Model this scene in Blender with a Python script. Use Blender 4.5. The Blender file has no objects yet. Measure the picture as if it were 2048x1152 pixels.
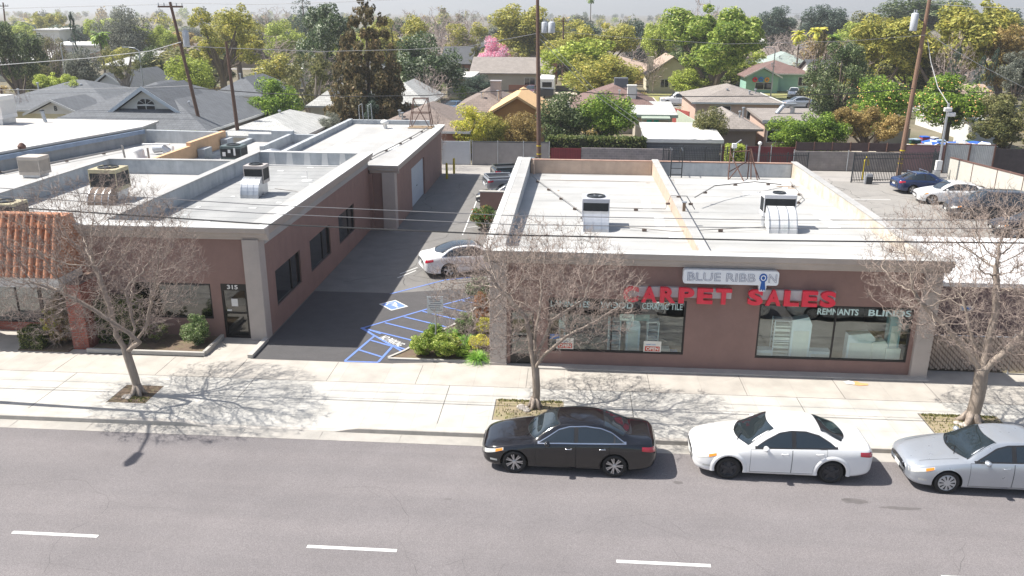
import bpy, math, random
import numpy as np
from mathutils import Vector, Matrix
R = math.radians
scene = bpy.context.scene
COL = scene.collection
# ------------------------------------------------------------------ camera
FPX, PITCH, YAW, ROLL, CAMH = 1657.29, 0.3214, -0.0694, 0.0047, 12.0995
cfw = Vector((math.sin(YAW)*math.cos(PITCH), math.cos(YAW)*math.cos(PITCH), -math.sin(PITCH)))
_r = Vector((math.cos(YAW), -math.sin(YAW), 0)); _u = _r.cross(cfw)
crt = _r*math.cos(ROLL)+_u*math.sin(ROLL); cup = -_r*math.sin(ROLL)+_u*math.cos(ROLL)
cam = bpy.data.cameras.new('camera'); camo = bpy.data.objects.new('camera', cam); COL.objects.link(camo)
camo.matrix_world = Matrix(((crt.x, cup.x, -cfw.x, 0), (crt.y, cup.y, -cfw.y, 0), (crt.z, cup.z, -cfw.z, CAMH), (0, 0, 0, 1)))
cam.sensor_width = 36; cam.lens = FPX/2048*36; cam.clip_start = .1; cam.clip_end = 20000
scene.camera = camo
# ------------------------------------------------------------------ world, sun, exposure
SUN_EL, SUN_AZ = R(54), R(3)      # the sun stands to the left (-x), a little behind the shops
W = bpy.data.worlds.new('World'); scene.world = W; W.use_nodes = True
nt = W.node_tree; bg = nt.nodes['Background']
sky = nt.nodes.new('ShaderNodeTexSky'); sky.sky_type = 'NISHITA'; sky.sun_disc = False
sundir = Vector((-math.cos(SUN_EL)*math.cos(SUN_AZ), math.cos(SUN_EL)*math.sin(SUN_AZ), math.sin(SUN_EL)))
sky.sun_elevation = SUN_EL; sky.sun_rotation = math.atan2(sundir.x, sundir.y)
sky.air_density = 1.0; sky.dust_density = 1.5; sky.ozone_density = 1.0
nt.links.new(sky.outputs[0], bg.inputs[0]); bg.inputs[1].default_value = .078
sl = bpy.data.lights.new('sun', 'SUN'); sl.energy = 4.9; sl.angle = R(.55); sl.color = (1, .955, .88)
so = bpy.data.objects.new('sun', sl); COL.objects.link(so)
so.rotation_euler = sundir.to_track_quat('Z', 'Y').to_euler()
vs = scene.view_settings; vs.view_transform = 'Standard'; vs.look = 'None'; vs.exposure = 1.0; vs.gamma = 1
scene.render.engine = 'CYCLES'

# ------------------------------------------------------------------ helpers
def ray(u, v): return cfw+crt*((u-1024)/FPX)-cup*((v-576)/FPX)
def gz(u, v, z=0.):            # photo pixel -> point on the level z
    d = ray(u, v); t = (z-CAMH)/d.z; return Vector((d.x*t, d.y*t, z))
def gy(u, v, y):               # photo pixel -> point on the plane at distance y
    d = ray(u, v); t = y/d.y; return Vector((d.x*t, y, CAMH+d.z*t))

def tag(o, label=None, cat=None, group=None, kind=None):
    if label: o['label'] = label
    if cat: o['category'] = cat
    if group: o['group'] = group
    if kind: o['kind'] = kind
    return o
def thing(name, loc=(0, 0, 0), label=None, cat=None, group=None, rz=0):
    o = bpy.data.objects.new(name, None); COL.objects.link(o); o.empty_display_size = .2
    o.location = loc; o.rotation_euler = (0, 0, rz); return tag(o, label, cat, group)
class MB:
    def __init__(s): s.v = []; s.f = []; s.m = []; s.cur = 0
    def add(s, vs, fs):
        n = len(s.v); s.v += [tuple(p) for p in vs]; s.f += [tuple(n+i for i in f) for f in fs]; s.m += [s.cur]*len(fs); return s
    def quad(s, a, b, c, d): return s.add([a, b, c, d], [(0, 1, 2, 3)])
    def box(s, x0, x1, y0, y1, z0, z1):
        return s.add([(x0, y0, z0), (x1, y0, z0), (x1, y1, z0), (x0, y1, z0), (x0, y0, z1), (x1, y0, z1), (x1, y1, z1), (x0, y1, z1)],
                     [(0, 3, 2, 1), (4, 5, 6, 7), (0, 1, 5, 4), (1, 2, 6, 5), (2, 3, 7, 6), (3, 0, 4, 7)])
    def prism(s, pts, z0, z1):
        n = len(pts); vs = [(p[0], p[1], z0) for p in pts]+[(p[0], p[1], z1) for p in pts]
        return s.add(vs, [tuple(range(n-1, -1, -1)), tuple(range(n, 2*n))]+[(i, (i+1) % n, n+(i+1) % n, n+i) for i in range(n)])
    def prismx(s, pts, x0, x1):   # pts in (y,z)
        n = len(pts); vs = [(x0, p[0], p[1]) for p in pts]+[(x1, p[0], p[1]) for p in pts]
        return s.add(vs, [tuple(range(n-1, -1, -1)), tuple(range(n, 2*n))]+[(i, (i+1) % n, n+(i+1) % n, n+i) for i in range(n)])
    def prismy(s, pts, y0, y1):   # pts in (x,z)
        n = len(pts); vs = [(p[0], y0, p[1]) for p in pts]+[(p[0], y1, p[1]) for p in pts]
        return s.add(vs, [tuple(range(n)), tuple(range(2*n-1, n-1, -1))]+[((i+1) % n, i, n+i, n+(i+1) % n) for i in range(n)])
    def wallseg(s, a, b, t, z0, z1):
        a = Vector((a[0], a[1])); b = Vector((b[0], b[1])); d = (b-a).normalized(); n = Vector((-d.y, d.x))*t/2
        return s.prism([a-n, b-n, b+n, a+n], z0, z1)
    def tube(s, pts, rad, n=8, cap=True):
        pts = [Vector(p) for p in pts]; k = len(pts)
        if not hasattr(rad, '__len__'): rad = [rad]*k
        base = []; up = None
        for i, p in enumerate(pts):
            d = (pts[min(i+1, k-1)]-pts[max(i-1, 0)]).normalized()
            if up is None: up = d.orthogonal().normalized()
            up = (up-d*up.dot(d)); up = up.normalized() if up.length > 1e-6 else d.orthogonal().normalized()
            w = d.cross(up)
            for j in range(n):
                a = 2*math.pi*j/n; base.append(p+(up*math.cos(a)+w*math.sin(a))*rad[i])
        fs = [(i*n+j, i*n+(j+1) % n, (i+1)*n+(j+1) % n, (i+1)*n+j) for i in range(k-1) for j in range(n)]
        if cap: fs += [tuple(range(n-1, -1, -1)), tuple((k-1)*n+j for j in range(n))]
        return s.add(base, fs)
    def lathe(s, prof, c=(0, 0, 0), axis='z', n=24):   # prof: (r, h)
        vs = []; k = len(prof)
        for r, h in prof:
            for j in range(n):
                a = 2*math.pi*j/n; x, y = r*math.cos(a), r*math.sin(a)
                p = (x, y, h) if axis == 'z' else ((x, h, y) if axis == 'y' else (h, x, y))
                vs.append((p[0]+c[0], p[1]+c[1], p[2]+c[2]))
        return s.add(vs, [(i*n+j, i*n+(j+1) % n, (i+1)*n+(j+1) % n, (i+1)*n+j) for i in range(k-1) for j in range(n)])
    def build(s, name, mats, parent=None, smooth=False, bevel=0, world=False):
        me = bpy.data.meshes.new(name); vs = s.v
        if world and parent: L = parent.location; vs = [(v[0]-L.x, v[1]-L.y, v[2]-L.z) for v in vs]
        me.from_pydata(vs, [], s.f)
        if not isinstance(mats, (list, tuple)): mats = [mats]
        for m in mats: me.materials.append(m)
        if len(mats) > 1: me.polygons.foreach_set('material_index', s.m)
        if smooth: me.polygons.foreach_set('use_smooth', [True]*len(me.polygons))
        me.update(); o = bpy.data.objects.new(name, me); COL.objects.link(o)
        if parent: o.parent = parent
        if bevel:
            b = o.modifiers.new('bevel', 'BEVEL'); b.width = bevel; b.segments = 2; b.limit_method = 'ANGLE'
        return o
def copy_tree(o, parent=None):
    c = o.copy(); COL.objects.link(c); c.parent = parent
    for ch in list(o.children): copy_tree(ch, c)
    return c
# ------------------------------------------------------------------ materials
def lin(c): return tuple(((x/255)/12.92 if x/255 <= .04045 else ((x/255+.055)/1.055)**2.4) for x in c)
def newmat(name):
    m = bpy.data.materials.new(name); m.use_nodes = True; return m, m.node_tree, m.node_tree.nodes['Principled BSDF']
def N(t, ty, **kw):
    n = t.nodes.new(ty)
    for k, v in kw.items():
        if hasattr(n, k): setattr(n, k, v)
        else: n.inputs[k].default_value = v
    return n
def mat(name, col, rough=.8, var=.12, scale=3., metal=0., spec=.5, bump=0., bscale=60., col2=None, stain=None, sscale=.35, coat=0., emit=None, stretch=None, geo=False):
    """procedural paint: base colour broken by two noises, optional stain colour and bump"""
    m, t, b = newmat(name); L = t.links
    b.inputs['Roughness'].default_value = rough; b.inputs['Metallic'].default_value = metal
    b.inputs['Specular IOR Level'].default_value = spec; b.inputs['Coat Weight'].default_value = coat
    if coat: b.inputs['Coat Roughness'].default_value = .03
    src = N(t, 'ShaderNodeNewGeometry').outputs['Position'] if geo else N(t, 'ShaderNodeTexCoord').outputs['Object']
    if stretch:
        mp = N(t, 'ShaderNodeMapping'); mp.inputs['Scale'].default_value = stretch; L.new(src, mp.inputs[0]); src = mp.outputs[0]
    n1 = N(t, 'ShaderNodeTexNoise', Scale=scale, Detail=6., Roughness=.65); L.new(src, n1.inputs['Vector'])
    rp = N(t, 'ShaderNodeValToRGB'); rp.color_ramp.elements[0].position = .3; rp.color_ramp.elements[1].position = .72
    c2 = col2 if col2 else tuple(min(1, x*(1+var)) for x in col)
    c1 = tuple(x*(1-var) for x in col)
    rp.color_ramp.elements[0].color = (*c1, 1); rp.color_ramp.elements[1].color = (*c2, 1)
    L.new(n1.outputs[0], rp.inputs[0]); out = rp.outputs[0]
    if stain:
        n2 = N(t, 'ShaderNodeTexNoise', Scale=sscale, Detail=5., Roughness=.7); L.new(src, n2.inputs['Vector'])
        r2 = N(t, 'ShaderNodeValToRGB'); r2.color_ramp.elements[0].position = .5; r2.color_ramp.elements[1].position = .72
        L.new(n2.outputs[0], r2.inputs[0]); mx = N(t, 'ShaderNodeMixRGB'); mx.inputs[2].default_value = (*stain, 1)
        mu = N(t, 'ShaderNodeMath', operation='MULTIPLY'); mu.inputs[1].default_value = .6; L.new(r2.outputs[0], mu.inputs[0])
        L.new(mu.outputs[0], mx.inputs[0]); L.new(out, mx.inputs[1]); out = mx.outputs[0]
    L.new(out, b.inputs['Base Color'])
    if bump:
        n3 = N(t, 'ShaderNodeTexNoise', Scale=bscale, Detail=3.); L.new(src, n3.inputs['Vector'])
        bp = N(t, 'ShaderNodeBump', Strength=bump, Distance=.02); L.new(n3.outputs[0], bp.inputs['Height']); L.new(bp.outputs[0], b.inputs['Normal'])
    if emit: b.inputs['Emission Color'].default_value = (*emit, 1); b.inputs['Emission Strength'].default_value = 1
    return m
def brickmat(name, c1, c2, mortar, bw=.4, bh=.2, ms=.012, rough=.85, plane='xz', offset=.5, bump=.3):
    m, t, b = newmat(name); L = t.links
    g = N(t, 'ShaderNodeTexCoord'); sp = N(t, 'ShaderNodeSeparateXYZ'); cb = N(t, 'ShaderNodeCombineXYZ'); L.new(g.outputs['Object'], sp.inputs[0])
    L.new(sp.outputs['XYZ'.index(plane[0].upper())], cb.inputs[0]); L.new(sp.outputs['XYZ'.index(plane[1].upper())], cb.inputs[1])
    br = N(t, 'ShaderNodeTexBrick'); br.offset = offset
    for k, v in (('Color1', (*c1, 1)), ('Color2', (*c2, 1)), ('Mortar', (*mortar, 1)), ('Scale', 1.), ('Mortar Size', ms), ('Brick Width', bw), ('Row Height', bh), ('Bias', 0.), ('Mortar Smooth', .1)): br.inputs[k].default_value = v
    L.new(cb.outputs[0], br.inputs['Vector'])
    n = N(t, 'ShaderNodeTexNoise', Scale=1.3, Detail=6.); L.new(g.outputs['Object'], n.inputs['Vector'])
    mx = N(t, 'ShaderNodeMixRGB', blend_type='MULTIPLY'); mx.inputs[0].default_value = .55
    rp = N(t, 'ShaderNodeValToRGB'); rp.color_ramp.elements[0].position = .3; rp.color_ramp.elements[1].position = .65; rp.color_ramp.elements[0].color = (.62, .62, .62, 1); L.new(n.outputs[0], rp.inputs[0])
    L.new(br.outputs[0], mx.inputs[1]); L.new(rp.outputs[0], mx.inputs[2]); L.new(mx.outputs[0], b.inputs['Base Color'])
    b.inputs['Roughness'].default_value = rough
    bp = N(t, 'ShaderNodeBump', Strength=bump, Distance=.01); bp.invert = True; L.new(br.outputs['Fac'], bp.inputs['Height']); L.new(bp.outputs[0], b.inputs['Normal'])
    return m
def leafmat(name, c1, c2, c3=None, transl=.42, rough=.55):
    m, t, b = newmat(name); L = t.links
    g = N(t, 'ShaderNodeNewGeometry'); rp = N(t, 'ShaderNodeValToRGB'); e = rp.color_ramp.elements
    e[0].color = (*c1, 1); e[1].color = (*c2, 1); e[0].position = .1; e[1].position = .8
    if c3: x = e.new(.93); x.color = (*c3, 1)
    oi = N(t, 'ShaderNodeObjectInfo')
    n1 = N(t, 'ShaderNodeTexNoise', Scale=.55, Detail=3.); tc = N(t, 'ShaderNodeTexCoord'); L.new(g.outputs['Position'], n1.inputs['Vector'])
    a = N(t, 'ShaderNodeMath', operation='ADD'); L.new(g.outputs['Random Per Island'], a.inputs[0]); L.new(n1.outputs[0], a.inputs[1])
    s = N(t, 'ShaderNodeMath', operation='MULTIPLY_ADD'); s.inputs[1].default_value = .95; s.inputs[2].default_value = -.42; L.new(a.outputs[0], s.inputs[0])
    L.new(s.outputs[0], rp.inputs[0])
    b.inputs['Roughness'].default_value = rough; b.inputs['Specular IOR Level'].default_value = .35
    L.new(rp.outputs[0], b.inputs['Base Color'])
    tr = N(t, 'ShaderNodeBsdfTranslucent'); L.new(rp.outputs[0], tr.inputs[0])
    mx = N(t, 'ShaderNodeMixShader'); mx.inputs[0].default_value = transl
    L.new(b.outputs[0], mx.inputs[1]); L.new(tr.outputs[0], mx.inputs[2]); L.new(mx.outputs[0], t.nodes['Material Output'].inputs[0])
    return m
def glassmat(name, tint=(.8, .88, .88), refl=.28, rough=.0):
    """shop glass: see-through with a street reflection"""
    m, t, b = newmat(name); L = t.links; t.nodes.remove(b)
    tr = N(t, 'ShaderNodeBsdfTransparent'); tr.inputs[0].default_value = (*tint, 1)
    gl = N(t, 'ShaderNodeBsdfGlossy', Roughness=rough); gl.inputs[0].default_value = (1, 1, 1, 1)
    nz = N(t, 'ShaderNodeTexNoise', Scale=1.2, Detail=1.); tc = N(t, 'ShaderNodeTexCoord'); L.new(tc.outputs['Object'], nz.inputs['Vector'])
    bp = N(t, 'ShaderNodeBump', Strength=.08, Distance=.05); L.new(nz.outputs[0], bp.inputs['Height']); L.new(bp.outputs[0], gl.inputs['Normal'])
    mx = N(t, 'ShaderNodeMixShader'); mx.inputs[0].default_value = refl
    L.new(tr.outputs[0], mx.inputs[1]); L.new(gl.outputs[0], mx.inputs[2]); L.new(mx.outputs[0], t.nodes['Material Output'].inputs[0])
    return m
def darkglass(name, col=(.012, .016, .02), rough=.02, spec=.9):
    m, t, b = newmat(name); b.inputs['Base Color'].default_value = (*col, 1); b.inputs['Roughness'].default_value = rough
    b.inputs['Specular IOR Level'].default_value = spec; b.inputs['Coat Weight'].default_value = .6; b.inputs['Coat Roughness'].default_value = .01
    return m
def text(name, s, w, h, d, m, loc, parent=None, outline=0., bold=0., shear=0., rot=None, world=True):
    """lettering: w,h = overall size, facing -y, lower left corner at loc"""
    c = bpy.data.curves.new('lettering', 'FONT'); c.body = s; c.size = 1; c.resolution_u = 4; c.shear = shear; c.offset = bold
    if outline: c.fill_mode = 'NONE'; c.bevel_depth = outline; c.bevel_resolution = 1
    else: c.extrude = .5
    o = bpy.data.objects.new('lettering', c); COL.objects.link(o)
    me = bpy.data.meshes.new_from_object(o, depsgraph=bpy.context.evaluated_depsgraph_get())
    bpy.data.objects.remove(o); bpy.data.curves.remove(c)
    a = np.zeros(len(me.vertices)*3); me.vertices.foreach_get('co', a); a = a.reshape(-1, 3)
    lo = a.min(0); hi = a.max(0); sc = np.array([w, h])/(hi-lo)[:2]
    b = np.zeros_like(a); b[:, 0] = (a[:, 0]-lo[0])*sc[0]; b[:, 2] = (a[:, 1]-lo[1])*sc[1]
    b[:, 1] = -(a[:, 2]-lo[2])/(hi[2]-lo[2])*d
    if rot is not None:
        r = np.array(rot); b = b@r.T
    L = np.array(loc, float)
    if parent is not None and world: L = L-np.array(parent.location)
    b = b+L; me.vertices.foreach_set('co', b.ravel()); me.update(); me.materials.clear(); me.materials.append(m)
    for p in me.polygons: p.material_index = 0
    me.name = name; o = bpy.data.objects.new(name, me); COL.objects.link(o)
    if parent: o.parent = parent
    return o

WHITE = mat('white_paint', (.72, .71, .69), .6, .06)
DARKMETAL = mat('dark_metal', (.03, .035, .04), .5, .2)
GALV = mat('galvanised_metal', (.45, .47, .5), .35, .15, metal=.6, scale=2)
BLACK = mat('black_rubber', (.012, .012, .013), .7, .2)
ROOFW = mat('white_roof_coating', (.40, .395, .385), .75, .07, scale=.6, stain=(.33, .315, .29), sscale=.5, bump=.15, bscale=30)
ROOFG = mat('grey_roof_cap_sheet', (.31, .315, .315), .85, .08, scale=.8, stain=(.28, .28, .28), sscale=.6, bump=.2, bscale=80)
PARA = mat('blue_grey_parapet_paint', (.41, .435, .455), .8, .12, scale=1.2, stain=(.22, .25, .29), sscale=1)
PEACH = mat('peach_stucco', (.46, .35, .275), .85, .1, scale=2, bump=.2, bscale=90, stain=(.4, .3, .23), sscale=1.3)
BROWN = mat('brown_stucco', (.265, .168, .145), .88, .07, scale=2, bump=.5, bscale=110, stain=(.225, .142, .124), sscale=.8)
STONE = mat('grey_beige_trim', (.42, .375, .345), .8, .06, scale=2, bump=.2, bscale=90)
CAPW = mat('white_cap_flashing', (.60, .60, .58), .6, .05, scale=1.5, stain=(.48, .47, .45), sscale=1.2)
CONC = mat('concrete', (.42, .40, .37), .85, .1, scale=1.5, bump=.2, bscale=70, stain=(.33, .31, .28), sscale=.8)

def streaks(m, lo=.80, sc=(5, 5, .35), width=(.38, .62)):
    """weather streaks running down a wall"""
    t = m.node_tree; b = t.nodes['Principled BSDF']; src = b.inputs['Base Color'].links[0].from_socket
    g = N(t, 'ShaderNodeTexCoord'); mp = N(t, 'ShaderNodeMapping'); mp.inputs['Scale'].default_value = sc; t.links.new(g.outputs['Object'], mp.inputs[0])
    n = N(t, 'ShaderNodeTexNoise', Scale=1., Detail=5., Roughness=.6); t.links.new(mp.outputs[0], n.inputs['Vector'])
    r = N(t, 'ShaderNodeValToRGB'); r.color_ramp.elements[0].position = width[0]; r.color_ramp.elements[0].color = (lo, lo, lo, 1); r.color_ramp.elements[1].position = width[1]; r.color_ramp.elements[1].color = (1.04, 1.03, 1.02, 1)
    t.links.new(n.outputs[0], r.inputs[0]); x = N(t, 'ShaderNodeMixRGB', blend_type='MULTIPLY'); x.inputs[0].default_value = 1; t.links.new(src, x.inputs[1]); t.links.new(r.outputs[0], x.inputs[2]); t.links.new(x.outputs[0], b.inputs['Base Color'])
streaks(BROWN, .93, (1.2, 1.2, .35), (.3, .7)); streaks(PARA, .88, (3, 3, .35)); streaks(PEACH, .92, (2, 2, .4)); streaks(STONE, .95, (1.5, 1.5, .4), (.3, .7)); streaks(ROOFW, .86, (.7, .12, 1)); streaks(ROOFG, .86, (.8, .15, 1))
# ------------------------------------------------------------------ ground
ASPH = mat('road_asphalt', (.212, .196, .199), .9, .08, scale=.5, stain=(.188, .172, .174), sscale=.12, bump=.5, bscale=160)
_t = ASPH.node_tree; _b = _t.nodes['Principled BSDF']; _src = _b.inputs['Base Color'].links[0].from_socket      # fine aggregate speckle
_n = N(_t, 'ShaderNodeTexNoise', Scale=38., Detail=4., Roughness=.8); _g = N(_t, 'ShaderNodeTexCoord'); _t.links.new(_g.outputs['Object'], _n.inputs['Vector'])
_r2 = N(_t, 'ShaderNodeValToRGB'); _r2.color_ramp.elements[0].position = .35; _r2.color_ramp.elements[0].color = (.6, .6, .6, 1); _r2.color_ramp.elements[1].position = .7; _r2.color_ramp.elements[1].color = (1.25, 1.25, 1.25, 1)
_t.links.new(_n.outputs[0], _r2.inputs[0]); _mx = N(_t, 'ShaderNodeMixRGB', blend_type='MULTIPLY'); _mx.inputs[0].default_value = 1
_t.links.new(_src, _mx.inputs[1]); _t.links.new(_r2.outputs[0], _mx.inputs[2]); _t.links.new(_mx.outputs[0], _b.inputs['Base Color'])
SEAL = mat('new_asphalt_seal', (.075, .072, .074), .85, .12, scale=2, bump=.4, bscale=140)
OLDA = mat('old_asphalt', (.175, .168, .16), .9, .14, scale=1.2, stain=(.14, .14, .14), sscale=.4, bump=.4, bscale=120)
LOTA = mat('worn_lot_asphalt', (.27, .255, .235), .9, .1, scale=.8, stain=(.21, .20, .19), sscale=.3, bump=.4, bscale=120)
GRASSY = mat('garden_ground', (.13, .115, .07), .95, .3, scale=.15, stain=(.07, .09, .03), sscale=.06, col2=(.2, .17, .12))
SOIL = mat('soil', (.14, .10, .07), .95, .25, scale=9, bump=.6, bscale=40, stain=(.16, .17, .07), sscale=3)
LINEW = mat('worn_white_marking', (.62, .62, .6), .7, .1, scale=20, stain=(.4, .4, .4), sscale=9)
LINEB = mat('blue_marking', (.13, .22, .55), .7, .15, scale=14, stain=(.15, .17, .24), sscale=5)
CRACK = mat('crack_filler', (.03, .03, .03), .8)
streaks(ASPH, .90, (.05, .9, 1), (.35, .65))
b = MB(); ys = [-300, 21, 22.2, 22.5, 30, 70, 140, 300, 700, 5000]; zs = [-.5, -.5, -.5, -.3, -.06, -.03, -.03, -.03, -.03, -.03]; xs = [-4000, -300, 0, 300, 4000]
b.v = [(x, y, z) for y, z in zip(ys, zs) for x in xs]
b.f = [(j*5+i, j*5+i+1, (j+1)*5+i+1, (j+1)*5+i) for j in range(9) for i in range(4)]; b.m = [0]*len(b.f)
tag(b.build('ground', GRASSY), kind='structure')
b = MB(); b.box(-150, 150, -9, 21.77, -.45, -.15); tag(b.build('road', ASPH), kind='structure')
b = MB(); b.box(-150, 150, -14, -9, -.45, 0); tag(b.build('opposite_sidewalk', CONC), kind='structure')
OIL = mat('oil_stain', (.12, .11, .108), .6, .2, scale=5); rnd = random.Random(8)
b = MB()
for (x, y, w, d) in ((7.75, 19.65, .9, .3), (8.9, 19.4, 1.2, .16), (-3, 18.9, .25, .12), (3.2, 20.2, .3, .2)):
    n_ = 14; b.add([(x+w/2*math.cos(a)*rnd.uniform(.7, 1.1), y+d/2*math.sin(a)*rnd.uniform(.6, 1.1), -.148) for a in np.linspace(0, 6.28, n_+1)[:-1]], [tuple(range(n_))])
tag(b.build('oil_stain', OIL), kind='structure')
def dip(x):
    a = min(1, max(0, (x+11.95)/1.1)); c = min(1, max(0, (-6.2-x)/1.0)); k = min(a, c); return k*k*(3-2*k)
xs = [-150, -60, -30]+[-13+.25*i for i in range(34)]+[0, 20, 60, 150]
GUT = mat('gutter_concrete', (.36, .34, .31), .85, .1, scale=2, stain=(.26, .25, .23), sscale=.7, bump=.2)
b = MB()
n = len(xs)
for x in xs: b.v += [(x, 21.77, -.146), (x, 22.2, -.156), (x, 22.3, -.15)]
b.f = [(i*3+j, i*3+3+j, i*3+4+j, i*3+1+j) for i in range(n-1) for j in range(2)]; b.m = [0]*len(b.f)
for x in np.arange(-22, 20, 2.44): b.box(x, x+.012, 21.78, 22.29, -.16, -.1445)
tag(b.build('gutter', GUT), kind='structure')
b = MB()
KERB = mat('kerb_concrete', (.44, .41, .37), .85, .12, scale=3, stain=(.3, .28, .25), sscale=1.2, bump=.2)
for x in xs:
    h = -.135*dip(x); b.v += [(x, 22.3, -.3), (x, 22.3, h-.02), (x, 22.32, h), (x, 22.46, h+.001), (x, 22.46, -.3)]
b.f = [(i*5+j, i*5+5+j, i*5+6+j, i*5+1+j) for i in range(n-1) for j in range(4)]; b.m = [0]*len(b.f)
tag(b.build('kerb', KERB, smooth=False), kind='structure')
SWL = brickmat('sidewalk_panels', (.485, .47, .435), (.45, .435, .40), (.36, .34, .31), .78, .78, .006, plane='xy', offset=0, bump=.15)
SWT = brickmat('sidewalk_tan_panels', (.455, .425, .38), (.42, .39, .35), (.34, .31, .28), 1.55, 1.6, .006, plane='xy', offset=0, bump=.15)
b = MB(); yy = [22.46, 22.8, 23.2, 23.6, 24, 24.8, 25.57]
for x in xs:
    for y in yy:
        s = min(1, (y-22.3)/1.6); b.v.append((x, y, -.135*dip(x)*(1-s*s*(3-2*s))))
k = len(yy); b.f = [(i*k+j, (i+1)*k+j, (i+1)*k+j+1, i*k+j+1) for i in range(n-1) for j in range(k-1)]; b.m = [0]*len(b.f)
b.cur = 1; b.box(-150, 150, 25.57, 27.25, -.05, 0)
b.box(-150, -17.7, 27.25, 29.4, -.05, 0); b.box(-13.25, -11.5, 27.25, 29.4, -.05, 0); b.box(-6.2, 60, 27.25, 28.2, -.05, 0)
tag(b.build('sidewalk', [SWL, SWT]), kind='structure')
b = MB()                                              # tooled control joints
J = mat('joint', (.1, .095, .09), .9)
b.box(-60, 60, 25.565, 25.58, .0, .003)
for x in (-25.5, -20.4, -17.1, -10.72, -3.9, 2.2, 7.7, 13.6, 19): b.box(x, x+.02, 22.8 if not -12 < x < -6 else 24, 25.56, 0, .003)
for x in (-22, -18, -14.3, -11.6, -8.2, -5.1, -1.3, 2.9, 6.1, 9.3, 12.4, 15.6): b.box(x, x+.015, 25.6, 27.2, 0, .003)
tag(b.build('sidewalk_joints', J), kind='structure')
# driveway, lots, alley
b = MB(); b.box(-11.5, -2.6, 35, 64, -.05, -.004); b.prism([(-11.5, 27.25), (-6.2, 27.25), (-2.6, 27.6), (-2.6, 35), (-11.5, 35)], -.05, -.004)
tag(b.build('driveway', OLDA), kind='structure')
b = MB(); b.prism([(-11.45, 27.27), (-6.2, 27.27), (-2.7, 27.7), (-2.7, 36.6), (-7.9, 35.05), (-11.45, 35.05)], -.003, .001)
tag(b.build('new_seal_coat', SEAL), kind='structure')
b = MB(); b.box(-60, 60, 64, 68.3, -.05, -.003); ALLEY = mat('alley_concrete', (.33, .31, .29), .9, .1, scale=1, stain=(.24, .23, .21), sscale=.5); tag(b.build('alley', ALLEY), kind='structure')
b = MB(); b.box(12.7, 60, 30, 64, -.05, -.003); b.box(-2.6, 12.7, 46.7, 64, -.05, -.0035); tag(b.build('parking_lot', LOTA), kind='structure')
def strip(b, p, q, w, z=.005):
    p = Vector(p[:2]); q = Vector(q[:2]); d = (q-p).normalized(); nn = Vector((-d.y, d.x))*w/2
    b.add([(*(p-nn), z), (*(q-nn), z), (*(q+nn), z), (*(p+nn), z)], [(0, 1, 2, 3)])
b = MB(); rnd = random.Random(5)                       # cracks in the old surfaces
def crack(b, x, y, a, L, w=.022, z=.002):
    for i in range(int(L/.35)):
        a += rnd.uniform(-.55, .55); q = (x+.35*math.cos(a), y+.35*math.sin(a)); strip(b, (x, y), q, w*rnd.uniform(.5, 1.3), z); x, y = q
        if rnd.random() < .07: crack(b, x, y, a+rnd.choice((-1.1, 1.1)), L*.35, w*.7, z)
for x, y, a, L in ((-10.5, 36.5, .3, 5), (-8, 37.5, 1.2, 4), (-9.5, 42, .1, 5), (-7.5, 36.2, 2, 4), (-10, 50, 1, 8), (-7, 55, 1.4, 6), (-8, 47, .5, 4)): crack(b, x, y, a, L)
for i in range(26): crack(b, rnd.uniform(14, 30), rnd.uniform(44, 63), rnd.choice((0, 1.57))+rnd.uniform(-.3, .3), rnd.uniform(3, 9), .03)
tag(b.build('cracks', CRACK), kind='structure')
b = MB(); RC = mat('road_crack', (.10, .092, .092), .9, .3)
for (x, y, L) in ((-16, 18.6, 8), (-6, 19.2, 6), (2, 18.3, 7), (-12, 14.6, 9), (-1, 14.9, 8), (6, 15.4, 5), (-5, 12.6, 6), (0, 17.4, 4)): crack(b, x, y, rnd.uniform(-.15, .15), L, .009, -.1485)
for (x, y, L) in ((-11.2, 25.2, 1.2), (-3, 23.5, 1), (5.2, 26.6, 1.4), (9.8, 24.4, 1)): crack(b, x, y, rnd.uniform(-1, 1), L, .006, .002)
tag(b.build('fine_cracks', RC), kind='structure')
b = MB()
for i in range(-6, 12):
    x = -13.5+7.42*i; b.box(x, x+2.19, 16.55, 16.66, -.1499, -.145)
tag(b.build('lane_dashes', LINEW), kind='structure')
_zi = .004; BL = MB(); P = lambda u, v: gz(u, v)
for a, c in (((780, 588), (890, 560)), ((890, 560), (955, 553)), ((726, 656), (865, 615)), ((865, 615), (960, 590)), ((722, 656), (815, 709)), ((724, 655), (749, 672)), ((749, 672), (690, 722)), ((785, 693), (757, 724)),
             ((689, 723), (757, 725)), ((718, 700), (763, 714)), ((742, 681), (788, 694)), ((735, 659), (832, 683)), ((770, 646), (855, 667)), ((808, 634), (912, 659)), ((845, 623), (920, 641)), ((885, 613), (955, 630)), ((925, 602), (950, 607)), ((735, 659), (762, 668)), ((780, 690), (822, 703))):
    _zi += .0007; strip(BL, P(*a), P(*c), .095, _zi)
tag(BL.build('blue_parking_lines', LINEB), kind='structure')
b = MB()
for a, c in (((800, 548), (835, 535)), ((925, 470), (945, 420)), ((935, 455), (960, 452)), ((795, 556), (832, 541)), ((948, 416), (958, 388))): strip(b, P(*a), P(*c), .07)
for y in (46.2, 52, 57.5): b.box(16.5, 22, y, y+.1, .0, .004)
tag(b.build('white_stall_lines', LINEW), kind='structure')
b = MB(); o = P(758, 607); ex = (P(788, 601.)-o); ey = (P(783, 621)-o)  # accessible symbol
o = Vector((-8.15, 33.55)); ex = Vector((.62, .58)); ey = Vector((.72, -.78))
q = lambda s, t: o+ex*s+ey*t
pl = lambda pts, z: b.add([(*q(s, t), z) for s, t in pts], [tuple(range(len(pts)))])
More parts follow.
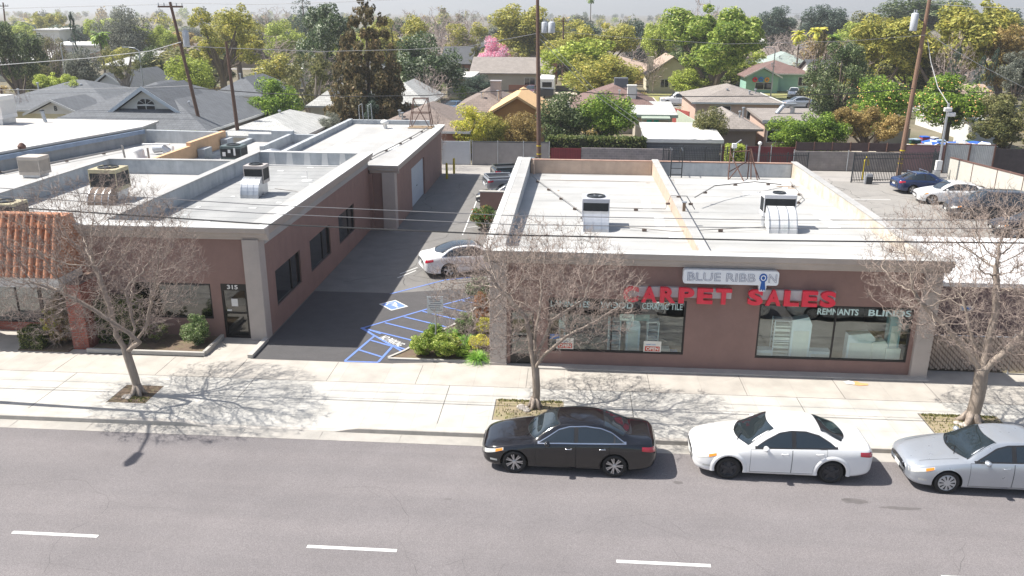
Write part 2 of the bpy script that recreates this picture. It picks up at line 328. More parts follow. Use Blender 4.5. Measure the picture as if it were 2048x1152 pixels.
b.cur = 0; pl([(0, 0), (0, 1), (1, 1), (1, 0)], .006); b.cur = 1; pl([(.08, .08), (.08, .92), (.92, .92), (.92, .08)], .009); b.cur = 0
ring = [(.45+.24*math.cos(a), .42+.22*math.sin(a)) for a in np.linspace(-2.6, 1.3, 14)]
for i in range(13):
    p0, p1 = q(*ring[i]), q(*ring[i+1]); strip(b, p0, p1, .06, .012)
for s0, t0, s1, t1 in ((.5, .72, .45, .42), (.45, .45, .7, .45), (.7, .45, .78, .22), (.48, .6, .66, .6)): strip(b, q(s0, t0), q(s1, t1), .07, .013)
pl([(.5+.06*math.cos(a), .8+.06*math.sin(a)) for a in np.linspace(0, 6.28, 10)[:-1]], .014)
tag(b.build('accessible_parking_symbol', [LINEW, LINEB]), kind='structure')
d = (P(790, 689)-P(757, 674)).normalized(); e = Vector((-d.y, d.x, 0))
rot = np.array([[d.x, 0, e.x], [d.y, 0, e.y], [0, -1, 0]])
o = P(757, 676); t_ = text('no_parking_lettering', 'NO PARKING', 1.25, .38, .004, LINEW, (o.x, o.y, .006), rot=rot, bold=.02); tag(t_, kind='structure')

# ------------------------------------------------------------------ the carpet shop
YF = 27.6
def hvac(loc, w=1.05, d=1., h=.95, name='rooftop_air_unit', label='', group=None, duct=None, col=None, rz=0, base=.25, louvre=False):
    t = thing(name, loc, label, 'air unit', group, rz); c = col or WHITE
    b = MB(); b.box(-w/2, w/2, -d/2, d/2, base, base+h*.18); b.box(-w/2, w/2, -d/2, d/2, base+h*.82, base+h)
    for sx in (-1, 1):
        for sy in (-1, 1): b.box(sx*w/2-.04*(sx > 0)-.0*(sx < 0), sx*w/2+.04*(sx < 0), sy*d/2-.04*(sy > 0), sy*d/2+.04*(sy < 0), base+h*.18, base+h*.82)
    b.build('cabinet', c, t, bevel=.012)
    g = MB(); g.box(-w/2+.03, w/2-.03, -d/2+.03, d/2-.03, base+h*.18, base+h*.82)
    for i in range(12):
        z = base+h*(.2+.6*i/12); g.box(-w/2+.005, w/2-.005, -d/2+.005, d/2-.005, z, z+.012)
    g.build('louvres' if louvre else 'coil_grille', c if louvre else DARKMETAL, t)
    f = MB(); r = min(w, d)*.38; f.lathe([(r, 0), (r, .05), (r-.04, .06), (r-.05, -.02)], (0, 0, base+h), n=28); f.lathe([(.001, .035), (.09, .035), (.09, 0)], (0, 0, base+h), n=12)
    for k in range(6):
        a = k*math.pi/3; f.box(-.01, .01, -.01, .01, 0, .001)
        f.add([(.08*math.cos(a), .08*math.sin(a), base+h+.02), (r*.95*math.cos(a), r*.95*math.sin(a), base+h+.02), (r*.95*math.cos(a+.6), r*.95*math.sin(a+.6), base+h+.004), (.08*math.cos(a+.6), .08*math.sin(a+.6), base+h+.004)], [(0, 1, 2, 3)])
    for k in (.3, .5, .7, .9): f.lathe([(r*k, .055), (r*k+.012, .055)], (0, 0, base+h), n=24)
    if not louvre: f.build('fan', DARKMETAL, t)
    s = MB(); s.box(-w/2+.1, w/2-.1, -d/2+.1, d/2-.1, 0, base)
    s.build('curb', GALV, t)
    if duct:
        DW = mat('white_duct_mastic', (.66, .66, .66), .5, .08, scale=3, stain=(.42, .5, .48), sscale=2.5) if duct.get('m') is None else duct['m']
        q = MB(); dw = duct.get('w', .85); x0 = duct.get('x', 0); sg = duct.get('s', -1); r0, r1 = .1, duct.get('r', .75); hh = duct.get('h', .55)
        n = 9; y0 = sg*(d/2); pts_o = []; pts_i = []
        for i in range(n):
            a = math.pi/2*i/(n-1); pts_o.append((y0+sg*(r1*math.sin(a)), hh-.0-r1*(1-math.cos(a))*hh/r1*1.)); pts_i.append((y0+sg*(r0*math.sin(a)), hh*.25-r0*(1-math.cos(a))))
        prof = pts_o+[(p[0], max(0, p[1])) for p in pts_i[::-1]]
        q.prismx(prof, x0-dw/2, x0+dw/2)
        dd = q.build('duct', DW, t)
        sb = MB()
        for xx in (x0-dw/2-.004, x0-dw/6, x0+dw/6, x0+dw/2-.03):
            po = [(p[0]+sg*.008, p[1]+.008) for p in pts_o]; sb.prismx(po+[(p[0]-sg*.02, p[1]-.02) for p in pts_o[::-1]], xx, xx+.045)
        sb.build('seam_band', GALV, dd)
    return t
X0, X1, YB, ZT = -2.7, 12.62, 46.5, 4.33
shop = thing('carpet_shop', (X0, YF, 0), 'single storey brown carpet shop with white roof, beige end pillars and two big display windows', 'shop building')
wn = [(-1.97, -1.13, .02, 2.05), (-.62, 4.19, .55, 2.58), (6.7, 11.9, .52, 2.55)]
b = MB(); xs = [X0+.1]+[c for w in wn for c in w[:2]]+[X1-.1]
for i in range(0, 8, 2): b.box(xs[i], xs[i+1], YF, YF+.25, 0, 4.0)
for x0, x1, z0, z1 in wn:
    b.box(x0, x1, YF, YF+.25, z1, 4.0)
    if z0 > .1: b.box(x0, x1, YF, YF+.25, 0, z0)
b.build('front_wall', BROWN, shop, world=True)
b = MB(); b.box(X0+.05, X0+.3, YF+.25, YB, 0, 3.9); b.box(X1-.3, X1-.05, YF+.25, YB, 0, 3.9); b.box(X0+.05, X1-.05, YB, YB+.2, 0, 4.2)
b.build('wall', BROWN, shop, world=True)
for x0, x1 in ((X0, -2.1), (12.05, X1)):
    b = MB(); b.box(x0, x1, YF-.16, YF+.5, 0, 3.85); b.box(x0-.02, x1+.02, YF-.18, YF+.52, 0, .09); b.build('pillar', STONE, shop, world=True, bevel=.015)
b = MB()                                                # stepped cornice on front and sides
pr = [(0, 3.84), (-.1, 3.84), (-.12, 3.92), (-.2, 3.95), (-.23, 4.08), (-.34, 4.14), (-.36, 4.325), (0, 4.325)]
b.prismx([(YF-.0+p[0], p[1]) for p in pr], X0-.2, X1+.2)
b.prismy([(X0+.05+p[0]*.75, p[1]) for p in pr], YF+.001, YF+3)
b.build('cornice', STONE, shop, world=True)
b = MB(); b.box(X0-.22, X1+.22, YF-.38, YF+.01, 4.325, 4.35); b.box(X0-.24, X0+.01, YF+.01, YB+.19, 4.325, 4.345); b.build('cap_flashing', CAPW, shop, world=True)
b = MB(); b.add([(X0+.3, YF+.3, 3.86), (X1-.3, YF+.3, 3.86), (X1-.3, YB, 3.46), (X0+.3, YB, 3.46), (X0+.3, YF+.3, 3.7), (X1-.3, YF+.3, 3.7), (X1-.3, YB, 3.3), (X0+.3, YB, 3.3)],
             [(0, 1, 2, 3), (7, 6, 5, 4)])
RFB = mat('bright_roof_coating', (.40, .40, .39), .7, .06, scale=.5, stain=(.33, .32, .30), sscale=.35, bump=.15, bscale=30); streaks(RFB, .86, (.25, .5, 1), (.35, .6))
roof = b.build('roof', RFB, shop, world=True)
b = MB(); rnd = random.Random(2)                        # seams, patches
SEAM = mat('roof_seam_dark_lap', (.30, .30, .29), .8, .1); PATCH = mat('roof_white_patch', (.60, .60, .59), .6, .05)  # seam laps drawn in a darker grey than the roof coating
zr = lambda y: 3.865-.4*(y-YF-.3)/(YB-YF-.3)
b.cur = 0
for y in np.arange(29, 46, 1.9): b.add([(X0+.4, y, zr(y)), (X1-.4, y, zr(y)), (X1-.4, y+.03, zr(y+.03)), (X0+.4, y+.03, zr(y+.03))], [(0, 1, 2, 3)])
b.cur = 1
for (x, y, w, d) in ((3.0, 41, .35, 1.9), (3.35, 37, .4, 2.6), (3.6, 33.6, .4, 2), (3.9, 31.5, .5, .8), (-.5, 44.6, 5, 1.2), (5.6, 43.8, 6, 1.5), (8.6, 41, .8, .8), (10.7, 34, .5, 3.5), (10.9, 41.5, .7, 2)):
    b.add([(x, y, zr(y)+.003), (x+w, y, zr(y)+.003), (x+w+.1, y+d, zr(y+d)+.003), (x+.1, y+d, zr(y+d)+.003)], [(0, 1, 2, 3)])
b.cur = 2
for (x, y, w, d) in ((10.7, 43.6, 1.3, .35), (11.2, 43.1, .5, .5), (5.2, 44.9, 3.5, .10), (-1.6, 44.3, 5.6, .12), (4.0, 43.9, .3, .12), (-.6, 41.2, .12, .3)):
    n_ = 12; b.add([(x+w/2+w/2*math.cos(a)*rnd.uniform(.7, 1.1), y+d/2*math.sin(a)*rnd.uniform(.6, 1.2), zr(y)+.006) for a in np.linspace(0, 6.28, n_+1)[:-1]], [tuple(range(n_))])
b.build('roof_patches', [SEAM, PATCH, mat('rusty_pond_stain', (.26, .19, .13), .8, .2, scale=4)], shop, world=True)
STAINP = mat('stained_parapet', (.50, .42, .32), .85, .15, scale=1.5, stain=(.30, .22, .15), sscale=1.6, bump=.3, col2=(.6, .58, .54))
for (x0, x1, m, ph) in ((X0+.02, X0+.5, PARA, 0), (4.55, 4.9, PEACH, 1), (X1-.42, X1-.1, STAINP, 2)):
    b = MB(); b.box(x0+.03, x1-.03, YF+.3, YB-.05, 3.3, 4.28); pp = b.build('parapet', m, shop, world=True)
    cc = MB(); cc.box(x0, x1, YF+.01, YB+.19, 4.28, 4.33)
    for y in np.arange(YF+1, YB, 1.2): cc.box(x0-.004, x1+.004, y, y+.03, 4.279, 4.334)
    c_ = cc.build('coping', ROOFW, pp); c_.location = (-shop.location.x, -shop.location.y, 0)
b = MB(); b.box(X0+.3, X1-.3, YF+.02, YF+.32, 3.9, 4.335); b.build('front_coping', ROOFW, shop, world=True)
b = MB(); b.cur = 0; b.box(X0+.52, 4.55, YB-.06, YB+.001, 3.3, 4.22); b.cur = 1; b.box(4.9, X1-.42, YB-.06, YB+.001, 3.3, 4.2)
b.build('rear_parapet', [PEACH, PARA], shop, world=True)
b = MB(); b.box(X0, X1, YB-.08, YB+.2, 4.22, 4.26); b.build('rear_coping', mat('rusty_edge', (.35, .22, .17), .8, .2), shop, world=True)
b = MB(); b.box(-1.0, X1, YF-.42, YF-.002, 0, .06); b.build('plinth', CONC, shop, world=True, bevel=.01)
FRAME = mat('dark_bronze_frame', (.02, .018, .018), .4, .1, metal=.3); GLASS = glassmat('shop_glass', (.90, .97, .96), .085)
def shopwindow(par, x0, x1, y, z0, z1, mull=(), name='display_window', gm=GLASS, band=0):
    f = MB(); f.box(x0, x1, y+.02, y+.1, z0, z0+.06); f.box(x0, x1, y+.02, y+.1, z1-.06, z1); f.box(x0, x0+.06, y+.02, y+.1, z0+.06, z1-.06); f.box(x1-.06, x1, y+.02, y+.1, z0+.06, z1-.06)
    for mx_ in mull: f.box(mx_, mx_+.05, y+.03, y+.09, z0+.06, z1-.06)
    fo = f.build(name, FRAME, par, world=True)
    g = MB(); g.box(x0+.06, x1-.06, y+.06, y+.07, z0+.06, z1-.06); go = g.build('pane', gm, fo); go.location = (-par.location.x, -par.location.y, -par.location.z)
    return fo
w1 = shopwindow(shop, *wn[1][:2], YF, *wn[1][2:], mull=(1.6,)); w2 = shopwindow(shop, *wn[2][:2], YF, *wn[2][2:], mull=(9.3,))
d = shopwindow(shop, wn[0][0], wn[0][1], YF, wn[0][2], wn[0][3], name='door')
for nm_, bx_ in (('kick_panel', (-1.95, -1.15, YF+.015, YF+.1, .02, .36)), ('middle_rail', (-1.93, -1.17, YF+.02, YF+.08, 1.02, 1.08))): m_ = MB(); m_.box(*bx_); k_ = m_.build(nm_, FRAME, d); k_.location = (-shop.location.x, -shop.location.y, 0)
m_ = MB(); m_.tube([(-1.85, YF-.03, .85), (-1.85, YF-.03, 1.25)], .014); k_ = m_.build('handle', GALV, d); k_.location = (-shop.location.x, -shop.location.y, 0)
# showroom inside
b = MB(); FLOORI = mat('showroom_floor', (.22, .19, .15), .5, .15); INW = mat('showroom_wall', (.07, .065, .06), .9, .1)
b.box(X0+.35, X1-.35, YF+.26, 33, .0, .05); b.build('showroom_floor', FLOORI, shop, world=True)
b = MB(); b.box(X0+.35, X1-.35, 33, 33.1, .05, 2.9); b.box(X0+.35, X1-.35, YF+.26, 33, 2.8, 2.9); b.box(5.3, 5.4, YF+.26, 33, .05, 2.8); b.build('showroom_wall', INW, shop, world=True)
LET = mat('pale_mint_vinyl', (.55, .72, .70), .6, .04)
for par, s, u0, u1, v0, v1 in ((w1, 'LAMINATES', 1101, 1180, 603, 620), (w1, 'WOOD', 1200, 1267, 608, 622), (w1, 'CERAMIC TILE', 1284, 1366, 610, 624), (w2, 'REMNANTS', 1634, 1719, 620, 637), (w2, 'BLINDS', 1736, 1825, 624, 640)):
    a = gy(u0, v1, YF); c = gy(u1, v0, YF); a.z = min(a.z, c.z-.2)
    t_ = text('window_lettering', s, c.x-a.x, .235, .006, LET, (a.x, YF+.052, 2.22 if par is w1 else 2.2), parent=None, bold=.025 if ' ' not in s else .012)
    t_.parent = par; t_.location = (-shop.location.x, -shop.location.y, 0)
PAPER = mat('printed_card', (.80, .77, .68), .8, .05); REDP = mat('red_print', (.62, .07, .04), .7, .05); BLUEP = mat('blue_print', (.03, .18, .55), .7, .05)
for i, (x, z) in enumerate(((-.32, .62), (2.79, .60))):
    t = thing('open_sign', (x, YF+.045, z), ('cream OPEN card with red panel taped in the shop window beside the door', 'cream OPEN card with red panel in the right corner of the left shop window')[i], 'sign', 'open signs in the carpet shop window')
    b = MB(); b.box(0, .62, 0, .012, 0, .42); b.build('card', PAPER, t)
    b = MB(); b.box(.05, .57, -.006, -.001, .04, .22); rp_ = b.build('red_panel', REDP, t)
    text('lettering', 'OPEN', .44, .13, .004, PAPER, (.09, -.007, .065), rp_, bold=.03, world=False)
    text('small_lettering', 'CARPET SALES', .34, .045, .003, BLUEP, (.08, -.002, .27), t, world=False)
t = thing('blue_sticker', (-.6, YF+.045, 1.0), 'small blue sticker on the shop glass right of the door', 'sticker'); b = MB(); b.box(0, .38, 0, .008, 0, .18); b.build('sheet', BLUEP, t); text('lettering', 'FINANCING', .3, .05, .003, PAPER, (.04, -.002, .07), t, world=False)
t = thing('brand_poster', (1.9, YF+.11, 1.75), 'white poster with black script hanging behind the left shop window', 'poster'); b = MB(); b.box(0, .5, 0, .01, 0, .24); b.build('sheet', PAPER, t)
b = MB(); b.box(.52, 1.05, 0, .01, 0, .24); b.build('green_sheet', mat('dull_green_print', (.12, .2, .17), .7), t); text('lettering', 'Tarkett', .36, .1, .003, BLACK, (.07, -.002, .07), t, shear=.3, world=False)
# displays inside
BOARD = mat('display_board', (.82, .84, .84), .6, .06); WOODD = mat('display_wood', (.30, .2, .12), .6, .2, stretch=(1, 1, 6))
def display(name, label, x, y, w, h, kind, col=BOARD):
    y = YF+.3+(y-28.1)*.35; w *= 1.25 if x > 6 and x < 11 else 1
    t = thing(name, (x, y, .05), label, 'display')
    if kind == 'tower':
        b = MB(); b.prismy([(0, 0), (w, 0), (w, h*.86), (w*.8, h), (0, h*.93)], 0, .35); b.build('board', col, t)
        b = MB()
        b.box(.07, w-.07, -.012, -.002, .2+h*.1, h*.72)
        b.build('picture_sheet', [WOODD, PAPER, BLUEP][len(label) % 3] if col is BOARD else PAPER, t)
    elif kind == 'rack':
        b = MB()
        for sx in (0, w-.03):
            for sy in (0, .4): b.box(sx, sx+.03, sy, sy+.03, 0, h)
        for k in range(3): b.box(0, w, 0, .43, .15+k*(h-.2)/2, .17+k*(h-.2)/2)
        b.build('frame', BOARD, t)
        b = MB()
        for k in range(9): b.box(.05, w-.05, .03, .4, .175+k*(h-.2)/9.6, .175+k*(h-.2)/9.6+.05+.05*(k % 2))
        b.build('samples', col, t)
    else:
        b = MB(); b.box(0, w, 0, .4, 0, h); b.build('box', col, t, bevel=.01); b = MB(); b.box(.06, w-.06, -.01, -.002, .1, h-.1); b.build('front_panel', PAPER, t)
for a in (('sample_rack', 'white wire rack of samples at the left end of the right shop window', 7.4, 28.6, .5, 1.75, 'rack', PAPER),
          ('display_tower', 'tall white angled display board beside the wire rack', 8.0, 28.5, .55, 1.9, 'tower'),
          ('sample_box', 'low white box with a blue picture beside the tall angled board', 8.7, 28.4, .6, .62, 'box'),
          ('flooring_board', 'pale double display panel in the middle of the right shop window', 10.0, 28.6, .75, 1.35, 'tower'),
          ('leaflet_board', 'white printed leaflet board leaning right of the window middle', 10.85, 28.4, .42, 1.1, 'tower', PAPER),
          ('blind_sample', 'tall pale blue blind sample at the right end of the window', 11.35, 28.5, .4, 2.3, 'tower', mat('pale_blue_blind', (.35, .5, .52), .7)),
          ('price_board', 'low white price board in the right corner of the window', 11.3, 28.1, .5, .85, 'box', PAPER),
          ('counter', 'low white counter in the far left corner of the right window', 6.85, 28.3, .45, .62, 'box'),
          ('tile_display', 'grey tile display stand left of centre in the left window', 1.55, 29, .45, 1.5, 'rack', mat('tile_samples', (.3, .33, .36), .5)),
          ('flooring_board', 'pale tile board between two display stands in the left window', 2.2, 29.2, .5, 1.55, 'tower'),
          ('tile_display', 'grey tile display stand right of centre in the left window', 2.95, 29, .42, 1.5, 'rack', mat('tile_samples_dark', (.2, .23, .27), .5)),
          ('cloth_bundle', 'pale draped bundle low in the right corner of the left window', 3.45, 28.1, .32, .55, 'box', mat('pale_cloth', (.5, .52, .5), .9)),
          ('blue_box', 'small blue carton beside the pale bundle', 3.82, 28.1, .25, .42, 'box', BLUEP),
          ('hanging_sample', 'white hanging sample sheet near the left end of the left window', -.25, 28.3, .25, 1.7, 'tower')): display(*a)
# signs
RED = mat('red_sign_face', (.72, .018, .05), .35, .06, spec=.6); PANEL = mat('grey_sign_raceway', (.5, .48, .48), .6, .1)
SIGNW = mat('white_sign_face', (.84, .86, .88), .4, .04); NAVY = mat('navy_outline', (.01, .03, .14), .5, .05); RIB = mat('ribbon_blue', (.01, .10, .38), .5, .05)
t = thing('shop_name_sign', (3.96, YF-.3, 3.32), 'long white rounded board with outlined blue letters and a blue award ribbon', 'sign')
W_, H_ = 3.2, .5; b = MB(); rr = .09; pts = []
for cx, cz, a0 in ((W_-rr, rr, -90), (W_-rr, H_-rr, 0), (rr, H_-rr, 90), (rr, rr, 180)):
    pts += [(cx+rr*math.cos(R(a0+k*18)), cz+rr*math.sin(R(a0+k*18))) for k in range(6)]
b.prismy(pts, 0, .26); b.prismy([(2.58, -.22), (2.8, -.22), (2.82, 0), (2.56, 0)], .005, .2); b.build('board', SIGNW, t)
text('lettering', 'BLUE RIBB', 2.28, .29, .01, NAVY, (.14, -.012, .11), t, outline=.010, world=False)
text('lettering', 'N', .27, .29, .01, NAVY, (2.86, -.012, .11), t, outline=.010, world=False)
b = MB()
pts = [(2.68+(.125+.014*(k % 2))*math.cos(k*math.pi/16), .27+(.125+.014*(k % 2))*math.sin(k*math.pi/16)*1.15) for k in range(32)]; b.prismy(pts, -.02, -.001)
b.prismy([(2.6, -.2), (2.66, -.13), (2.69, -.2), (2.70, .17), (2.63, .17)], -.018, -.002); b.prismy([(2.70, -.2), (2.74, -.14), (2.79, -.21), (2.74, .17), (2.68, .17)], -.016, -.004); ro = b.build('ribbon', RIB, t)
b = MB(); b.prismy([(2.68+.088*math.cos(k*.4488), .27+.1*math.sin(k*.4488)) for k in range(14)], -.026, -.0205); b.build('rosette_ring', SIGNW, ro)
b = MB(); b.prismy([(2.68+.055*math.cos(k*.4488), .27+.065*math.sin(k*.4488)) for k in range(14)], -.032, -.0265); b.build('rosette_centre', RIB, ro)
for s, u0, u1, lab in (('CARPET', 1243, 1468, 'row of big red channel letters reading CARPET above the left window'), ('SALES', 1492, 1678, 'row of big red channel letters reading SALES left above the right window')):
    a = gy(u0, 612, YF-.25); c = gy(u1, 582, YF-.25)
    t = thing('red_letter_sign', (a.x, YF-.16, 2.58), lab, 'sign')
    b = MB(); b.box(.12 if s == 'SALES' else .15, c.x-a.x-.05, .02, .155, .17, .52); b.build('raceway', PANEL, t)
    wt = (c.x-a.x)
    k = len(s); cw = wt/k
    for i, ch in enumerate(s): text('letter', ch, cw*.84, .56, .13, RED, (i*cw+cw*.06, .018, 0), t, bold=.045, world=False)
# rooftop things
hvac((1.1, 33.6, zr(33.6)), 1.1, 1., .95, label='grey air unit with silver duct on the left half of the carpet shop roof', duct=dict(w=1.0, r=.8, h=.7, m=GALV), col=mat('pale_grey_cabinet', (.42, .43, .47), .5, .06))
hvac((8.55, 34.0, zr(34)), 1.3, .7, .9, label='white air unit with big banded duct on the right half of that roof', duct=dict(w=1.1, r=.9, h=.95), col=mat('white_cabinet', (.6, .6, .62), .5, .06), base=.5)
PIPE = mat('roof_pipe', (.25, .24, .23), .6, .1, metal=.3); BLK = mat('pipe_block', (.16, .12, .10), .9)
def rooftube(pts, label, r=.02, name='roof_conduit', blocks=True, group='conduits lying on the roofs'):
    t = thing(name, pts[0], label, 'conduit', group); b = MB(); p0 = Vector(pts[0]); L = [Vector(p)-p0 for p in pts]
    b.tube(L, r, 6); b.build('pipe', PIPE, t)
    if blocks:
        q = MB()
        for i in range(len(L)-1):
            d = L[i+1]-L[i]; m = max(1, int(d.length/2.2))
            for k in range(m):
                c = L[i]+d*((k+.5)/m); q.box(c.x-.09, c.x+.09, c.y-.05, c.y+.05, c.z-.1, c.z-.015)
        q.build('support_block', BLK, t)
Zr = lambda x, y, h=.12: (x, y, zr(y)+h)
rooftube([Zr(-2.0, 44.6), Zr(.6, 35.4), Zr(.6, 34)], 'grey conduit running diagonally to the left roof unit')
rooftube([Zr(1.7, 36.6), Zr(4.3, 36.6), (4.5, 36.6, 4.4), (5.2, 36.6, 4.4), Zr(5.6, 36.6)], 'thin conduit crossing over the middle parapet')
rooftube([Zr(1.9, 33), Zr(4.2, 32.2), Zr(8, 33.4)], 'conduit from the left roof unit towards the right one')
rooftube([Zr(5.7, 37.5, .5), Zr(6.9, 39.5, .7), Zr(9.3, 42, .5), Zr(11.0, 43.5)], 'long dark bowed pipe rising to the right rear roof corner', r=.03)
rooftube([Zr(11.7, 44.5), Zr(11.2, 40), Zr(9.3, 36)], 'thin conduit from the right rear corner to the right roof unit')
t = thing('roof_ladder', (5.55, 46.35, 3.4), 'black iron hooped ladder over the rear parapet of the carpet shop', 'ladder'); b = MB()
for x in (0, .6): b.tube([(x, -.5, .0), (x, -.45, 1.55), (x, .3, 1.6), (x, .9, 1.2), (x, .9, -1.5)], .03)
b.build('rail', DARKMETAL, t); b = MB()
for k in range(4): b.tube([(0, -.49, .25+k*.33), (.6, -.49, .25+k*.33)], .02)
b.build('rung', DARKMETAL, t)
t = thing('sign_frame', (9.3, 45.9, 3.42), 'rusty steel lattice frame standing at the rear of the carpet shop roof', 'frame'); b = MB(); RUST = mat('rusty_steel', (.12, .06, .045), .8, .3, scale=8)
for p, q_ in (((-.7, -.6, 0), (-.6, 0, 1.6)), ((.1, -1., 0), (-.65, .0, 1.55)), ((.6, -.2, 0), (.5, 0, 1.7)), ((.9, -.5, 0), (.5, 0, 1.7)), ((.45, 0, 0), (.45, 0, 1.7)), ((-.65, 0, 1.5), (.5, 0, 1.6)), ((-.6, 0, .4), (.5, 0, 1.1)), ((-.65, -.3, .0), (.0, .0, .8)), ((1.1, -.1, 0), (.55, 0, 1.2)), ((-.6, 0, 0), (-.6, 0, 1.9))): b.tube([p, q_], .03, 6)
b.build('strut', RUST, t)
t = thing('roof_lamp', (9.0, 46.5, 4.2), 'small white box lamp on a curved arm at the rear roof edge', 'lamp'); b = MB(); b.tube([(0, 0, 0), (0, 0, .9), (.1, 0, 1.1), (.35, 0, 1.3)], .025, 6); b.build('arm', GALV, t); b = MB(); b.box(-.12, .12, -.1, .1, .85, 1.1); b.build('box', WHITE, t)
t = thing('ball_vent', (10.6, 47.5, 0), 'white ball on a thin grey pipe behind the carpet shop', 'vent pipe'); b = MB(); b.tube([(0, 0, 0), (0, 0, 5.1)], .05); b.build('pipe', GALV, t); b = MB(); b.lathe([(.001, 5.3), (.09, 5.26), (.12, 5.18), (.09, 5.1), (.001, 5.06)], n=12); b.build('ball', WHITE, t, smooth=True)
for x, y, l in ((-.3, 44.9, 'left'), (5.2, 31, 'x')):
    pass
t = thing('vent_pipe', Zr(5.0, 33.9, 0), 'short brown timber post fixed to the middle parapet', 'post'); b = MB(); b.box(-.32, -.2, -.05, .05, .1, .95); b.build('post', mat('weathered_post', (.22, .15, .1), .9), t); b = MB(); b.box(-.36, -.16, -.07, .07, .95, 1.0); b.build('cap', GALV, t)
t = thing('downspout_pipe', (-2.0, 45.9, 3.45), 'upright beige pipe in the rear left corner of the carpet shop roof', 'pipe'); b = MB(); b.tube([(0, 0, 0), (0, 0, .9)], .05); b.build('pipe', PEACH, t); b = MB(); b.lathe([(.1, 0), (.1, .03), (.05, .06)], n=12); b.build('flange', GALV, t)

# ------------------------------------------------------------------ left shop (number 315)
LX = -11.5; LF = 29.2; LB = 46.3
ls = thing('corner_shop', (LX, LF, 0), 'brown flat-roofed shop numbered 315 beside the driveway', 'shop building')
b = MB(); holes = [(-16.6, -13.6, .77, 2.2), (-13.2, -12.2, .0, 2.22)]
xs = [-18.4]+[c for w in holes for c in w[:2]]+[-12.1]
for i in range(0, 6, 2): b.box(xs[i], xs[i+1], LF, LF+.25, 0, 4.1)
for x0, x1, z0, z1 in holes:
    b.box(x0, x1, LF, LF+.25, z1, 4.1)
    if z0 > .1: b.box(x0, x1, LF, LF+.25, 0, z0)
b.build('front_wall', BROWN, ls, world=True)
SW = [(30.5, 33.6), (35.0, 38.2), (39.75, 42.85)]
b = MB(); ys = [LF+.25]+[c for w in SW for c in w]+[LB]
for i in range(0, 8, 2): b.box(LX-.25, LX, ys[i], ys[i+1], 0, 4.1)
for y0, y1 in SW: b.box(LX-.25, LX, y0, y1, 0, .9); b.box(LX-.25, LX, y0, y1, 2.36, 4.1)
b.build('side_wall', BROWN, ls, world=True)
DG = darkglass('dark_tinted_pane', (.006, .008, .012), .08, .4)
for y0, y1 in SW:
    f = MB(); f.box(LX-.16, LX-.06, y0, y0+.06, .9, 2.36); f.box(LX-.16, LX-.06, y1-.06, y1, .9, 2.36); f.box(LX-.16, LX-.06, y0+.06, y1-.06, .9, .96); f.box(LX-.16, LX-.06, y0+.06, y1-.06, 2.3, 2.36); f.box(LX-.15, LX-.07, (y0+y1)/2+.5, (y0+y1)/2+.55, .96, 2.3)
    fo = f.build('window', FRAME, ls, world=True); g = MB(); g.box(LX-.13, LX-.11, y0+.06, y1-.06, .96, 2.3); go = g.build('pane', DG, fo); go.location = (-LX, -LF, 0)
shopwindow(ls, -16.6, -13.6, LF, .77, 2.2, gm=glassmat('front_glass', (.15, .17, .17), .10))
f = MB(); f.box(-13.2, -13.12, LF+.02, LF+.1, 0, 2.22); f.box(-12.28, -12.2, LF+.02, LF+.1, 0, 2.22); f.box(-13.12, -12.28, LF+.02, LF+.1, 1.95, 2.22); f.box(-13.12, -12.28, LF+.02, LF+.1, 0, .1); f.box(-13.12, -12.28, LF+.02, LF+.1, 1.0, 1.06)
do = f.build('door', FRAME, ls, world=True); g = MB(); g.box(-13.12, -12.28, LF+.06, LF+.07, .1, 1.95); go = g.build('pane', glassmat('door_glass', (.15, .17, .17), .10), do); go.location = (-LX, -LF, 0)
b = MB(); b.box(-12.85, -12.6, LF+.045, LF+.055, 1.3, 1.6); b.box(-13.05, -12.87, LF+.045, LF+.055, 1.1, 1.16); k_ = b.build('notice', WHITE, do); k_.location = (-LX, -LF, 0)
t_ = text('street_number', '315', .42, .17, .01, WHITE, (-12.95, LF+.018, 2.0), None, bold=.03); t_.parent = do; t_.location = (-LX, -LF, 0)
b = MB(); b.box(-12.12, LX+.02, LF-.2, LF+.4, 0, 4.02); b.build('pillar', STONE, ls, world=True, bevel=.015)
b = MB(); pr = [(0, 4.0), (-.1, 4.0), (-.13, 4.1), (-.2, 4.13), (-.24, 4.26), (-.36, 4.32), (-.4, 4.5), (0, 4.5)]
b.prismx([(LF+p[0], p[1]) for p in pr], -18.4, LX-.01+.4)
b.prismy([(LX-p[0]*.85, p[1]) for p in pr[::-1]], LF+.001, LB+.05)
b.build('cornice', STONE, ls, world=True)
b = MB(); b.box(-18.42, LX+.36, LF-.42, LF+.01, 4.5, 4.53); b.box(LX-.0, LX+.36, LF+.01, LB+.07, 4.5, 4.53); b.build('cap_flashing', CAPW, ls, world=True)
b = MB(); b.box(-18.2, LX-.3, LF+.3, LB, 3.6, 3.75); b.build('roof', ROOFG, ls, world=True)
b = MB()
for y in np.arange(30.5, 46, .98): b.box(-17.6, LX-.31, y, y+.02, 3.75, 3.756)
for i in range(20): x, y = rnd.uniform(-17, -12.5), rnd.uniform(31, 45.5); b.cur = 1; b.box(x, x+rnd.uniform(.1, .35), y, y+rnd.uniform(.1, .3), 3.757, 3.762); b.cur = 0
b.build('roof_patches', [mat('cap_sheet_lap', (.27, .28, .28), .9), PATCH], ls, world=True)
b = MB(); b.box(-18.4, LX+.02, LF+.02, LF+.45, 4.02, 4.52); b.box(LX-.42, LX+.02, LF+.45, LB+.05, 3.7, 4.52)
b.build('coping', ROOFW, ls, world=True, bevel=.01)
b = MB(); b.box(-17.95, -17.62, LF+.45, LB, 3.6, 4.46); pw = b.build('parapet', PARA, ls, world=True)
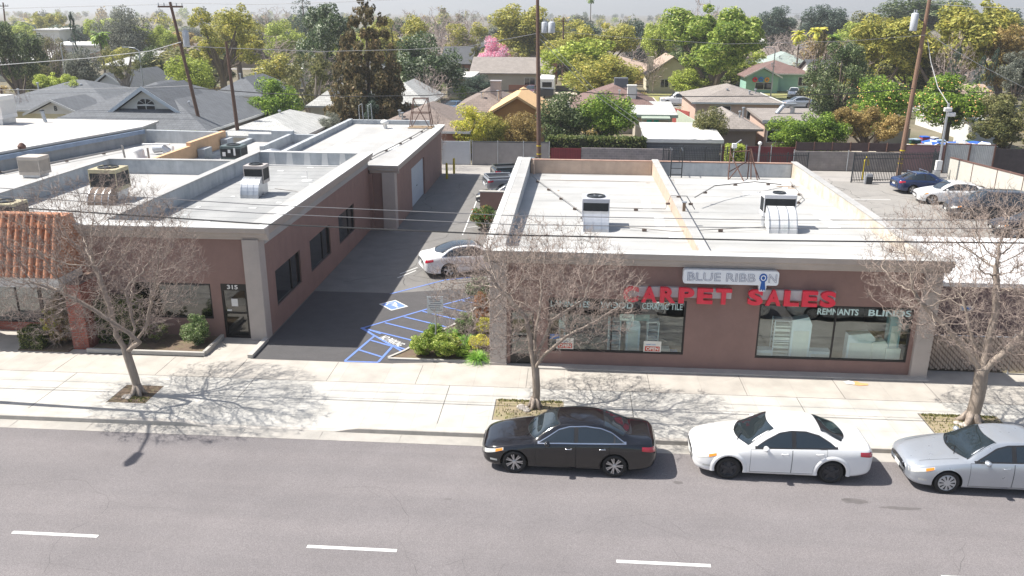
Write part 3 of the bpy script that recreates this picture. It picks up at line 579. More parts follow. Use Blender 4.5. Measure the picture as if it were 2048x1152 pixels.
b = MB(); b.box(-17.98, -17.59, LF+.46, LB+.05, 4.46, 4.52); k_ = b.build('coping', ROOFW, pw); k_.location = (-LX, -LF, 0)
b = MB(); b.box(-17.62, LX-.42, LB-.3, LB, 3.6, 4.47); pw = b.build('parapet', PARA, ls, world=True)
b = MB(); b.box(-17.6, LX-.4, LB-.33, LB+.03, 4.47, 4.52)
for k in range(6):
    x = -17.1+k*1.02; b.prismy([(x, 3.76), (x+.3, 3.76), (x+.36, 3.8), (x+.32, 4.47), (x+.04, 4.47), (x-.03, 3.8)], LB-.315, LB-.29)
b.box(-17.6, LX-.42, LB-.5, LB-.32, 3.75, 3.8)
k_ = b.build('white_mastic', PATCH, pw); k_.location = (-LX, -LF, 0)
hvac((-14.95, 38.4, 3.75), .95, .85, .85, label='grey rooftop air unit with a fat silver duct on the roof of shop 315', duct=dict(w=.85, r=.75, h=.9, x=0, m=GALV), col=mat('beige_cabinet', (.42, .38, .36), .5, .08), base=.55)
rooftube([(-14.3, 38.9, 3.9), (-13.2, 38.8, 3.8), (-12.6, 38.3, 3.8)], 'short dark cable looping from the air unit of shop 315', blocks=False)
for x, y in ((-12.6, 44.6), (-13.6, 41.8)):
    t = thing('roof_vent_pipe', (x, y, 3.75), 'thin vent pipe on the roof of shop 315 '+('near the rear corner' if y > 44 else 'beside the air unit'), 'vent pipe', 'small vent pipes on the shop roofs'); b = MB(); b.tube([(0, 0, 0), (0, 0, .5)], .025, 6); b.build('pipe', WHITE, t); b = MB(); b.lathe([(.28, 0), (.25, .02), (.03, .04)], n=12); b.build('flashing', PATCH, t)

# rear white-roofed workshop beyond it
RX = -10.05; rw = thing('rear_workshop', (RX, 46.6, 0), 'brown white-roofed workshop with a white roller door at the far end of the driveway', 'workshop')
b = MB(); b.box(-17, RX, 46.6, 64.3, 0, 3.4)
# door opening is a recessed panel
b = MB(); b.box(-17, RX-.25, 46.6, 64.3, 0, 3.35)
for y0, y1, z0, z1 in ((46.6, 51.75, 0, 3.35), (56.6, 64.3, 0, 3.35), (51.75, 56.6, 2.62, 3.35)): b.box(RX-.25, RX, y0, y1, z0, z1)
b.box(-11.5, -11.3, 46.3, 46.6, 0, 3.3); b.build('wall', BROWN, rw, world=True)
b = MB(); b.box(RX-.24, RX-.12, 51.76, 56.59, 0.02, 2.61)
for k in range(1, 5): b.box(RX-.121, RX-.112, 51.76, 56.59, .02+k*.52, .035+k*.52)
dd = b.build('roller_door', mat('pale_roller_door', (.46, .50, .55), .6, .06), rw, world=True)
b = MB(); b.box(RX-.10, RX-.08, 53.9, 54.1, 1.1, 1.16); k_ = b.build('handle', DARKMETAL, dd); k_.location = (-RX, -46.6, 0)
b = MB(); b.box(RX-.7, RX+.05, 46.45, 47.05, 0, 3.35); b.build('pillar', STONE, rw, world=True, bevel=.015)
b = MB(); pr = [(0, 3.3), (-.08, 3.3), (-.12, 3.42), (-.2, 3.46), (-.25, 3.58), (-.3, 3.62), (-.32, 3.76), (0, 3.76)]
b.prismx([(46.6+p[0], p[1]) for p in pr], -11.45, RX+.3); b.prismy([(RX-p[0]*.9, p[1]) for p in pr[::-1]], 46.601, 64.5); b.build('cornice', STONE, rw, world=True); b = MB(); b.box(-11.4, RX+.31, 46.26, 46.36, 3.76, 3.79); b.box(RX-.3, RX+.31, 46.36, 64.5, 3.782, 3.80); b.build('cap_flashing', CAPW, rw, world=True)
b = MB(); b.box(-17, RX+.02, 46.35, 64.5, 3.5, 3.78); b.build('roof', ROOFW, rw, world=True)
b = MB(); b.box(-17.3, -17, 46.6, 64.5, 3.3, 4.15); b.box(-17, RX-.9, 64.2, 64.5, 3.78, 4.1); b.build('parapet', PARA, rw, world=True)
b = MB()
for (x, y, w, d) in ((-13, 63.2, 3, .5), (-16, 62.9, 2, .6), (-12.2, 52, 1.1, 2.1), (-15, 53, 1.5, .5), (-13.4, 60.5, .5, 2.8), (-15.4, 49, .35, 9)): b.box(x, x+w, y, y+d, 3.781, 3.785)
b.box(-16.9, RX, 55.2, 55.24, 3.781, 3.79); b.build('roof_patches', PATCH, rw, world=True)
rooftube([(-11.9, 46.9, 3.85), (-11.7, 49.5, 3.9), (-11.3, 53, 3.9), (-10.9, 58, 3.9), (-10.7, 62, 3.9)], 'long dark pipe laid along the right edge of the workshop roof', r=.035)
t = thing('sign_frame', (-11.3, 62.8, 3.78), 'rusty lattice tower frame at the rear corner of the workshop roof', 'frame'); b = MB()
for x in (-.7, .7):
    for y in (-.4, .4): b.tube([(x*1.2, y, 0), (x*.75, y*.6, 2.2)], .035, 6)
for z in (.05, 1.1, 2.15): k = 1.2-.2*z; b.tube([(-.7*k, -.35, z), (.7*k, -.35, z), (.7*k, .35, z), (-.7*k, .35, z), (-.7*k, -.35, z)], .03, 5)
b.tube([(-.7, -.4, 0), (.5, -.3, 2.1)], .03, 5); b.tube([(.7, -.4, 0), (-.5, -.3, 2.1)], .03, 5); b.build('strut', RUST, t)
b = MB(); b.box(-.9, .9, -.8, .6, .01, .06); b.build('base_board', mat('old_plywood', (.3, .22, .14), .9), t)
for i, x in enumerate((-16.4, -15.7)):
    t = thing('vent_hoop', (x, 64.2, 3.9), ('left', 'right')[i]+' one of two thin grey hoop pipes at the rear of the workshop roof', 'vent pipe', 'hoop pipes behind the workshop roof'); b = MB(); b.tube([(0, 0, 0), (0, 0, 1.3), (.25, 0, 1.45), (.3, 0, .2)], .03, 6); b.build('pipe', GALV, t)
t = thing('turbine_vent', (-13.9, 61.9, 3.78), 'squat white mushroom vent on the workshop roof', 'roof vent'); b = MB(); b.lathe([(.18, 0), (.16, .35), (.3, .38), (.32, .5), (.2, .62), (.001, .66)], n=14); b.build('cap', WHITE, t, smooth=True)
bm = mat('safety_yellow', (.55, .42, .02), .6, .1, stain=(.2, .15, .05), sscale=4)
for i, (x, y) in enumerate(((-9.35, 62.2), (-9.1, 64.4))):
    t = thing('bollard', (x, y, 0), 'yellow bollard at the rear corner of the workshop, '+('nearer' if i == 0 else 'farther')+' of the two', 'bollard', 'yellow bollards beside the workshop'); b = MB(); b.tube([(0, 0, 0), (0, 0, 1.15)], .09, 12); b.lathe([(.09, 1.15), (.07, 1.2), (.001, 1.22)], n=12); b.build('post', bm, t)

# ------------------------------------------------------------------ tiled shop at far left and the roofs behind
ts = thing('tiled_shop', (-18.4, 29.2, 0), 'shop at the left edge with orange clay tile awning and red brick pier', 'shop building')
BRICKR = brickmat('red_brick', (.32, .075, .05), (.24, .06, .045), (.2, .13, .1), .21, .075, .01)
b = MB(); b.prismy([(-18.42, 0), (-17.8, 0), (-17.8, 2.55), (-18.42, 2.55)], 27.6, 29.2); b.build('brick_pier', BRICKR, ts, world=True)
b = MB(); b.box(-25.2, -20.6, 29.3, 29.5, 0, .35); b.box(-20.6, -18.42, 29.3, 29.5, 0, .55); b.box(-25.2, -18.4, 29.3, 29.5, 2.5, 4.2); b.build('wall', BRICKR, ts, world=True)
b = MB(); b.box(-25.3, -18.4, 27.35, 28.9, 2.5, 2.85); b.build('fascia', mat('white_fascia', (.55, .54, .52), .7, .06), ts, world=True)
shopwindow(ts, -20.6, -18.42, 29.3, .55, 2.5, name='window', gm=glassmat('left_glass', (.1, .12, .13), .15)); shopwindow(ts, -25.2, -20.6, 29.3, .35, 2.5, mull=(-23, -21.6), name='window', gm=glassmat('left_glass2', (.2, .24, .26), .18))
TILE = mat('clay_tile', (.46, .17, .085), .75, .25, scale=4, stain=(.38, .24, .16), sscale=3, col2=(.56, .26, .14), bump=.2)
MA0, MA1 = Vector((0, 27.38, 2.88)), Vector((0, 28.15, 5.02)); sl_ = MA1-MA0
b = MB(); b.add([(-25.3, 27.42, 2.86), (-18.42, 27.42, 2.86), (-18.42, 28.2, 4.95), (-25.3, 28.2, 4.95), (-25.3, 29.6, 2.86), (-18.42, 29.6, 2.86), (-18.42, 28.9, 4.95), (-25.3, 28.9, 4.95)], [(0, 1, 2, 3), (1, 5, 6, 2), (0, 3, 7, 4), (3, 2, 6, 7)]); b.build('awning_deck', TILE, ts, world=True)
b = MB(); nn = Vector((0, -sl_.z, sl_.y)).normalized(); dd_ = sl_.normalized(); L_ = sl_.length/5
for k in range(24):
    x = -18.56-k*.285
    for j in range(5):
        r0, r1 = .085, .072; p0 = MA0+dd_*(j*L_-.03)+nn*.055; p1 = MA0+dd_*((j+1)*L_+.02)+nn*.03
        vs = []
        for p, r in ((p0, r0), (p1, r1)):
            for a in np.linspace(0, math.pi, 7): vs.append(Vector((x, p.y, p.z))+Vector((math.cos(a)*r, 0, 0))+nn*math.sin(a)*r)
        b.add(vs, [(i, i+1, 8+i, 7+i) for i in range(6)]+[(0, 6, 5, 4, 3, 2, 1)])
b.build('clay_tile', TILE, ts, world=True)
b = MB()
for k in range(17): x = -18.5-k*.41; b.tube([(x, 28.22, 5.0), (x-.43, 28.22, 5.02)], [.1, .085], 10)
b.build('ridge_tile', TILE, ts, world=True)
b = MB(); b.box(-24.9, -18.0, 29.5, 43.2, 3.5, 3.7); b.build('roof', ROOFW, ts, world=True)
b = MB(); b.box(-25.15, -24.85, 29.6, 43.2, 3.5, 4.45); b.box(-24.85, -17.98, 43.0, 43.3, 3.5, 4.45); b.box(-18.2, -17.98, 29.7, 43, 3.5, 4.4); pw = b.build('parapet', PARA, ts, world=True)
b = MB(); b.box(-25.18, -24.82, 29.6, 43.3, 4.45, 4.5); b.box(-24.82, -17.98, 42.97, 43.33, 4.45, 4.5); k_ = b.build('coping', ROOFW, pw); k_.location = (18.4, -29.2, 0)
CAB = mat('rusty_cream_cabinet', (.45, .40, .26), .7, .2, stain=(.2, .1, .06), sscale=2)
t = hvac((-21.3, 36.7, 3.7), 1.3, 1.2, 1., name='rooftop_cooler', label='rusty cream cooler box with a side fan on the tiled shop roof', col=CAB, base=.5, duct=dict(w=1.0, r=.7, h=.7, m=mat('rust_brown_duct', (.2, .15, .12), .8, .2)))
hvac((-23.5, 32.4, 3.7), 1.3, 1., .7, name='rooftop_cooler', label='low cream cooler box just behind the clay tile awning', col=CAB, base=.1)
hvac((-28.3, 41.8, 3.7), 1.15, 1.0, .95, name='rooftop_cooler', label='beige louvred cooler box on the roof left of the tiled shop roof', louvre=True, col=mat('beige_louvre_cabinet', (.45, .40, .35), .7, .1), base=.15)
# middle block (roof C), peach and small roof E, far left roof D
mb_ = thing('flat_roof_block', (-22.9, 43.3, 0), 'pale flat-roofed block behind the tiled shop with a peach right parapet', 'shop building')
b = MB(); b.prism([(-32, 36), (-25.15, 36), (-25.15, 43.35), (-22.95, 43.35), (-22.95, 53.6), (-28.4, 54.3), (-31, 43)], 0, 3.68); b.build('body', [ROOFW], mb_, world=True)
b = MB(); b.prism([(-22.95, 43.35), (-22.7, 43.35), (-22.7, 53.6), (-22.95, 53.6)], 3.0, 4.4); b.box(-22.96, -22.69, 48.3, 53.6, 4.4, 4.6); b.build('side_parapet', mat('orange_stucco', (.60, .38, .22), .85, .1, scale=2), mb_, world=True)
b = MB(); b.wallseg((-28.4, 54.2), (-22.7, 53.7), .3, 3.6, 4.5); b.build('rear_parapet', PARA, mb_, world=True)
lb = thing('raised_block', (-29, 56.7, 0), 'taller flat-roofed block at the left edge with a long blue-grey wall', 'shop building')
b = MB(); b.prism([(-33.5, 34), (-31.3, 43), (-28.7, 54), (-29.1, 57), (-48, 57.5), (-52, 34)], 0, 4.6); b.build('body', PARA, lb, world=True)
b = MB(); b.prism([(-33.35, 34), (-31.15, 43), (-28.55, 54), (-28.95, 57.2), (-48.2, 57.7), (-52.2, 34)], 4.6, 4.73); b.build('roof', mat('white_roof_rusty', (.50, .49, .47), .8, .08, scale=.6, stain=(.45, .33, .24), sscale=.25), lb, world=True)
b = MB(); b.wallseg((-33.2, 34.3), (-31.0, 43.1), .12, 4.3, 4.55); b.wallseg((-31.0, 43.1), (-28.4, 53.9), .12, 4.3, 4.55); b.build('blue_edge_flashing', mat('blue_flashing', (.22, .29, .40), .6, .2), lb, world=True)
hvac((-39.0, 54.5, 4.73), 2.0, 1.6, 1.5, name='rooftop_cooler', label='big white cooler box with legs on the raised roof at the left edge', louvre=True, col=WHITE, base=.4)
rooftube([(-31.6, 43, 4.5), (-31.0, 42.7, 3.85), (-30.4, 42.2, 3.8), (-28, 50, 3.85)], 'white pipe running along the foot of the blue-grey wall', r=.045)
t = thing('roof_vent', (-24.6, 45.6, 3.7), 'white spun mushroom exhaust between two grey posts on the flat roof', 'roof vent'); b = MB(); b.lathe([(.35, 0), (.35, .25), (.5, .3), (.5, .45), (.38, .5), (.38, .8), (.3, .95), (.001, 1.0)], n=18); b.build('cap', WHITE, t, smooth=True)
b = MB(); b.tube([(-.8, .1, 0), (-.9, .1, 1.1)], .06); b.tube([(.7, -.1, 0), (.68, -.1, 1.0)], .06); b.build('post', PIPE, t)
t = thing('roof_exhaust', (-25.0, 49.5, 3.7), 'small galvanised box exhaust with a rain cap on the flat roof', 'roof vent'); b = MB(); b.tube([(-.6, 0, .3), (0, 0, .35), (.3, 0, .1)], .25, 12); b.build('duct', GALV, t); b = MB(); b.box(-1.3, .4, -.1, .1, .55, .62); b.tube([(.6, 0, 0), (.6, 0, .5)], .08); b.build('cap', WHITE, t)
t = thing('exhaust_pipe', (-36.2, 55.5, 4.73), 'short dark flue pipe on the raised left roof', 'flue'); b = MB(); b.tube([(0, 0, 0), (-.15, 0, .8)], .12); b.build('pipe', GALV, t); b = MB(); b.lathe([(.17, .78), (.16, .84), (.001, .9)], (-.15, 0, 0), n=12); b.build('cap', DARKMETAL, t)
t = thing('satellite_dish', (-30.6, 44.4, 4.73), 'small rusty brown cowl on the blue wall top', 'cowl'); b = MB(); b.lathe([(.2, 0), (.22, .15), (.1, .3), (.001, .34)], n=10); b.build('cap', RUST, t)
eb = thing('low_shop_block', (-17.6, 46.4, 0), 'low grey-white roofed block with stepped parapets between the peach wall and the workshop', 'shop building')
b = MB(); b.box(-22.65, -17.3, 43.35, 57.5, 0, 3.35); b.build('body', ROOFW, eb, world=True)
b = MB(); b.box(-22.6, -17.35, 57.2, 57.5, 3.35, 3.9); b.box(-22.65, -22.3, 43.4, 57.2, 3.35, 3.6); b.box(-22.64, -22.2, 52.5, 53.5, 3.6, 4.2); b.box(-22.64, -22.2, 49, 50.1, 3.6, 4.1); b.box(-19.7, -19.45, 51.5, 57.2, 3.36, 3.95); b.box(-20.9, -19.4, 57.1, 57.52, 3.4, 4.15); b.build('parapet', PARA, eb, world=True)
hvac((-20.6, 49.6, 3.35), 1.3, 1.1, .85, label='dark green air unit with white stickers between the stepped parapets', duct=dict(w=.5, r=.9, h=.6, s=1), col=mat('dark_green_cabinet', (.09, .12, .12), .5, .1), base=.1)
t = thing('air_unit_sticker_board', (-20.9, 49.02, 3.6), 'white warning stickers on the dark green air unit', 'sticker'); b = MB(); b.box(-.2, 0, -.012, 0, .1, .35); b.box(.15, .32, -.012, 0, .3, .5); b.box(.5, .62, -.012, 0, .15, .6); b.build('sheet', WHITE, t)
t = thing('roof_vent', (-18.6, 50.6, 3.35), 'low spun silver vent beside the workshop parapet', 'roof vent'); b = MB(); b.lathe([(.3, 0), (.3, .3), (.5, .34), (.5, .5), (.001, .62)], n=16); b.build('cap', GALV, t, smooth=True)
# frontage planters
b = MB(); b.box(-17.75, -13.25, 27.3, 27.42, 0, .16); b.box(-13.35, -13.22, 27.42, 29.1, 0, .18); tag(b.build('planter_kerb', CONC, bevel=.01), 'low concrete kerb round the planting bed of shop 315', 'kerb')
b = MB(); b.box(-11.62, -11.42, 27.3, 29.0, 0, .14); tag(b.build('driveway_kerb', CONC, bevel=.01), 'short concrete kerb at the foot of the beige corner pillar', 'kerb')
b = MB(); b.box(-17.7, -13.35, 27.42, LF, .02, .06); b.box(-20.4, -18.45, 27.3, 29.3, .0, .05); tag(b.build('planting_soil', SOIL), kind='structure')
bed = [(-6.45, 27.65), (-6.0, 28.3), (-5.3, 29.8), (-4.5, 31.2), (-3.9, 33), (-3.4, 36.5), (-2.75, 36.5), (-2.75, 27.65)]
b = MB(); b.prism(bed, -.02, .05); tag(b.build('planting_bed_soil', SOIL), kind='structure')
b = MB()
for i in range(5): b.wallseg(bed[i], bed[i+1], .1, 0, .09)
b.box(-6.45, -2.75, 27.54, 27.65, 0, .07); tag(b.build('bed_edging', CONC), 'low concrete edging round the planting bed beside the carpet shop', 'kerb')
b = MB(); b.box(-5.7, -3.6, 52.0, 52.25, 0, 1.15); w_ = b.build('low_wall', BROWN); tag(w_, 'low brown wall beside the shop parapet in front of the parked trucks', 'wall'); b = MB(); b.box(-5.75, -3.55, 51.96, 52.29, 1.15, 1.22); b.build('coping', CONC, w_)
# tree wells
for i, (x0, x1, y0, y1) in enumerate(((-14.82, -13.55, 23.43, 24.72), (-2.2, 0, 23.2, 24.62), (11.3, 13.7, 23.3, 24.66))):
    b = MB(); b.cur = 0; b.box(x0, x1, y0, y1, -.04, .006); b.cur = 1; b.box(x0-.03, x0, y0-.03, y1+.03, -.02, .008); b.box(x0, x1, y1, y1+.03, -.02, .008)
    tag(b.build('tree_well', [SOIL if i == 0 else mat('dry_grass_soil', (.28, .23, .15), .95, .2, scale=3, stain=(.17, .19, .06), sscale=1.6, bump=.5), J]), kind='structure')
# parking sign
sp = P(873, 697); t = thing('parking_sign', (sp.x, sp.y, 0), 'small white metal notice on a grey post in the planting bed', 'sign')
b = MB(); b.tube([(0, 0, 0), (0, 0, 2.1)], .035, 8); b.build('post', GALV, t); b = MB(); b.box(-.3, .3, -.055, -.035, 1.42, 2.1); pn = b.build('panel', mat('white_enamel', (.5, .53, .56), .5, .05), t)
b = MB()
for k in range(6): b.box(-.24+.03*(k % 3), .24-.03*((k+1) % 3), -.06, -.0551, 1.98-k*.085, 2.015-k*.085)
b.build('print', mat('faded_print', (.2, .22, .25), .7), pn)
# right side: slatted fence, low brick building
t = thing('slatted_fence', (12.7, 28.1, 0), 'beige slatted chain link fence beside the right end pillar', 'fence')
SLAT = mat('beige_slats', (.40, .32, .26), .8, .1)
_t = SLAT.node_tree; _b = _t.nodes['Principled BSDF']; _src = _b.inputs['Base Color'].links[0].from_socket
_wv = N(_t, 'ShaderNodeTexWave', Scale=3.2, Distortion=.2); _wv.bands_direction = 'DIAGONAL'; _g = N(_t, 'ShaderNodeTexCoord'); _t.links.new(_g.outputs['Object'], _wv.inputs[0])
_mx = N(_t, 'ShaderNodeMixRGB', blend_type='MULTIPLY'); _rp = N(_t, 'ShaderNodeValToRGB'); _rp.color_ramp.elements[0].color = (.4, .36, .33, 1); _rp.color_ramp.elements[1].position = .5; _t.links.new(_wv.outputs[0], _rp.inputs[0]); _mx.inputs[0].default_value = 1
_t.links.new(_src, _mx.inputs[1]); _t.links.new(_rp.outputs[0], _mx.inputs[2]); _t.links.new(_mx.outputs[0], _b.inputs['Base Color'])
b = MB(); k = 0
for x in np.arange(0, 9.5, .09):
    b.box(x, x+.075, .0, .012, .08+.03*((k*7) % 3), 1.35+.04*((k*5) % 3)); k += 1
b.build('slat', SLAT, t); b = MB()
for x in (.02, 3, 6, 9): b.tube([(x, .05, 0), (x, .05, 1.5)], .03, 8)
b.tube([(0, .05, 1.38), (9.4, .05, 1.38)], .022, 6); b.build('rail', GALV, t)
t = thing('low_brick_building', (12.75, 29.2, 0), 'low mauve brick building with a white roof behind the slatted fence', 'building')
b = MB(); b.box(12.72, 24, 29.2, 35.5, 0, 2.9); b.build('wall', brickmat('mauve_brick', (.20, .13, .13), (.16, .10, .11), (.14, .11, .11), .4, .2, .01), t, world=True)
b = MB(); b.box(12.7, 24.1, 29.05, 35.6, 2.9, 3.05); b.build('roof', mat('bright_white_roof', (.72, .72, .72), .7, .04), t, world=True)
t = thing('wall_notice', gy(1920, 616, 29.18), 'small blue and white notice on the mauve brick wall', 'notice'); b = MB(); b.box(0, .45, -.02, 0, -.09, .09); b.build('sheet', WHITE, t); b = MB(); b.box(.07, .38, -.025, -.021, -.045, .03); b.build('print', BLUEP, t)
# litter on the pavement
o = gz(1706, 770); t = thing('litter', (o.x, o.y, .004), 'scrap of orange and white paper lying on the pavement in front of the white car', 'litter'); b = MB(); OR = mat('orange_scrap', (.62, .34, .14), .9, .15)
b.prism([(0, 0), (.2, -.06), (.5, .0), (.55, .12), (.3, .16), (.22, .3), (.05, .22)], 0, .012); b.build('orange_sheet', OR, t); b = MB(); b.prism([(-.2, .05), (.05, .0), (.1, .18), (-.05, .32), (-.25, .22)], .013, .02); b.build('white_sheet', WHITE, t)

# ------------------------------------------------------------------ alley walls, fences, gate
GRWALL = mat('grey_render_wall', (.30, .28, .27), .9, .1, scale=1, stain=(.22, .2, .2), sscale=.7)
def wall(name, label, u0, v0, u1, v1, y0, y1, zt, m, cat='wall', th=.2, top=None, posts=None, z0=0):
    a = gz(u0, v0); c = gz(u1, v1); a.y = y0; c.y = y1
    a.x = gy(u0, v0, y0).x; c.x = gy(u1, v1, y1).x
    t = thing(name, (a.x, a.y, 0), label, cat); b = MB(); b.wallseg((0, 0), (c.x-a.x, c.y-a.y), th, z0, zt); b.build('panel', m, t)
    if top: bb = MB(); bb.wallseg((0, 0), (c.x-a.x, c.y-a.y), th+.06, zt, zt+.06); bb.build('cap', top, t)
    if posts:
        for k in range(posts+1):
            s = k/posts; bb = MB(); bb.tube([((c.x-a.x)*s, (c.y-a.y)*s-th/2-.05, 0), ((c.x-a.x)*s, (c.y-a.y)*s-th/2-.05, zt+.15)], .04, 6); bb.build('post', GALV, t)
    return t, a, c
wall('white_gate', 'plain white solid gate at the left end of the alley wall', 885, 330, 941, 330, 68.4, 68.4, 1.95, mat('white_gate_panel', (.5, .52, .55), .7, .05), 'gate', .08, posts=1)
wall('concrete_wall', 'grey concrete wall with thin posts behind the parked trucks', 945, 330, 1098, 334, 68.5, 68.5, 1.9, GRWALL, posts=3, top=DARKMETAL)
wall('red_fence', 'short dark red board fence left of the grey block wall', 1100, 330, 1161, 335, 68.5, 68.5, 1.5, brickmat('red_boards', (.22, .03, .04), (.18, .025, .035), (.08, .01, .01), .14, 4, .01, plane='xz', offset=0), 'fence', .06)
wall('block_wall', 'grey concrete block wall below the ivy hedge', 1162, 330, 1343, 338, 68.5, 68.5, 1.55, brickmat('grey_block', (.26, .23, .23), (.2, .18, .19), (.3, .28, .27), .4, .2, .015))
wall('dark_red_fence', 'long dark red fence behind the sign frame', 1440, 330, 1588, 338, 69.2, 69.2, 1.75, mat('dark_red_paint', (.16, .03, .035), .8, .12), 'fence', .06, posts=3)
wall('block_wall', 'long grey block wall topped by dark metal mesh panels', 1585, 330, 1800, 340, 68.5, 68.6, 1.55, brickmat('worn_block', (.30, .27, .25), (.26, .23, .22), (.22, .2, .19), .4, .2, .008), posts=2)
t, a, c = wall('mesh_panel_fence', 'row of dark metal mesh panels on top of the long block wall', 1588, 330, 1803, 340, 68.6, 68.7, 2.25, mat('dark_mesh', (.075, .05, .05), .8, .2), 'fence', .04, z0=1.6)
for k in range(7): bb = MB(); s = (c.x-a.x)*k/6; bb.box(s-.03, s+.03, -.06, .06, 1.6, 2.3); bb.build('post', RUST, t)
wall('mauve_wall', 'mauve painted wall behind the leaning utility pole', 1803, 340, 1882, 345, 68.7, 68.7, 2.1, mat('mauve_paint', (.26, .15, .16), .85, .08), top=RUST)
CORR = mat('corrugated_sheet', (.42, .43, .43), .6, .15, scale=1.2, stain=(.3, .27, .25), sscale=1)
t, a, c = wall('corrugated_gate', 'pale corrugated metal double gate in a rusty frame', 1882, 345, 1980, 350, 68.5, 67.9, 2.3, CORR, 'gate', .05, top=RUST)
dx, dy = c.x-a.x, c.y-a.y
bb = MB()
for k in range(28): s = k/28; bb.box(dx*s, dx*s+.05, dy*s-.06, dy*s-.02, .02, 2.28)
bb.build('rib', CORR, t); bb = MB()
for s in (0, .5, 1): bb.box(dx*s-.05, dx*s+.05, dy*s-.1, dy*s-.05, 0, 2.4)
bb.build('frame', RUST, t)
wall('dark_fence', 'dark green-brown board fence at the right edge', 1983, 345, 2120, 355, 68, 68, 2.05, mat('dark_boards', (.05, .04, .042), .8, .3), 'fence', .06)
t, a, c = wall('concrete_panel_wall', 'long pale concrete panel wall with rusty seams beside the parking lot', 1895, 362, 2300, 470, 65.0, 48, 1.75, mat('pale_panel', (.50, .48, .43), .9, .06), top=RUST)
for k in range(1, 7): s = k/7; bb = MB(); bb.tube([((c.x-a.x)*s-.08, (c.y-a.y)*s-.1, 0), ((c.x-a.x)*s-.08, (c.y-a.y)*s-.1, 1.78)], .035, 4); bb.build('seam_post', RUST, t)
def railing(name, label, p0, p1, h, cat='fence', sp=.13, spike=True, rails=(.15, .9), posts=(0, .33, .66, 1), tilt=0):
    p0 = Vector(p0); p1 = Vector(p1); d = p1-p0; L = d.length; t = thing(name, (p0.x, p0.y, 0), label, cat, rz=math.atan2(d.y, d.x))
    b = MB(); n = int(L/sp)
    for k in range(n+1): x = L*k/n; b.box(x-.018, x+.018, -.018, .018, .06, h+(.06 if spike else 0))
    b.build('picket', DARKMETAL, t); b = MB()
    for r in rails: b.box(0, L, -.02, .02, h*r, h*r+.045)
    b.build('rail', DARKMETAL, t)
    for s in posts: b = MB(); b.box(L*s-.04, L*s+.04, -.04, .04, 0, h+.12); b.build('post', DARKMETAL, t)
    return t
g0 = gz(1702, 365); g1 = gz(1868, 362)
railing('sliding_gate', 'black iron picket sliding gate across the lot entrance', (g0.x, g0.y), (g1.x, g1.y), 2.15, 'gate', rails=(.08, .82, .95), posts=(0, .55, 1))
railing('iron_fence', 'short black iron fence at the right end of the sliding gate', (g1.x, g1.y), (g1.x+1.2, g1.y+3.5), 1.85, posts=(0, 1))
railing('iron_fence', 'black iron railing behind the ladder of the carpet shop', (7.4, 66.8), (12.5, 67.2), 1.9)
railing('iron_fence', 'black iron railing beside the dark red fence', (14.2, 67.2), (18.9, 67.4), 1.5)
t = thing('gate_motor', (g0.x+.9, g0.y-.6, 0), 'black and white gate motor box beside the sliding gate', 'gate motor'); b = MB(); b.box(0, .45, 0, .35, 0, .55); b.build('housing', DARKMETAL, t, bevel=.03); b = MB(); b.box(.02, .43, .02, .33, .55, .75); b.box(-.1, 0, 0, .3, 0, .6); b.build('cover', GALV, t)
t = thing('yellow_valve_post', (g0.x+1.2, g0.y+1.2, 0), 'yellow striped pipe post behind the sliding gate', 'pipe post'); b = MB(); b.tube([(0, 0, 0), (0, 0, 1.4), (.1, 0, 1.75), (.3, 0, 1.4), (.3, 0, 1.1)], .07, 8); b.build('pipe', bm, t)
# ------------------------------------------------------------------ vehicles
def paint(name, col, rough=.22, metal=0., flake=0.):
    m, t, b = newmat(name); L = t.links; b.inputs['Roughness'].default_value = rough; b.inputs['Metallic'].default_value = metal
    b.inputs['Coat Weight'].default_value = .8; b.inputs['Coat Roughness'].default_value = .04
    n = N(t, 'ShaderNodeTexNoise', Scale=2.2, Detail=4.); tc = N(t, 'ShaderNodeTexCoord'); L.new(tc.outputs['Object'], n.inputs['Vector'])
    rp = N(t, 'ShaderNodeValToRGB'); rp.color_ramp.elements[0].color = (*[c*.93 for c in col], 1); rp.color_ramp.elements[1].color = (*[min(1, c*1.05) for c in col], 1)
    L.new(n.outputs[0], rp.inputs[0]); L.new(rp.outputs[0], b.inputs['Base Color'])
    n2 = N(t, 'ShaderNodeTexNoise', Scale=5., Detail=6.); L.new(tc.outputs['Object'], n2.inputs['Vector'])
    r2 = N(t, 'ShaderNodeMapRange'); r2.inputs['To Min'].default_value = rough*.7; r2.inputs['To Max'].default_value = rough*1.6; L.new(n2.outputs[0], r2.inputs[0]); L.new(r2.outputs[0], b.inputs['Roughness'])
    return m
CGLASS = darkglass('car_glass', (.015, .022, .028), .03, .8); CGLASSF = darkglass('car_windscreen', (.012, .02, .024), .03, .8)
CHROME = mat('chrome_trim', (.75, .76, .78), .18, .03, metal=1.); TRIM = mat('black_plastic_trim', (.02, .02, .022), .5, .1)
GAP = mat('panel_gap', (.006, .006, .007), .8); LAMP = mat('clear_lamp', (.62, .62, .58), .12, .1, scale=14, spec=.9, coat=1); AMB = mat('amber_lens', (.75, .25, .02), .2, .1, coat=1)
TAIL = mat('red_lens', (.42, .012, .03), .15, .2, scale=10, coat=1); PLATE = mat('licence_plate', (.6, .6, .58), .5, .08)
ALLOY = mat('alloy', (.55, .55, .56), .3, .05, metal=.8); BSTEEL = mat('black_steel_rim', (.03, .03, .035), .55, .2); SILV = mat('silver_hubcap', (.50, .50, .50), .4, .08, metal=.3)
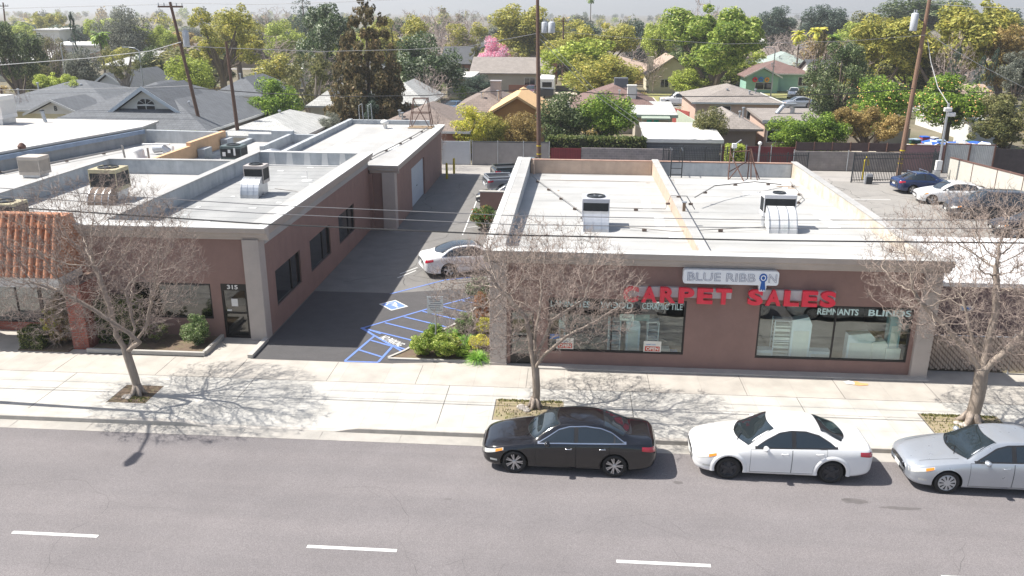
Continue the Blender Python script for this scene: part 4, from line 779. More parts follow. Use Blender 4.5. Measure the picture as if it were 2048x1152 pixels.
SEDAN = [ # x, w, zbot, wsh, zsh, wtop, ztop
 (0, .50, .36, .44, .60, .28, .635), (.07, .68, .27, .60, .66, .40, .70), (.2, .80, .22, .70, .71, .48, .765), (.45, .885, .19, .78, .765, .55, .835), (.8, .915, .18, .815, .83, .6, .90), (1.15, .922, .18, .83, .885, .64, .955),
 (1.40, .922, .18, .84, .915, .66, .99), (1.75, .922, .18, .84, .935, .62, 1.21), (2.15, .922, .18, .845, .95, .575, 1.41), (2.65, .922, .18, .85, .965, .585, 1.462), (3.1, .922, .18, .85, .98, .575, 1.45),
 (3.5, .92, .18, .845, .995, .56, 1.37), (3.9, .918, .19, .835, 1.01, .56, 1.22), (4.2, .905, .2, .815, 1.01, .58, 1.10), (4.45, .88, .22, .78, 1.0, .58, 1.065), (4.68, .83, .27, .72, .98, .54, 1.045), (4.80, .74, .33, .64, .90, .46, .97), (4.86, .62, .42, .54, .80, .36, .86)]
def scaled(S, L=None, W=None, H=None, f=None):
    L0 = S[-1][0]; out = []
    for r in S:
        x, w, zb, ws, zs, wt, zt = r; a = (L or L0)/L0; h = (H/1.462) if H else 1; ww = (W/1.845) if W else 1
        out.append((x*a, w*ww, zb, ws*ww, zs*h, wt*ww, zt*h))
    return out
class Body:
    def __init__(s, S, nt=4):
        A = np.array(S); s.L = A[-1, 0]; xs0 = A[:, 0]
        s.x = np.unique(np.concatenate([np.linspace(0, s.L, 150), [0.02, .04, s.L-.02, s.L-.04]]))
        def cub(col):      # monotone-ish cubic
            y = A[:, col]; h = np.diff(xs0); d = np.diff(y)/h; m = np.zeros(len(y)); m[0], m[-1] = d[0], d[-1]
            for i in range(1, len(y)-1): m[i] = 0 if d[i-1]*d[i] <= 0 else 2*d[i-1]*d[i]/(d[i-1]+d[i])
            i = np.clip(np.searchsorted(xs0, s.x)-1, 0, len(h)-1); t = (s.x-xs0[i])/h[i]
            return (2*t**3-3*t**2+1)*y[i]+(t**3-2*t**2+t)*h[i]*m[i]+(-2*t**3+3*t**2)*y[i+1]+(t**3-t**2)*h[i]*m[i+1]
        w, zb, ws, zs, wt, zt = [cub(k) for k in range(1, 7)]; s.zs = zs; s.zt = zt
        C = []
        dz = zt-zs
        for y, z in ((0*w, zb), (.8*w, zb), (.955*w, zb+.045), (w*.985, zb+.16), (w, zb+.5*(zs-zb)), (w*.985, zb+.8*(zs-zb)), (ws+.25*(w-ws), zs-.02), (ws-.02, zs+.02*np.minimum(1, dz*4)),
                     (ws+(wt-ws)*.55, zs+dz*.52), (wt+.01, zt-.13*dz-.004), (wt*.86, zt-.045*dz), (wt*.5, zt-.008*dz), (0*w, zt)): C.append(np.stack([y, z], 1))
        C = np.array(C)            # k, nx, 2
        P = [C[0]]
        for k in range(len(C)-1):
            p0, p1, p2, p3 = C[max(k-1, 0)], C[k], C[k+1], C[min(k+2, len(C)-1)]
            if k == len(C)-2: p3 = C[k+1]*1.0; p3 = np.stack([-C[k][:, 0], C[k][:, 1]], 1)
            for j in range(1, nt+1):
                t = j/nt; P.append(.5*((2*p1)+(-p0+p2)*t+(2*p0-5*p1+4*p2-p3)*t*t+(-p0+3*p1-3*p2+p3)*t**3))
        s.P = np.array(P).transpose(1, 0, 2)   # nx, m, 2
        s.P[:, :, 0] = np.maximum(s.P[:, :, 0], 0)
    def sec(s, x):
        i = int(np.clip(np.searchsorted(s.x, x)-1, 0, len(s.x)-2)); t = (x-s.x[i])/(s.x[i+1]-s.x[i]); return s.P[i]*(1-t)+s.P[i+1]*t
    def Y(s, x, z):
        p = s.sec(x)[4:]; zz = np.maximum.accumulate(p[:, 1]); return float(np.interp(z, zz+np.arange(len(zz))*1e-7, p[:, 0]))
    def Z(s, x, y):
        p = s.sec(x)[24:][::-1]; yy = np.maximum.accumulate(p[:, 0]); return float(np.interp(abs(y), yy+np.arange(len(yy))*1e-7, p[:, 1]))
    def belt(s, x): return float(np.interp(x, s.x, s.zs))
    def roof(s, x): return float(np.interp(x, s.x, s.zt))
    def XF(s, y, z, back=False):
        r = range(len(s.x)-1, 0, -1) if back else range(len(s.x)-1)
        for i in r:
            p = s.P[i][2:]; zz = p[:, 1]
            if zz[0] <= z <= zz[-1]:
                w = float(np.interp(z, np.maximum.accumulate(zz), p[:, 0]))
                if w >= abs(y): return s.x[i]
        return s.x[len(s.x)//2]
def grid(b, f, na, nb):
    vs = [f(i/na, j/nb) for i in range(na+1) for j in range(nb+1)]
    b.add(vs, [(i*(nb+1)+j, (i+1)*(nb+1)+j, (i+1)*(nb+1)+j+1, i*(nb+1)+j+1) for i in range(na) for j in range(nb)])
def wheel_meshes(r, style, w=.215):
    """tyre and rim about the origin, axle along y, outer face at -y"""
    ty = MB(); ty.lathe([(r*.70, -w*.40), (r*.74, -w*.47), (r*.90, -w*.5), (r*.975, -w*.42), (r, -w*.25), (r, w*.25), (r*.975, w*.42), (r*.9, w*.5), (r*.7, w*.4)], axis='y', n=32)
    rm = MB(); R1 = r*(.80 if style == 'multi' else .70)
    rm.lathe([(R1, -w*.42), (R1*.97, -w*.46), (R1*.91, -w*.42), (R1*.88, -w*.2), (R1*.86, w*.3)], axis='y', n=32)
    rm.cur = 1; rm.lathe([(R1*.9, w*.05), (.001, w*.05)], axis='y', n=24); rm.cur = 0
    def spoke(a, r0, r1, w0, w1, y0, y1):
        c, s_ = math.cos(a), math.sin(a); q = []
        for rr_, ww, yy in ((r0, w0, y0), (r1, w1, y1)):
            for sg in (-1, 1): q.append((rr_*c-sg*ww*s_, yy, rr_*s_+sg*ww*c)); q.append((rr_*c-sg*ww*s_, yy+.03, rr_*s_+sg*ww*c))
        rm.add(q, [(0, 2, 6, 4), (0, 4, 5, 1), (2, 3, 7, 6), (1, 5, 7, 3)])
    if style == 'multi':
        for k in range(7):
            for e in (-.13, .13): a = 2*math.pi*k/7+e; spoke(a, R1*.16, R1*.95, .012, .015, -w*.34, -w*.42)
    elif style == 'five':
        for k in range(5): a = 2*math.pi*k/5+.3; spoke(a, R1*.12, R1*.95, .03, .05, -w*.3, -w*.42)
    elif style == 'steel':
        rm.lathe([(R1*.9, -w*.28), (R1*.72, -w*.2), (R1*.5, -w*.34), (.001, -w*.36)], axis='y', n=24)
        for k in range(5): a = 2*math.pi*k/5+.3; spoke(a, R1*.2, R1*.9, .04, .05, -w*.40, -w*.36)
    elif style == 'cap':
        rm.lathe([(R1*.94, -w*.40), (R1*.8, -w*.47), (R1*.3, -w*.50), (.001, -w*.52)], axis='y', n=32)
        rm.cur = 1
        for k in range(10): a = 2*math.pi*k/10; spoke(a, R1*.38, R1*.86, .006, .02, -w*.53, -w*.51)
        rm.cur = 0
    rm.lathe([(R1*.2, -w*.3), (R1*.2, -w*.42), (R1*.14, -w*.45), (.001, -w*.45)], axis='y', n=16)
    return ty, rm
_wc = {}
def car(name, label, cat, loc, rz, S, body, wx=(.93, 3.70), wr=.335, style='multi', rimmat=ALLOY, win=None, ws=None, rw_=None, chrome=True, dark_roof=None, archflare=False, doors=((1.52, 2.62), (2.64, 3.55)), glass=CGLASS, wsg=CGLASSF, lamps='a', group=None, arch=None, bed=None, rails=False, bpil=None):
    t = thing(name, loc, label, cat, group, rz); B = Body(S); nx, m = B.P.shape[:2]; L2 = B.L/2
    o = lambda x, y, z: (x-L2, y, z)
    ar = arch or wr+.055; zc = wr
    # --- skin with wheel arches cut
    for_side = MB(); vs = []; idx = {}
    X = B.x; V = np.zeros((nx, 2*m-1, 3))
    for i in range(nx):
        p = B.P[i]
        for j in range(m): V[i, m-1+j] = (X[i], p[m-1-j][0]*-1, p[m-1-j][1]) if False else (X[i], p[m-1-j, 0], p[m-1-j, 1])
        for j in range(m): V[i, m-1-j] = (X[i], -p[m-1-j, 0], p[m-1-j, 1])
    # column c: c=0 bottom centre(-), m-1 top centre, 2m-2 bottom centre(+)
    keep = np.ones((nx-1, 2*m-2), bool)
    for wxx in wx:
        for i in range(nx-1):
            for j in range(2*m-2):
                c = (V[i, j]+V[i+1, j+1]+V[i+1, j]+V[i, j+1])/4
                if abs(c[1]) > .45 and math.hypot(c[0]-wxx, c[2]-zc) < ar: keep[i, j] = False
    used = np.zeros((nx, 2*m-1, 2), bool)
    for i in range(nx-1):
        for j in range(2*m-2):
            k = 0 if keep[i, j] else 1
            for a, c in ((i, j), (i+1, j), (i, j+1), (i+1, j+1)): used[a, c, k] = True
    for i in range(nx):
        for j in range(2*m-1):
            if used[i, j, 0] and used[i, j, 1] and V[i, j, 2] > .1:
                for wxx in wx:
                    dx, dz = V[i, j, 0]-wxx, V[i, j, 2]-zc; d = math.hypot(dx, dz)
                    if ar*.7 < d < ar*1.3 and dz > -.1: V[i, j, 0] = wxx+dx/d*ar; V[i, j, 2] = zc+dz/d*ar
    b = MB(); W2 = 2*m-1; b.v = [o(*V[i, j]) for i in range(nx) for j in range(W2)]
    b.f = [(i*W2+j, i*W2+j+1, (i+1)*W2+j+1, (i+1)*W2+j) for i in range(nx-1) for j in range(W2-1) if keep[i, j]]
    b.f += [tuple(i for i in range(W2)), tuple((nx-1)*W2+W2-1-i for i in range(W2))]; b.m = [0]*len(b.f)
    skin = b.build('body', body, t, smooth=True)
    b = MB()                                             # wheel wells, underside
    for wxx in wx:
        for sg in (-1, 1):
            n = 14; pr = [(wxx+ar*1.0*math.cos(a), zc+ar*1.0*math.sin(a)) for a in np.linspace(-.35, math.pi+.35, n)]
            y0, y1 = sg*(B.Y(wxx, .55)-.02), sg*.5
            b.add([o(p[0], y0, p[1]) for p in pr]+[o(p[0], y1, p[1]) for p in pr], [(i, i+1, n+i+1, n+i) for i in range(n-1)]+[tuple(range(n, 2*n))])
    b.box(-L2+.35, L2-.35, -.74, .74, .21, .3); b.build('underside', GAP, t)
    if archflare:
        for wxx in wx:
            for sg in (-1, 1):
                b = MB()
                n = 18; A_ = np.linspace(-.2, math.pi+.2, n); f_ = lambda rr_, off: [o(wxx+rr_*math.cos(a), sg*(B.Y(min(max(wxx+rr_*math.cos(a), .1), B.L-.1), max(zc+rr_*math.sin(a), .3))+off), zc+rr_*math.sin(a)) for a in A_]
                b.add(f_(ar-.002, .006)+f_(ar+.03, .035)+f_(ar+.075, .028)+f_(ar+.12, .002), [(k*n+i, k*n+i+1, (k+1)*n+i+1, (k+1)*n+i) for k in range(3) for i in range(n-1)])
                b.build('wheel_arch_flare', body, t, smooth=True)
    # --- wheels
    key = (wr, style, rimmat.name)
    for wxx in wx:
        for sg in (-1, 1):
            if key not in _wc:
                ty, rm = wheel_meshes(wr, style); _wc[key] = (ty, rm)
            ty, rm = _wc[key]; wt = thing('wheel', (wxx-L2, sg*(min(.80, B.Y(wxx, .5)-.11)), wr)); wt.parent = t
            if sg > 0: wt.rotation_euler = (0, 0, math.pi)
            if isinstance(ty, MB):
                a = ty.build('tyre', BLACK, wt, smooth=True); r = rm.build('rim', [rimmat, GAP], wt); _wc[key] = (a, r)
            else:
                for q in (ty, rm): c = q.copy(); COL.objects.link(c); c.parent = wt
    # --- doors, seams
    def cutarch(g, e):
        cx_ = wx[1]-L2; rr_ = ar+e+(.10 if archflare else 0); bad = set()
        for i_, p in enumerate(g.v):
            if math.hypot(p[0]-cx_, p[2]-zc) < rr_: bad.add(i_)
        keepf = [f for f in g.f if sum(i_ in bad for i_ in f) < 4]
        used_ = {i_ for f in keepf for i_ in f if i_ in bad}
        for i_ in used_:
            p = g.v[i_]; d_ = math.hypot(p[0]-cx_, p[2]-zc); xx = cx_+(p[0]-cx_)/d_*rr_; zz = zc+(p[2]-zc)/d_*rr_; g.v[i_] = (xx, p[1], zz)
        g.f = keepf; g.m = [0]*len(keepf)
    zl = lambda x: .33
    for sg in (-1, 1):
        for (xa, xb) in doors:
            g = MB(); zb_ = .27
            grid(g, lambda a, c: o(xa-.008+(xb-xa+.016)*a, sg*(B.Y(xa-.008+(xb-xa+.016)*a, zb_+(B.belt(xa+(xb-xa)*a)-.005-zb_)*c)+.0015), zb_+(B.belt(xa+(xb-xa)*a)-.005-zb_)*c), 40, 26)
            cutarch(g, .012)
            gp = g.build('door_gap', GAP, t, smooth=True)
            g = MB(); ar2 = wx[1]
            def fdoor(a, c):
                x = xa+(xb-xa)*a; z0 = zb_+.012; z = z0+(B.belt(x)-.012-z0)*c
                dd = math.hypot(x-ar2, z-zc)
                return o(x, sg*(B.Y(x, z)+.004), z)
            grid(g, fdoor, 44, 28); cutarch(g, .024); dr = g.build('door', body, t, smooth=True)
            xh = xb-.19; zh = B.belt(xh)-.13; h = MB(); yh = B.Y(xh, zh)
            h.tube([o(xh-.09, sg*(yh+.0), zh), o(xh-.075, sg*(yh+.035), zh+.003), o(xh+.075, sg*(yh+.035), zh+.006), o(xh+.09, sg*yh, zh)], .014, 6)
            h.build('handle', CHROME if chrome else body, dr, smooth=True)
        # side glass
        wxs = [w_[0] for w_ in win]; up = [w_[1] for w_ in win]
        top = lambda x: float(np.interp(x, wxs, up)); low = lambda x: B.belt(x)+.018
        xa, xb = wxs[0], wxs[-1]
        def fwin(x0, x1, e, off):
            def f(a, c):
                x = x0+(x1-x0)*a; z0 = low(x)-e; z1 = max(top(x), low(x))+e; z = z0+(z1-z0)*c
                return o(x, sg*(B.Y(x, z)+off), z)
            return f
        tr = MB(); grid(tr, fwin(xa-.05, xb+.06, .022, .003), 40, 8); tr.build('window_trim', CHROME if chrome else TRIM, t, smooth=True)
        cuts = bpil or ((xa, 2.58), (2.68, xb-.28), (xb-.25, xb))
        tb = MB(); grid(tb, fwin(xa, xb, .002, .006), 40, 8); tb.build('window_pillar', TRIM, t, smooth=True)
        for (p, q_) in cuts:
            g = MB(); grid(g, fwin(p+.008, q_-.008, -.008, .009), 20, 8); g.build('window', glass, t, smooth=True)
        # mirror
        xm = xa+.22; g = MB(); ym = B.Y(xm, B.belt(xm)); zm = B.belt(xm)+.03
        for k, (s0, s1) in enumerate(((0, 1),)):
            n = 8; ring = []
            for (dy, ry, rz_) in ((.0, .02, .02), (.05, .045, .03), (.07, .07, .065), (.18, .085, .075), (.23, .05, .05), (.24, .01, .01)):
                ring.append([o(xm+ry*math.cos(a), sg*(ym+dy), zm+.03+rz_*math.sin(a)) for a in np.linspace(0, 2*math.pi, n+1)[:-1]])
            g.add([p for r_ in ring for p in r_], [(i*n+j, i*n+(j+1) % n, (i+1)*n+(j+1) % n, (i+1)*n+j) for i in range(5) for j in range(n)])
        g.build('mirror', body, t, smooth=True)
    # windscreen and rear window
    def screen(x0, x1, w0, w1, bow0, bow1, off, e=0):
        def f(a, c):
            wl = w0+(w1-w0)*a+e; y = (2*c-1)*wl; xf = x0+bow0*(y/w0)**2-e; xr = x1+bow1*(y/w1)**2+e; x = xf+(xr-xf)*a
            return o(x, y, B.Z(x, y)+off)
        return f
    for nm, p, gm in (('windscreen', ws, wsg), ('rear_window', rw_, glass)):
        if p:
            g = MB(); grid(g, screen(*p, .003, .018), 14, 18); g.build(nm+'_seal', TRIM, t, smooth=True)
            g = MB(); grid(g, screen(*p, .006), 14, 18); g.build(nm, gm, t, smooth=True)
    if ws:
        g = MB()
        for y0 in (-.55, .0): g.tube([o(ws[0]-.02, y0+.1, B.Z(ws[0]-.02, y0)+.02), o(ws[0]+.16, y0+.5, B.Z(ws[0]+.2, y0+.5)+.025)], .009, 5)
        g.build('wiper', TRIM, t)
    if dark_roof:
        g = MB(); grid(g, screen(dark_roof[0], dark_roof[1], .52, .52, .06, -.05, .004), 14, 14); g.build('roof_glass', CGLASS, t, smooth=True)
    # bonnet seam
    g = MB()
    for sg in (-1, 1):
        for i in range(16):
            x = .32+(ws[0]-.3)*i/16 if ws else 0; x2 = x+(ws[0]-.3)/16 if ws else .1
            y = sg*(.56+.12*i/16); y2 = sg*(.56+.12*(i+1)/16)
            g.add([o(x, y, B.Z(x, y)+.003), o(x2, y2, B.Z(x2, y2)+.003), o(x2, y2+.008*sg, B.Z(x2, y2)+.003), o(x, y+.008*sg, B.Z(x, y)+.003)], [(0, 1, 2, 3)])
    g.build('bonnet_seam', GAP, t)
    # grille, bumper intake, plates, lamps
    ef = lambda y0, y1, z0, z1, off, back=False: (lambda a, c: o(B.XF(y0+(y1-y0)*a, z0+(z1-z0)*c, back)+(off if back else -off), y0+(y1-y0)*a, z0+(z1-z0)*c))
    zf = B.belt(.05)
    g = MB(); grid(g, ef(-.40, .40, zf-.14, zf-.015, .008), 14, 4); gr = g.build('grille', TRIM, t, smooth=True)
    g = MB()
    for zz in (zf-.13, zf-.085, zf-.04): grid(g, ef(-.38, .38, zz, zz+.016, .02), 14, 1)
    g.build('grille_bar', CHROME if body != TRIM else TRIM, gr)
    g = MB(); grid(g, ef(-.48, .48, .34, .42, .008), 14, 3); g.build('lower_intake', TRIM, t, smooth=True)
    for back, z0 in ((False, .44), (True, .66)):
        g = MB(); x = B.XF(0, z0, back); s_ = 1 if back else -1; g.box(x-L2+(.004 if back else -.02), x-L2+(.02 if back else -.004), -.16, .16, z0-.06, z0+.06); g.build('licence_plate', PLATE, t)
    for sg in (-1, 1):
        def side(x0, x1, za, zb2, zc2, zd, off):     # quad region: left za..zb2 at x0, zc2..zd at x1
            return lambda a, c: (lambda x, z: o(x, sg*(B.Y(x, z)+off), z))(x0+(x1-x0)*a, (za+(zc2-za)*a)*(1-c)+(zb2+(zd-zb2)*a)*c)
        h0 = zf
        g = MB(); grid(g, side(.045, .62, h0-.13, h0-.02, B.belt(.62)-.10, B.belt(.62)-.035, .006), 12, 5); hl = g.build('headlight', LAMP, t, smooth=True)
        g = MB(); grid(g, side(.40, .60, B.belt(.4)-.12, B.belt(.4)-.05, B.belt(.6)-.098, B.belt(.6)-.04, .010), 5, 3); g.build('turn_lens', AMB, hl, smooth=True)
        xr = B.L; zr_ = B.belt(xr-.25)
        g = MB(); grid(g, side(xr-.42, xr-.045, zr_-.16, zr_-.05, zr_-.22, zr_-.08, .008), 10, 5); g.build('tail_light', TAIL, t, smooth=True)
        g = MB(); grid(g, side(.25, .45, .36, .42, .36, .42, .006), 4, 2); g.build('fog_lamp', LAMP, t, smooth=True)
    if bed:
        x0, x1 = bed; g = MB(); zb2 = B.roof((x0+x1)/2); g.box(x0-L2, x1-L2, -.70, .70, zb2+.002, zb2+.006); g.build('bed_floor', TRIM, t)
        g = MB()
        for s_ in (-1, 1): g.box(x0-L2-.05, x1-L2+.1, s_*.80-.07, s_*.80+.07, zb2-.08, zb2+.12)
        g.box(x1-L2+.02, x1-L2+.1, -.73, .73, zb2-.3, zb2+.12); g.build('bed_side', body, t, bevel=.02)
    if rails:
        for s_ in (2.35, 3.2): g = MB(); zz = B.roof(s_)+.1; g.tube([o(s_, -.55, zz-.13), o(s_, -.6, zz), o(s_, .6, zz), o(s_, .55, zz-.13)], .022, 6); g.build('roof_bar', CHROME, t)
    return t
WINA = [(1.62, .95), (1.85, 1.08), (2.15, 1.27), (2.45, 1.355), (2.9, 1.375), (3.3, 1.33), (3.6, 1.23), (3.82, 1.10), (3.95, 1.03)]
BLK_P = paint('black_car_paint', (.006, .006, .008), .1); WHT_P = paint('white_car_paint', (.74, .74, .74), .3); SIL_P = paint('silver_car_paint', (.44, .47, .51), .28, .55)
BLU_P = paint('dark_blue_car_paint', (.012, .03, .10), .2); GRY_P = paint('dark_grey_car_paint', (.05, .052, .06), .25, .3)
def place(u0, v0, u1, v1, wb, z=.17, wxs=(.93, 3.70), L=4.86, W=.80):
    """position from the two near-side wheel centres"""
    a = gz(u0, v0, z); c = gz(u1, v1, z); return a, c
RZ = -.15
# near wheel centres give x; kerbside cars stand parallel to the kerb
def park(u0, wx0, L, v=928, zz=.2):
    a = gz(u0, v, .2); return a.x-wx0+L/2, a.y
x, y = park(1029, .93, 4.86, 922); car('parked_sedan', 'black sedan with chrome window trim and multi-spoke alloys parked at the kerb', 'car', (x, y+.84, RZ), R(-.3), SEDAN, BLK_P, (.93, 3.705), .34, 'multi', ALLOY, WINA, (1.28, 2.07, .70, .52, .22, .10), (3.42, 4.12, .50, .62, -.02, -.2), chrome=True)
AV = [(a, w*1.0, zb, ws*1.0, zs*1.02, wt*.98, zt*1.02) for a, w, zb, ws, zs, wt, zt in SEDAN]
x, y = park(1457, .95, 4.85, 934)
car('parked_sedan', 'white sedan with flared arches and black steel wheels parked behind the black sedan', 'car', (x, y+.84, RZ), R(-.3), AV, WHT_P, (.95, 3.72), .335, 'steel', BSTEEL, [(1.68, .98), (1.95, 1.15), (2.3, 1.33), (2.6, 1.39), (3.0, 1.385), (3.35, 1.30), (3.65, 1.14), (3.78, 1.05)], (1.22, 2.05, .72, .53, .24, .10), (3.45, 4.15, .50, .62, -.02, -.2), chrome=False, archflare=True, bpil=((1.68, 2.62), (2.72, 3.78)))
SV = scaled(SEDAN, 4.93, 1.85, 1.475); x, y = park(1893, .98, 4.93, 963)
car('parked_sedan', 'silver sedan with slotted silver hubcaps parked at the kerb by the right tree', 'car', (x, y+.84, RZ), R(-.3), SV, SIL_P, (.98, 3.78), .335, 'cap', SILV, [(a+.05, z) for a, z in WINA], (1.25, 2.1, .72, .53, .22, .10), (3.45, 4.15, .50, .62, -.02, -.2), chrome=False)
# white sedan in the driveway seen from behind (nose points right and away)
HD = math.atan2(.45, 1)  # heading
def faceto(ang): return ang+math.pi   # nose is at -x
a = gz(897, 541, .33); OPT = scaled(SEDAN, 4.85, 1.86, 1.46); ang = math.atan2(.42, 1)
hx, hy = math.cos(ang), math.sin(ang)      # forward direction
side = (math.sin(ang), -math.cos(ang))     # towards the near side
cx = a.x-side[0]*.82+hx*(3.70-2.43); cy = a.y-side[1]*.82+hy*(3.70-2.43)
car('parked_sedan', 'white sedan with a black glass roof parked nose-in beside the accessible bay', 'car', (cx, cy, 0), faceto(ang), OPT, WHT_P, (.93, 3.70), .34, 'five', ALLOY, WINA, (1.28, 2.07, .70, .52, .22, .10), (3.42, 4.12, .50, .62, -.02, -.2), chrome=True, dark_roof=(2.15, 3.42))
# pickups by the low wall, noses hidden behind the shop parapet
PICK = [(0, .6, .5, .56, .95, .4, 1.0), (.08, .82, .42, .76, 1.0, .6, 1.06), (.3, .92, .4, .86, 1.04, .7, 1.1), (.9, .97, .4, .9, 1.08, .74, 1.14), (1.35, .98, .4, .91, 1.12, .74, 1.19), (1.75, .98, .4, .91, 1.14, .68, 1.5), (2.1, .98, .4, .91, 1.15, .66, 1.78), (2.7, .98, .4, .91, 1.15, .67, 1.84), (3.3, .98, .4, .91, 1.15, .66, 1.8), (3.5, .98, .4, .91, 1.15, .7, 1.6), (3.6, .98, .4, .91, 1.14, .78, 1.22), (3.7, .98, .42, .92, 1.14, .80, 1.18), (4.5, .98, .42, .92, 1.14, .80, 1.17), (5.5, .97, .45, .91, 1.14, .80, 1.17), (5.62, .9, .5, .84, 1.1, .7, 1.15), (5.66, .85, .55, .8, 1.06, .6, 1.1)]
PW = [(1.85, 1.2), (2.1, 1.5), (2.3, 1.66), (2.8, 1.7), (3.2, 1.66), (3.4, 1.5), (3.45, 1.25)]
BLT = paint('teal_black_truck_paint', (.012, .022, .03), .2); GRT = paint('silver_truck_paint', (.3, .31, .33), .3, .4)
def pickup(label, x, y, ang, col, group=None):
    return car('pickup_truck', label, 'pickup truck', (x, y, 0), ang, PICK, col, (1.0, 4.55), .39, 'five', ALLOY, PW, (1.35, 2.05, .74, .58, .12, .05), None, chrome=False, doors=((1.75, 2.6), (2.62, 3.35)), bed=(3.72, 5.45), bpil=((1.87, 2.56), (2.64, 3.42)), group=group)
pickup('dark teal pickup truck with its tailgate towards the alley, farther of the two', -3.0, 61.6, faceto(.30), BLT)
pickup('silver pickup truck parked between the dark pickup and the grey car', -3.2, 57.9, faceto(.30), GRT)
car('parked_car', 'dark grey car with its nose showing past the low brown wall', 'car', (-3.75, 53.6, 0), R(-8)+faceto(math.pi), scaled(SEDAN, 4.7, 1.82, 1.5), GRY_P, (.9, 3.6), .33, 'five', ALLOY, WINA, (1.28, 2.07, .70, .52, .22, .10), (3.42, 4.0, .50, .62, -.02, -.2))
# cars in the right lot
FOC = [r for r in scaled(SEDAN, 4.4, 1.82, 1.5)]; FOC = [(a, w, zb, ws, zs, wt, zt if a < 3.2 else zt+(.12 if a < 4.25 else 0)) for a, w, zb, ws, zs, wt, zt in FOC]
car('parked_car', 'dark blue sedan with silver roof bars beside the sliding gate', 'car', (25.3, 60.6, 0), faceto(0.12), scaled(SEDAN, 4.4, 1.74, 1.45), BLU_P, (.88, 3.4), .32, 'five', ALLOY, WINA, (1.2, 1.95, .68, .5, .2, .1), (3.2, 3.75, .48, .58, -.02, -.15), rails=True, bpil=((1.62, 2.5), (2.6, 3.5)), chrome=False, doors=((1.45, 2.4), (2.42, 3.2)))
car('parked_car', 'white hatchback parked between the blue sedan and the dark people carrier', 'car', (25.6, 57.0, 0), R(-6), FOC, WHT_P, (.88, 3.5), .32, 'five', ALLOY, [(1.5, .96), (1.9, 1.2), (2.3, 1.36), (2.9, 1.38), (3.5, 1.3), (3.75, 1.1)], (1.15, 1.95, .70, .52, .22, .10), (3.7, 4.2, .48, .6, -.02, -.1), chrome=False, bpil=((1.5, 2.4), (2.5, 3.75)), doors=((1.45, 2.4), (2.42, 3.2)))
MV = [(a, w*1.05, zb, ws*1.05, zs*1.08, wt*1.08, zt*1.2+(0.35 if 3.1 < a < 4.7 else 0)-(.0)) for a, w, zb, ws, zs, wt, zt in scaled(SEDAN, 4.9, 1.9, 1.5)]
MV = [(a, w, zb, ws, zs, wt, min(zt, 1.74)) for a, w, zb, ws, zs, wt, zt in MV]
car('parked_minivan', 'dark grey people carrier under the twigs of the right street tree', 'minivan', (26.2, 52.9, 0), R(-6), MV, GRY_P, (.95, 3.75), .34, 'five', ALLOY, [(1.6, 1.1), (2.0, 1.35), (2.4, 1.55), (3.0, 1.6), (3.9, 1.58), (4.3, 1.4), (4.4, 1.2)], (1.2, 2.05, .76, .58, .22, .10), None, chrome=False, bpil=((1.6, 2.5), (2.6, 3.4), (3.45, 4.4)))
car('parked_car', 'black sedan parked behind the low brick building', 'car', (26.8, 48.3, 0), R(-6), scaled(SEDAN, 4.8, 1.85, 1.5), BLK_P, (.93, 3.66), .33, 'five', ALLOY, WINA, (1.28, 2.07, .70, .52, .22, .10), (3.42, 4.12, .50, .62, -.02, -.2))
car('parked_car', 'black car half hidden by twigs at the right edge', 'car', (25.9, 43.6, 0), R(-6), scaled(SEDAN, 4.7, 1.82, 1.48), GRY_P, (.93, 3.6), .33, 'five', ALLOY, WINA, (1.28, 2.07, .70, .52, .22, .10), (3.42, 4.0, .50, .62, -.02, -.2))
# ------------------------------------------------------------------ bare street trees
BARK = mat('smooth_pale_bark', (.31, .255, .21), .75, .2, scale=3, stain=(.17, .135, .11), sscale=2, stretch=(3, 3, .6), bump=.3, bscale=12)
TWIG = mat('twigs', (.26, .205, .175), .8, .2, scale=2)
def colonize(rng, start, tips, A, step=.13, kill=.19, infl=1.2, iters=150):
    pos = [start]+[t for t in tips[0]]; par = list(tips[1]); pos = [np.array(p, float) for p in pos]
    P_ = np.array(pos); nd = np.full(len(A), 1e9); ni = np.zeros(len(A), int)
    def upd(new, base):
        nonlocal nd, ni
        for s_ in range(0, len(new), 400):
            D = np.linalg.norm(A[:, None]-new[None, s_:s_+400], axis=2); k = D.argmin(1); d = D[np.arange(len(A)), k]; m_ = d < nd; nd[m_] = d[m_]; ni[m_] = base+s_+k[m_]
    upd(P_, 0); alive = np.ones(len(A), bool)
    for it in range(iters):
        alive &= nd > kill
        act = alive & (nd < infl)
        if not act.any(): break
        idx = ni[act]; dirs = A[act]-P_[idx]; dirs /= np.linalg.norm(dirs, axis=1)[:, None]
        u_, inv = np.unique(idx, return_inverse=True); S_ = np.zeros((len(u_), 3)); np.add.at(S_, inv, dirs)
        S_ /= np.linalg.norm(S_, axis=1)[:, None]+1e-9; S_ += rng.normal(0, .22, S_.shape); S_ /= np.linalg.norm(S_, axis=1)[:, None]
        new = P_[u_]+S_*step; base = len(P_); P_ = np.vstack([P_, new]); par += list(u_); upd(new, base)
        if len(P_) > 12000: break
    return P_, np.array(par)
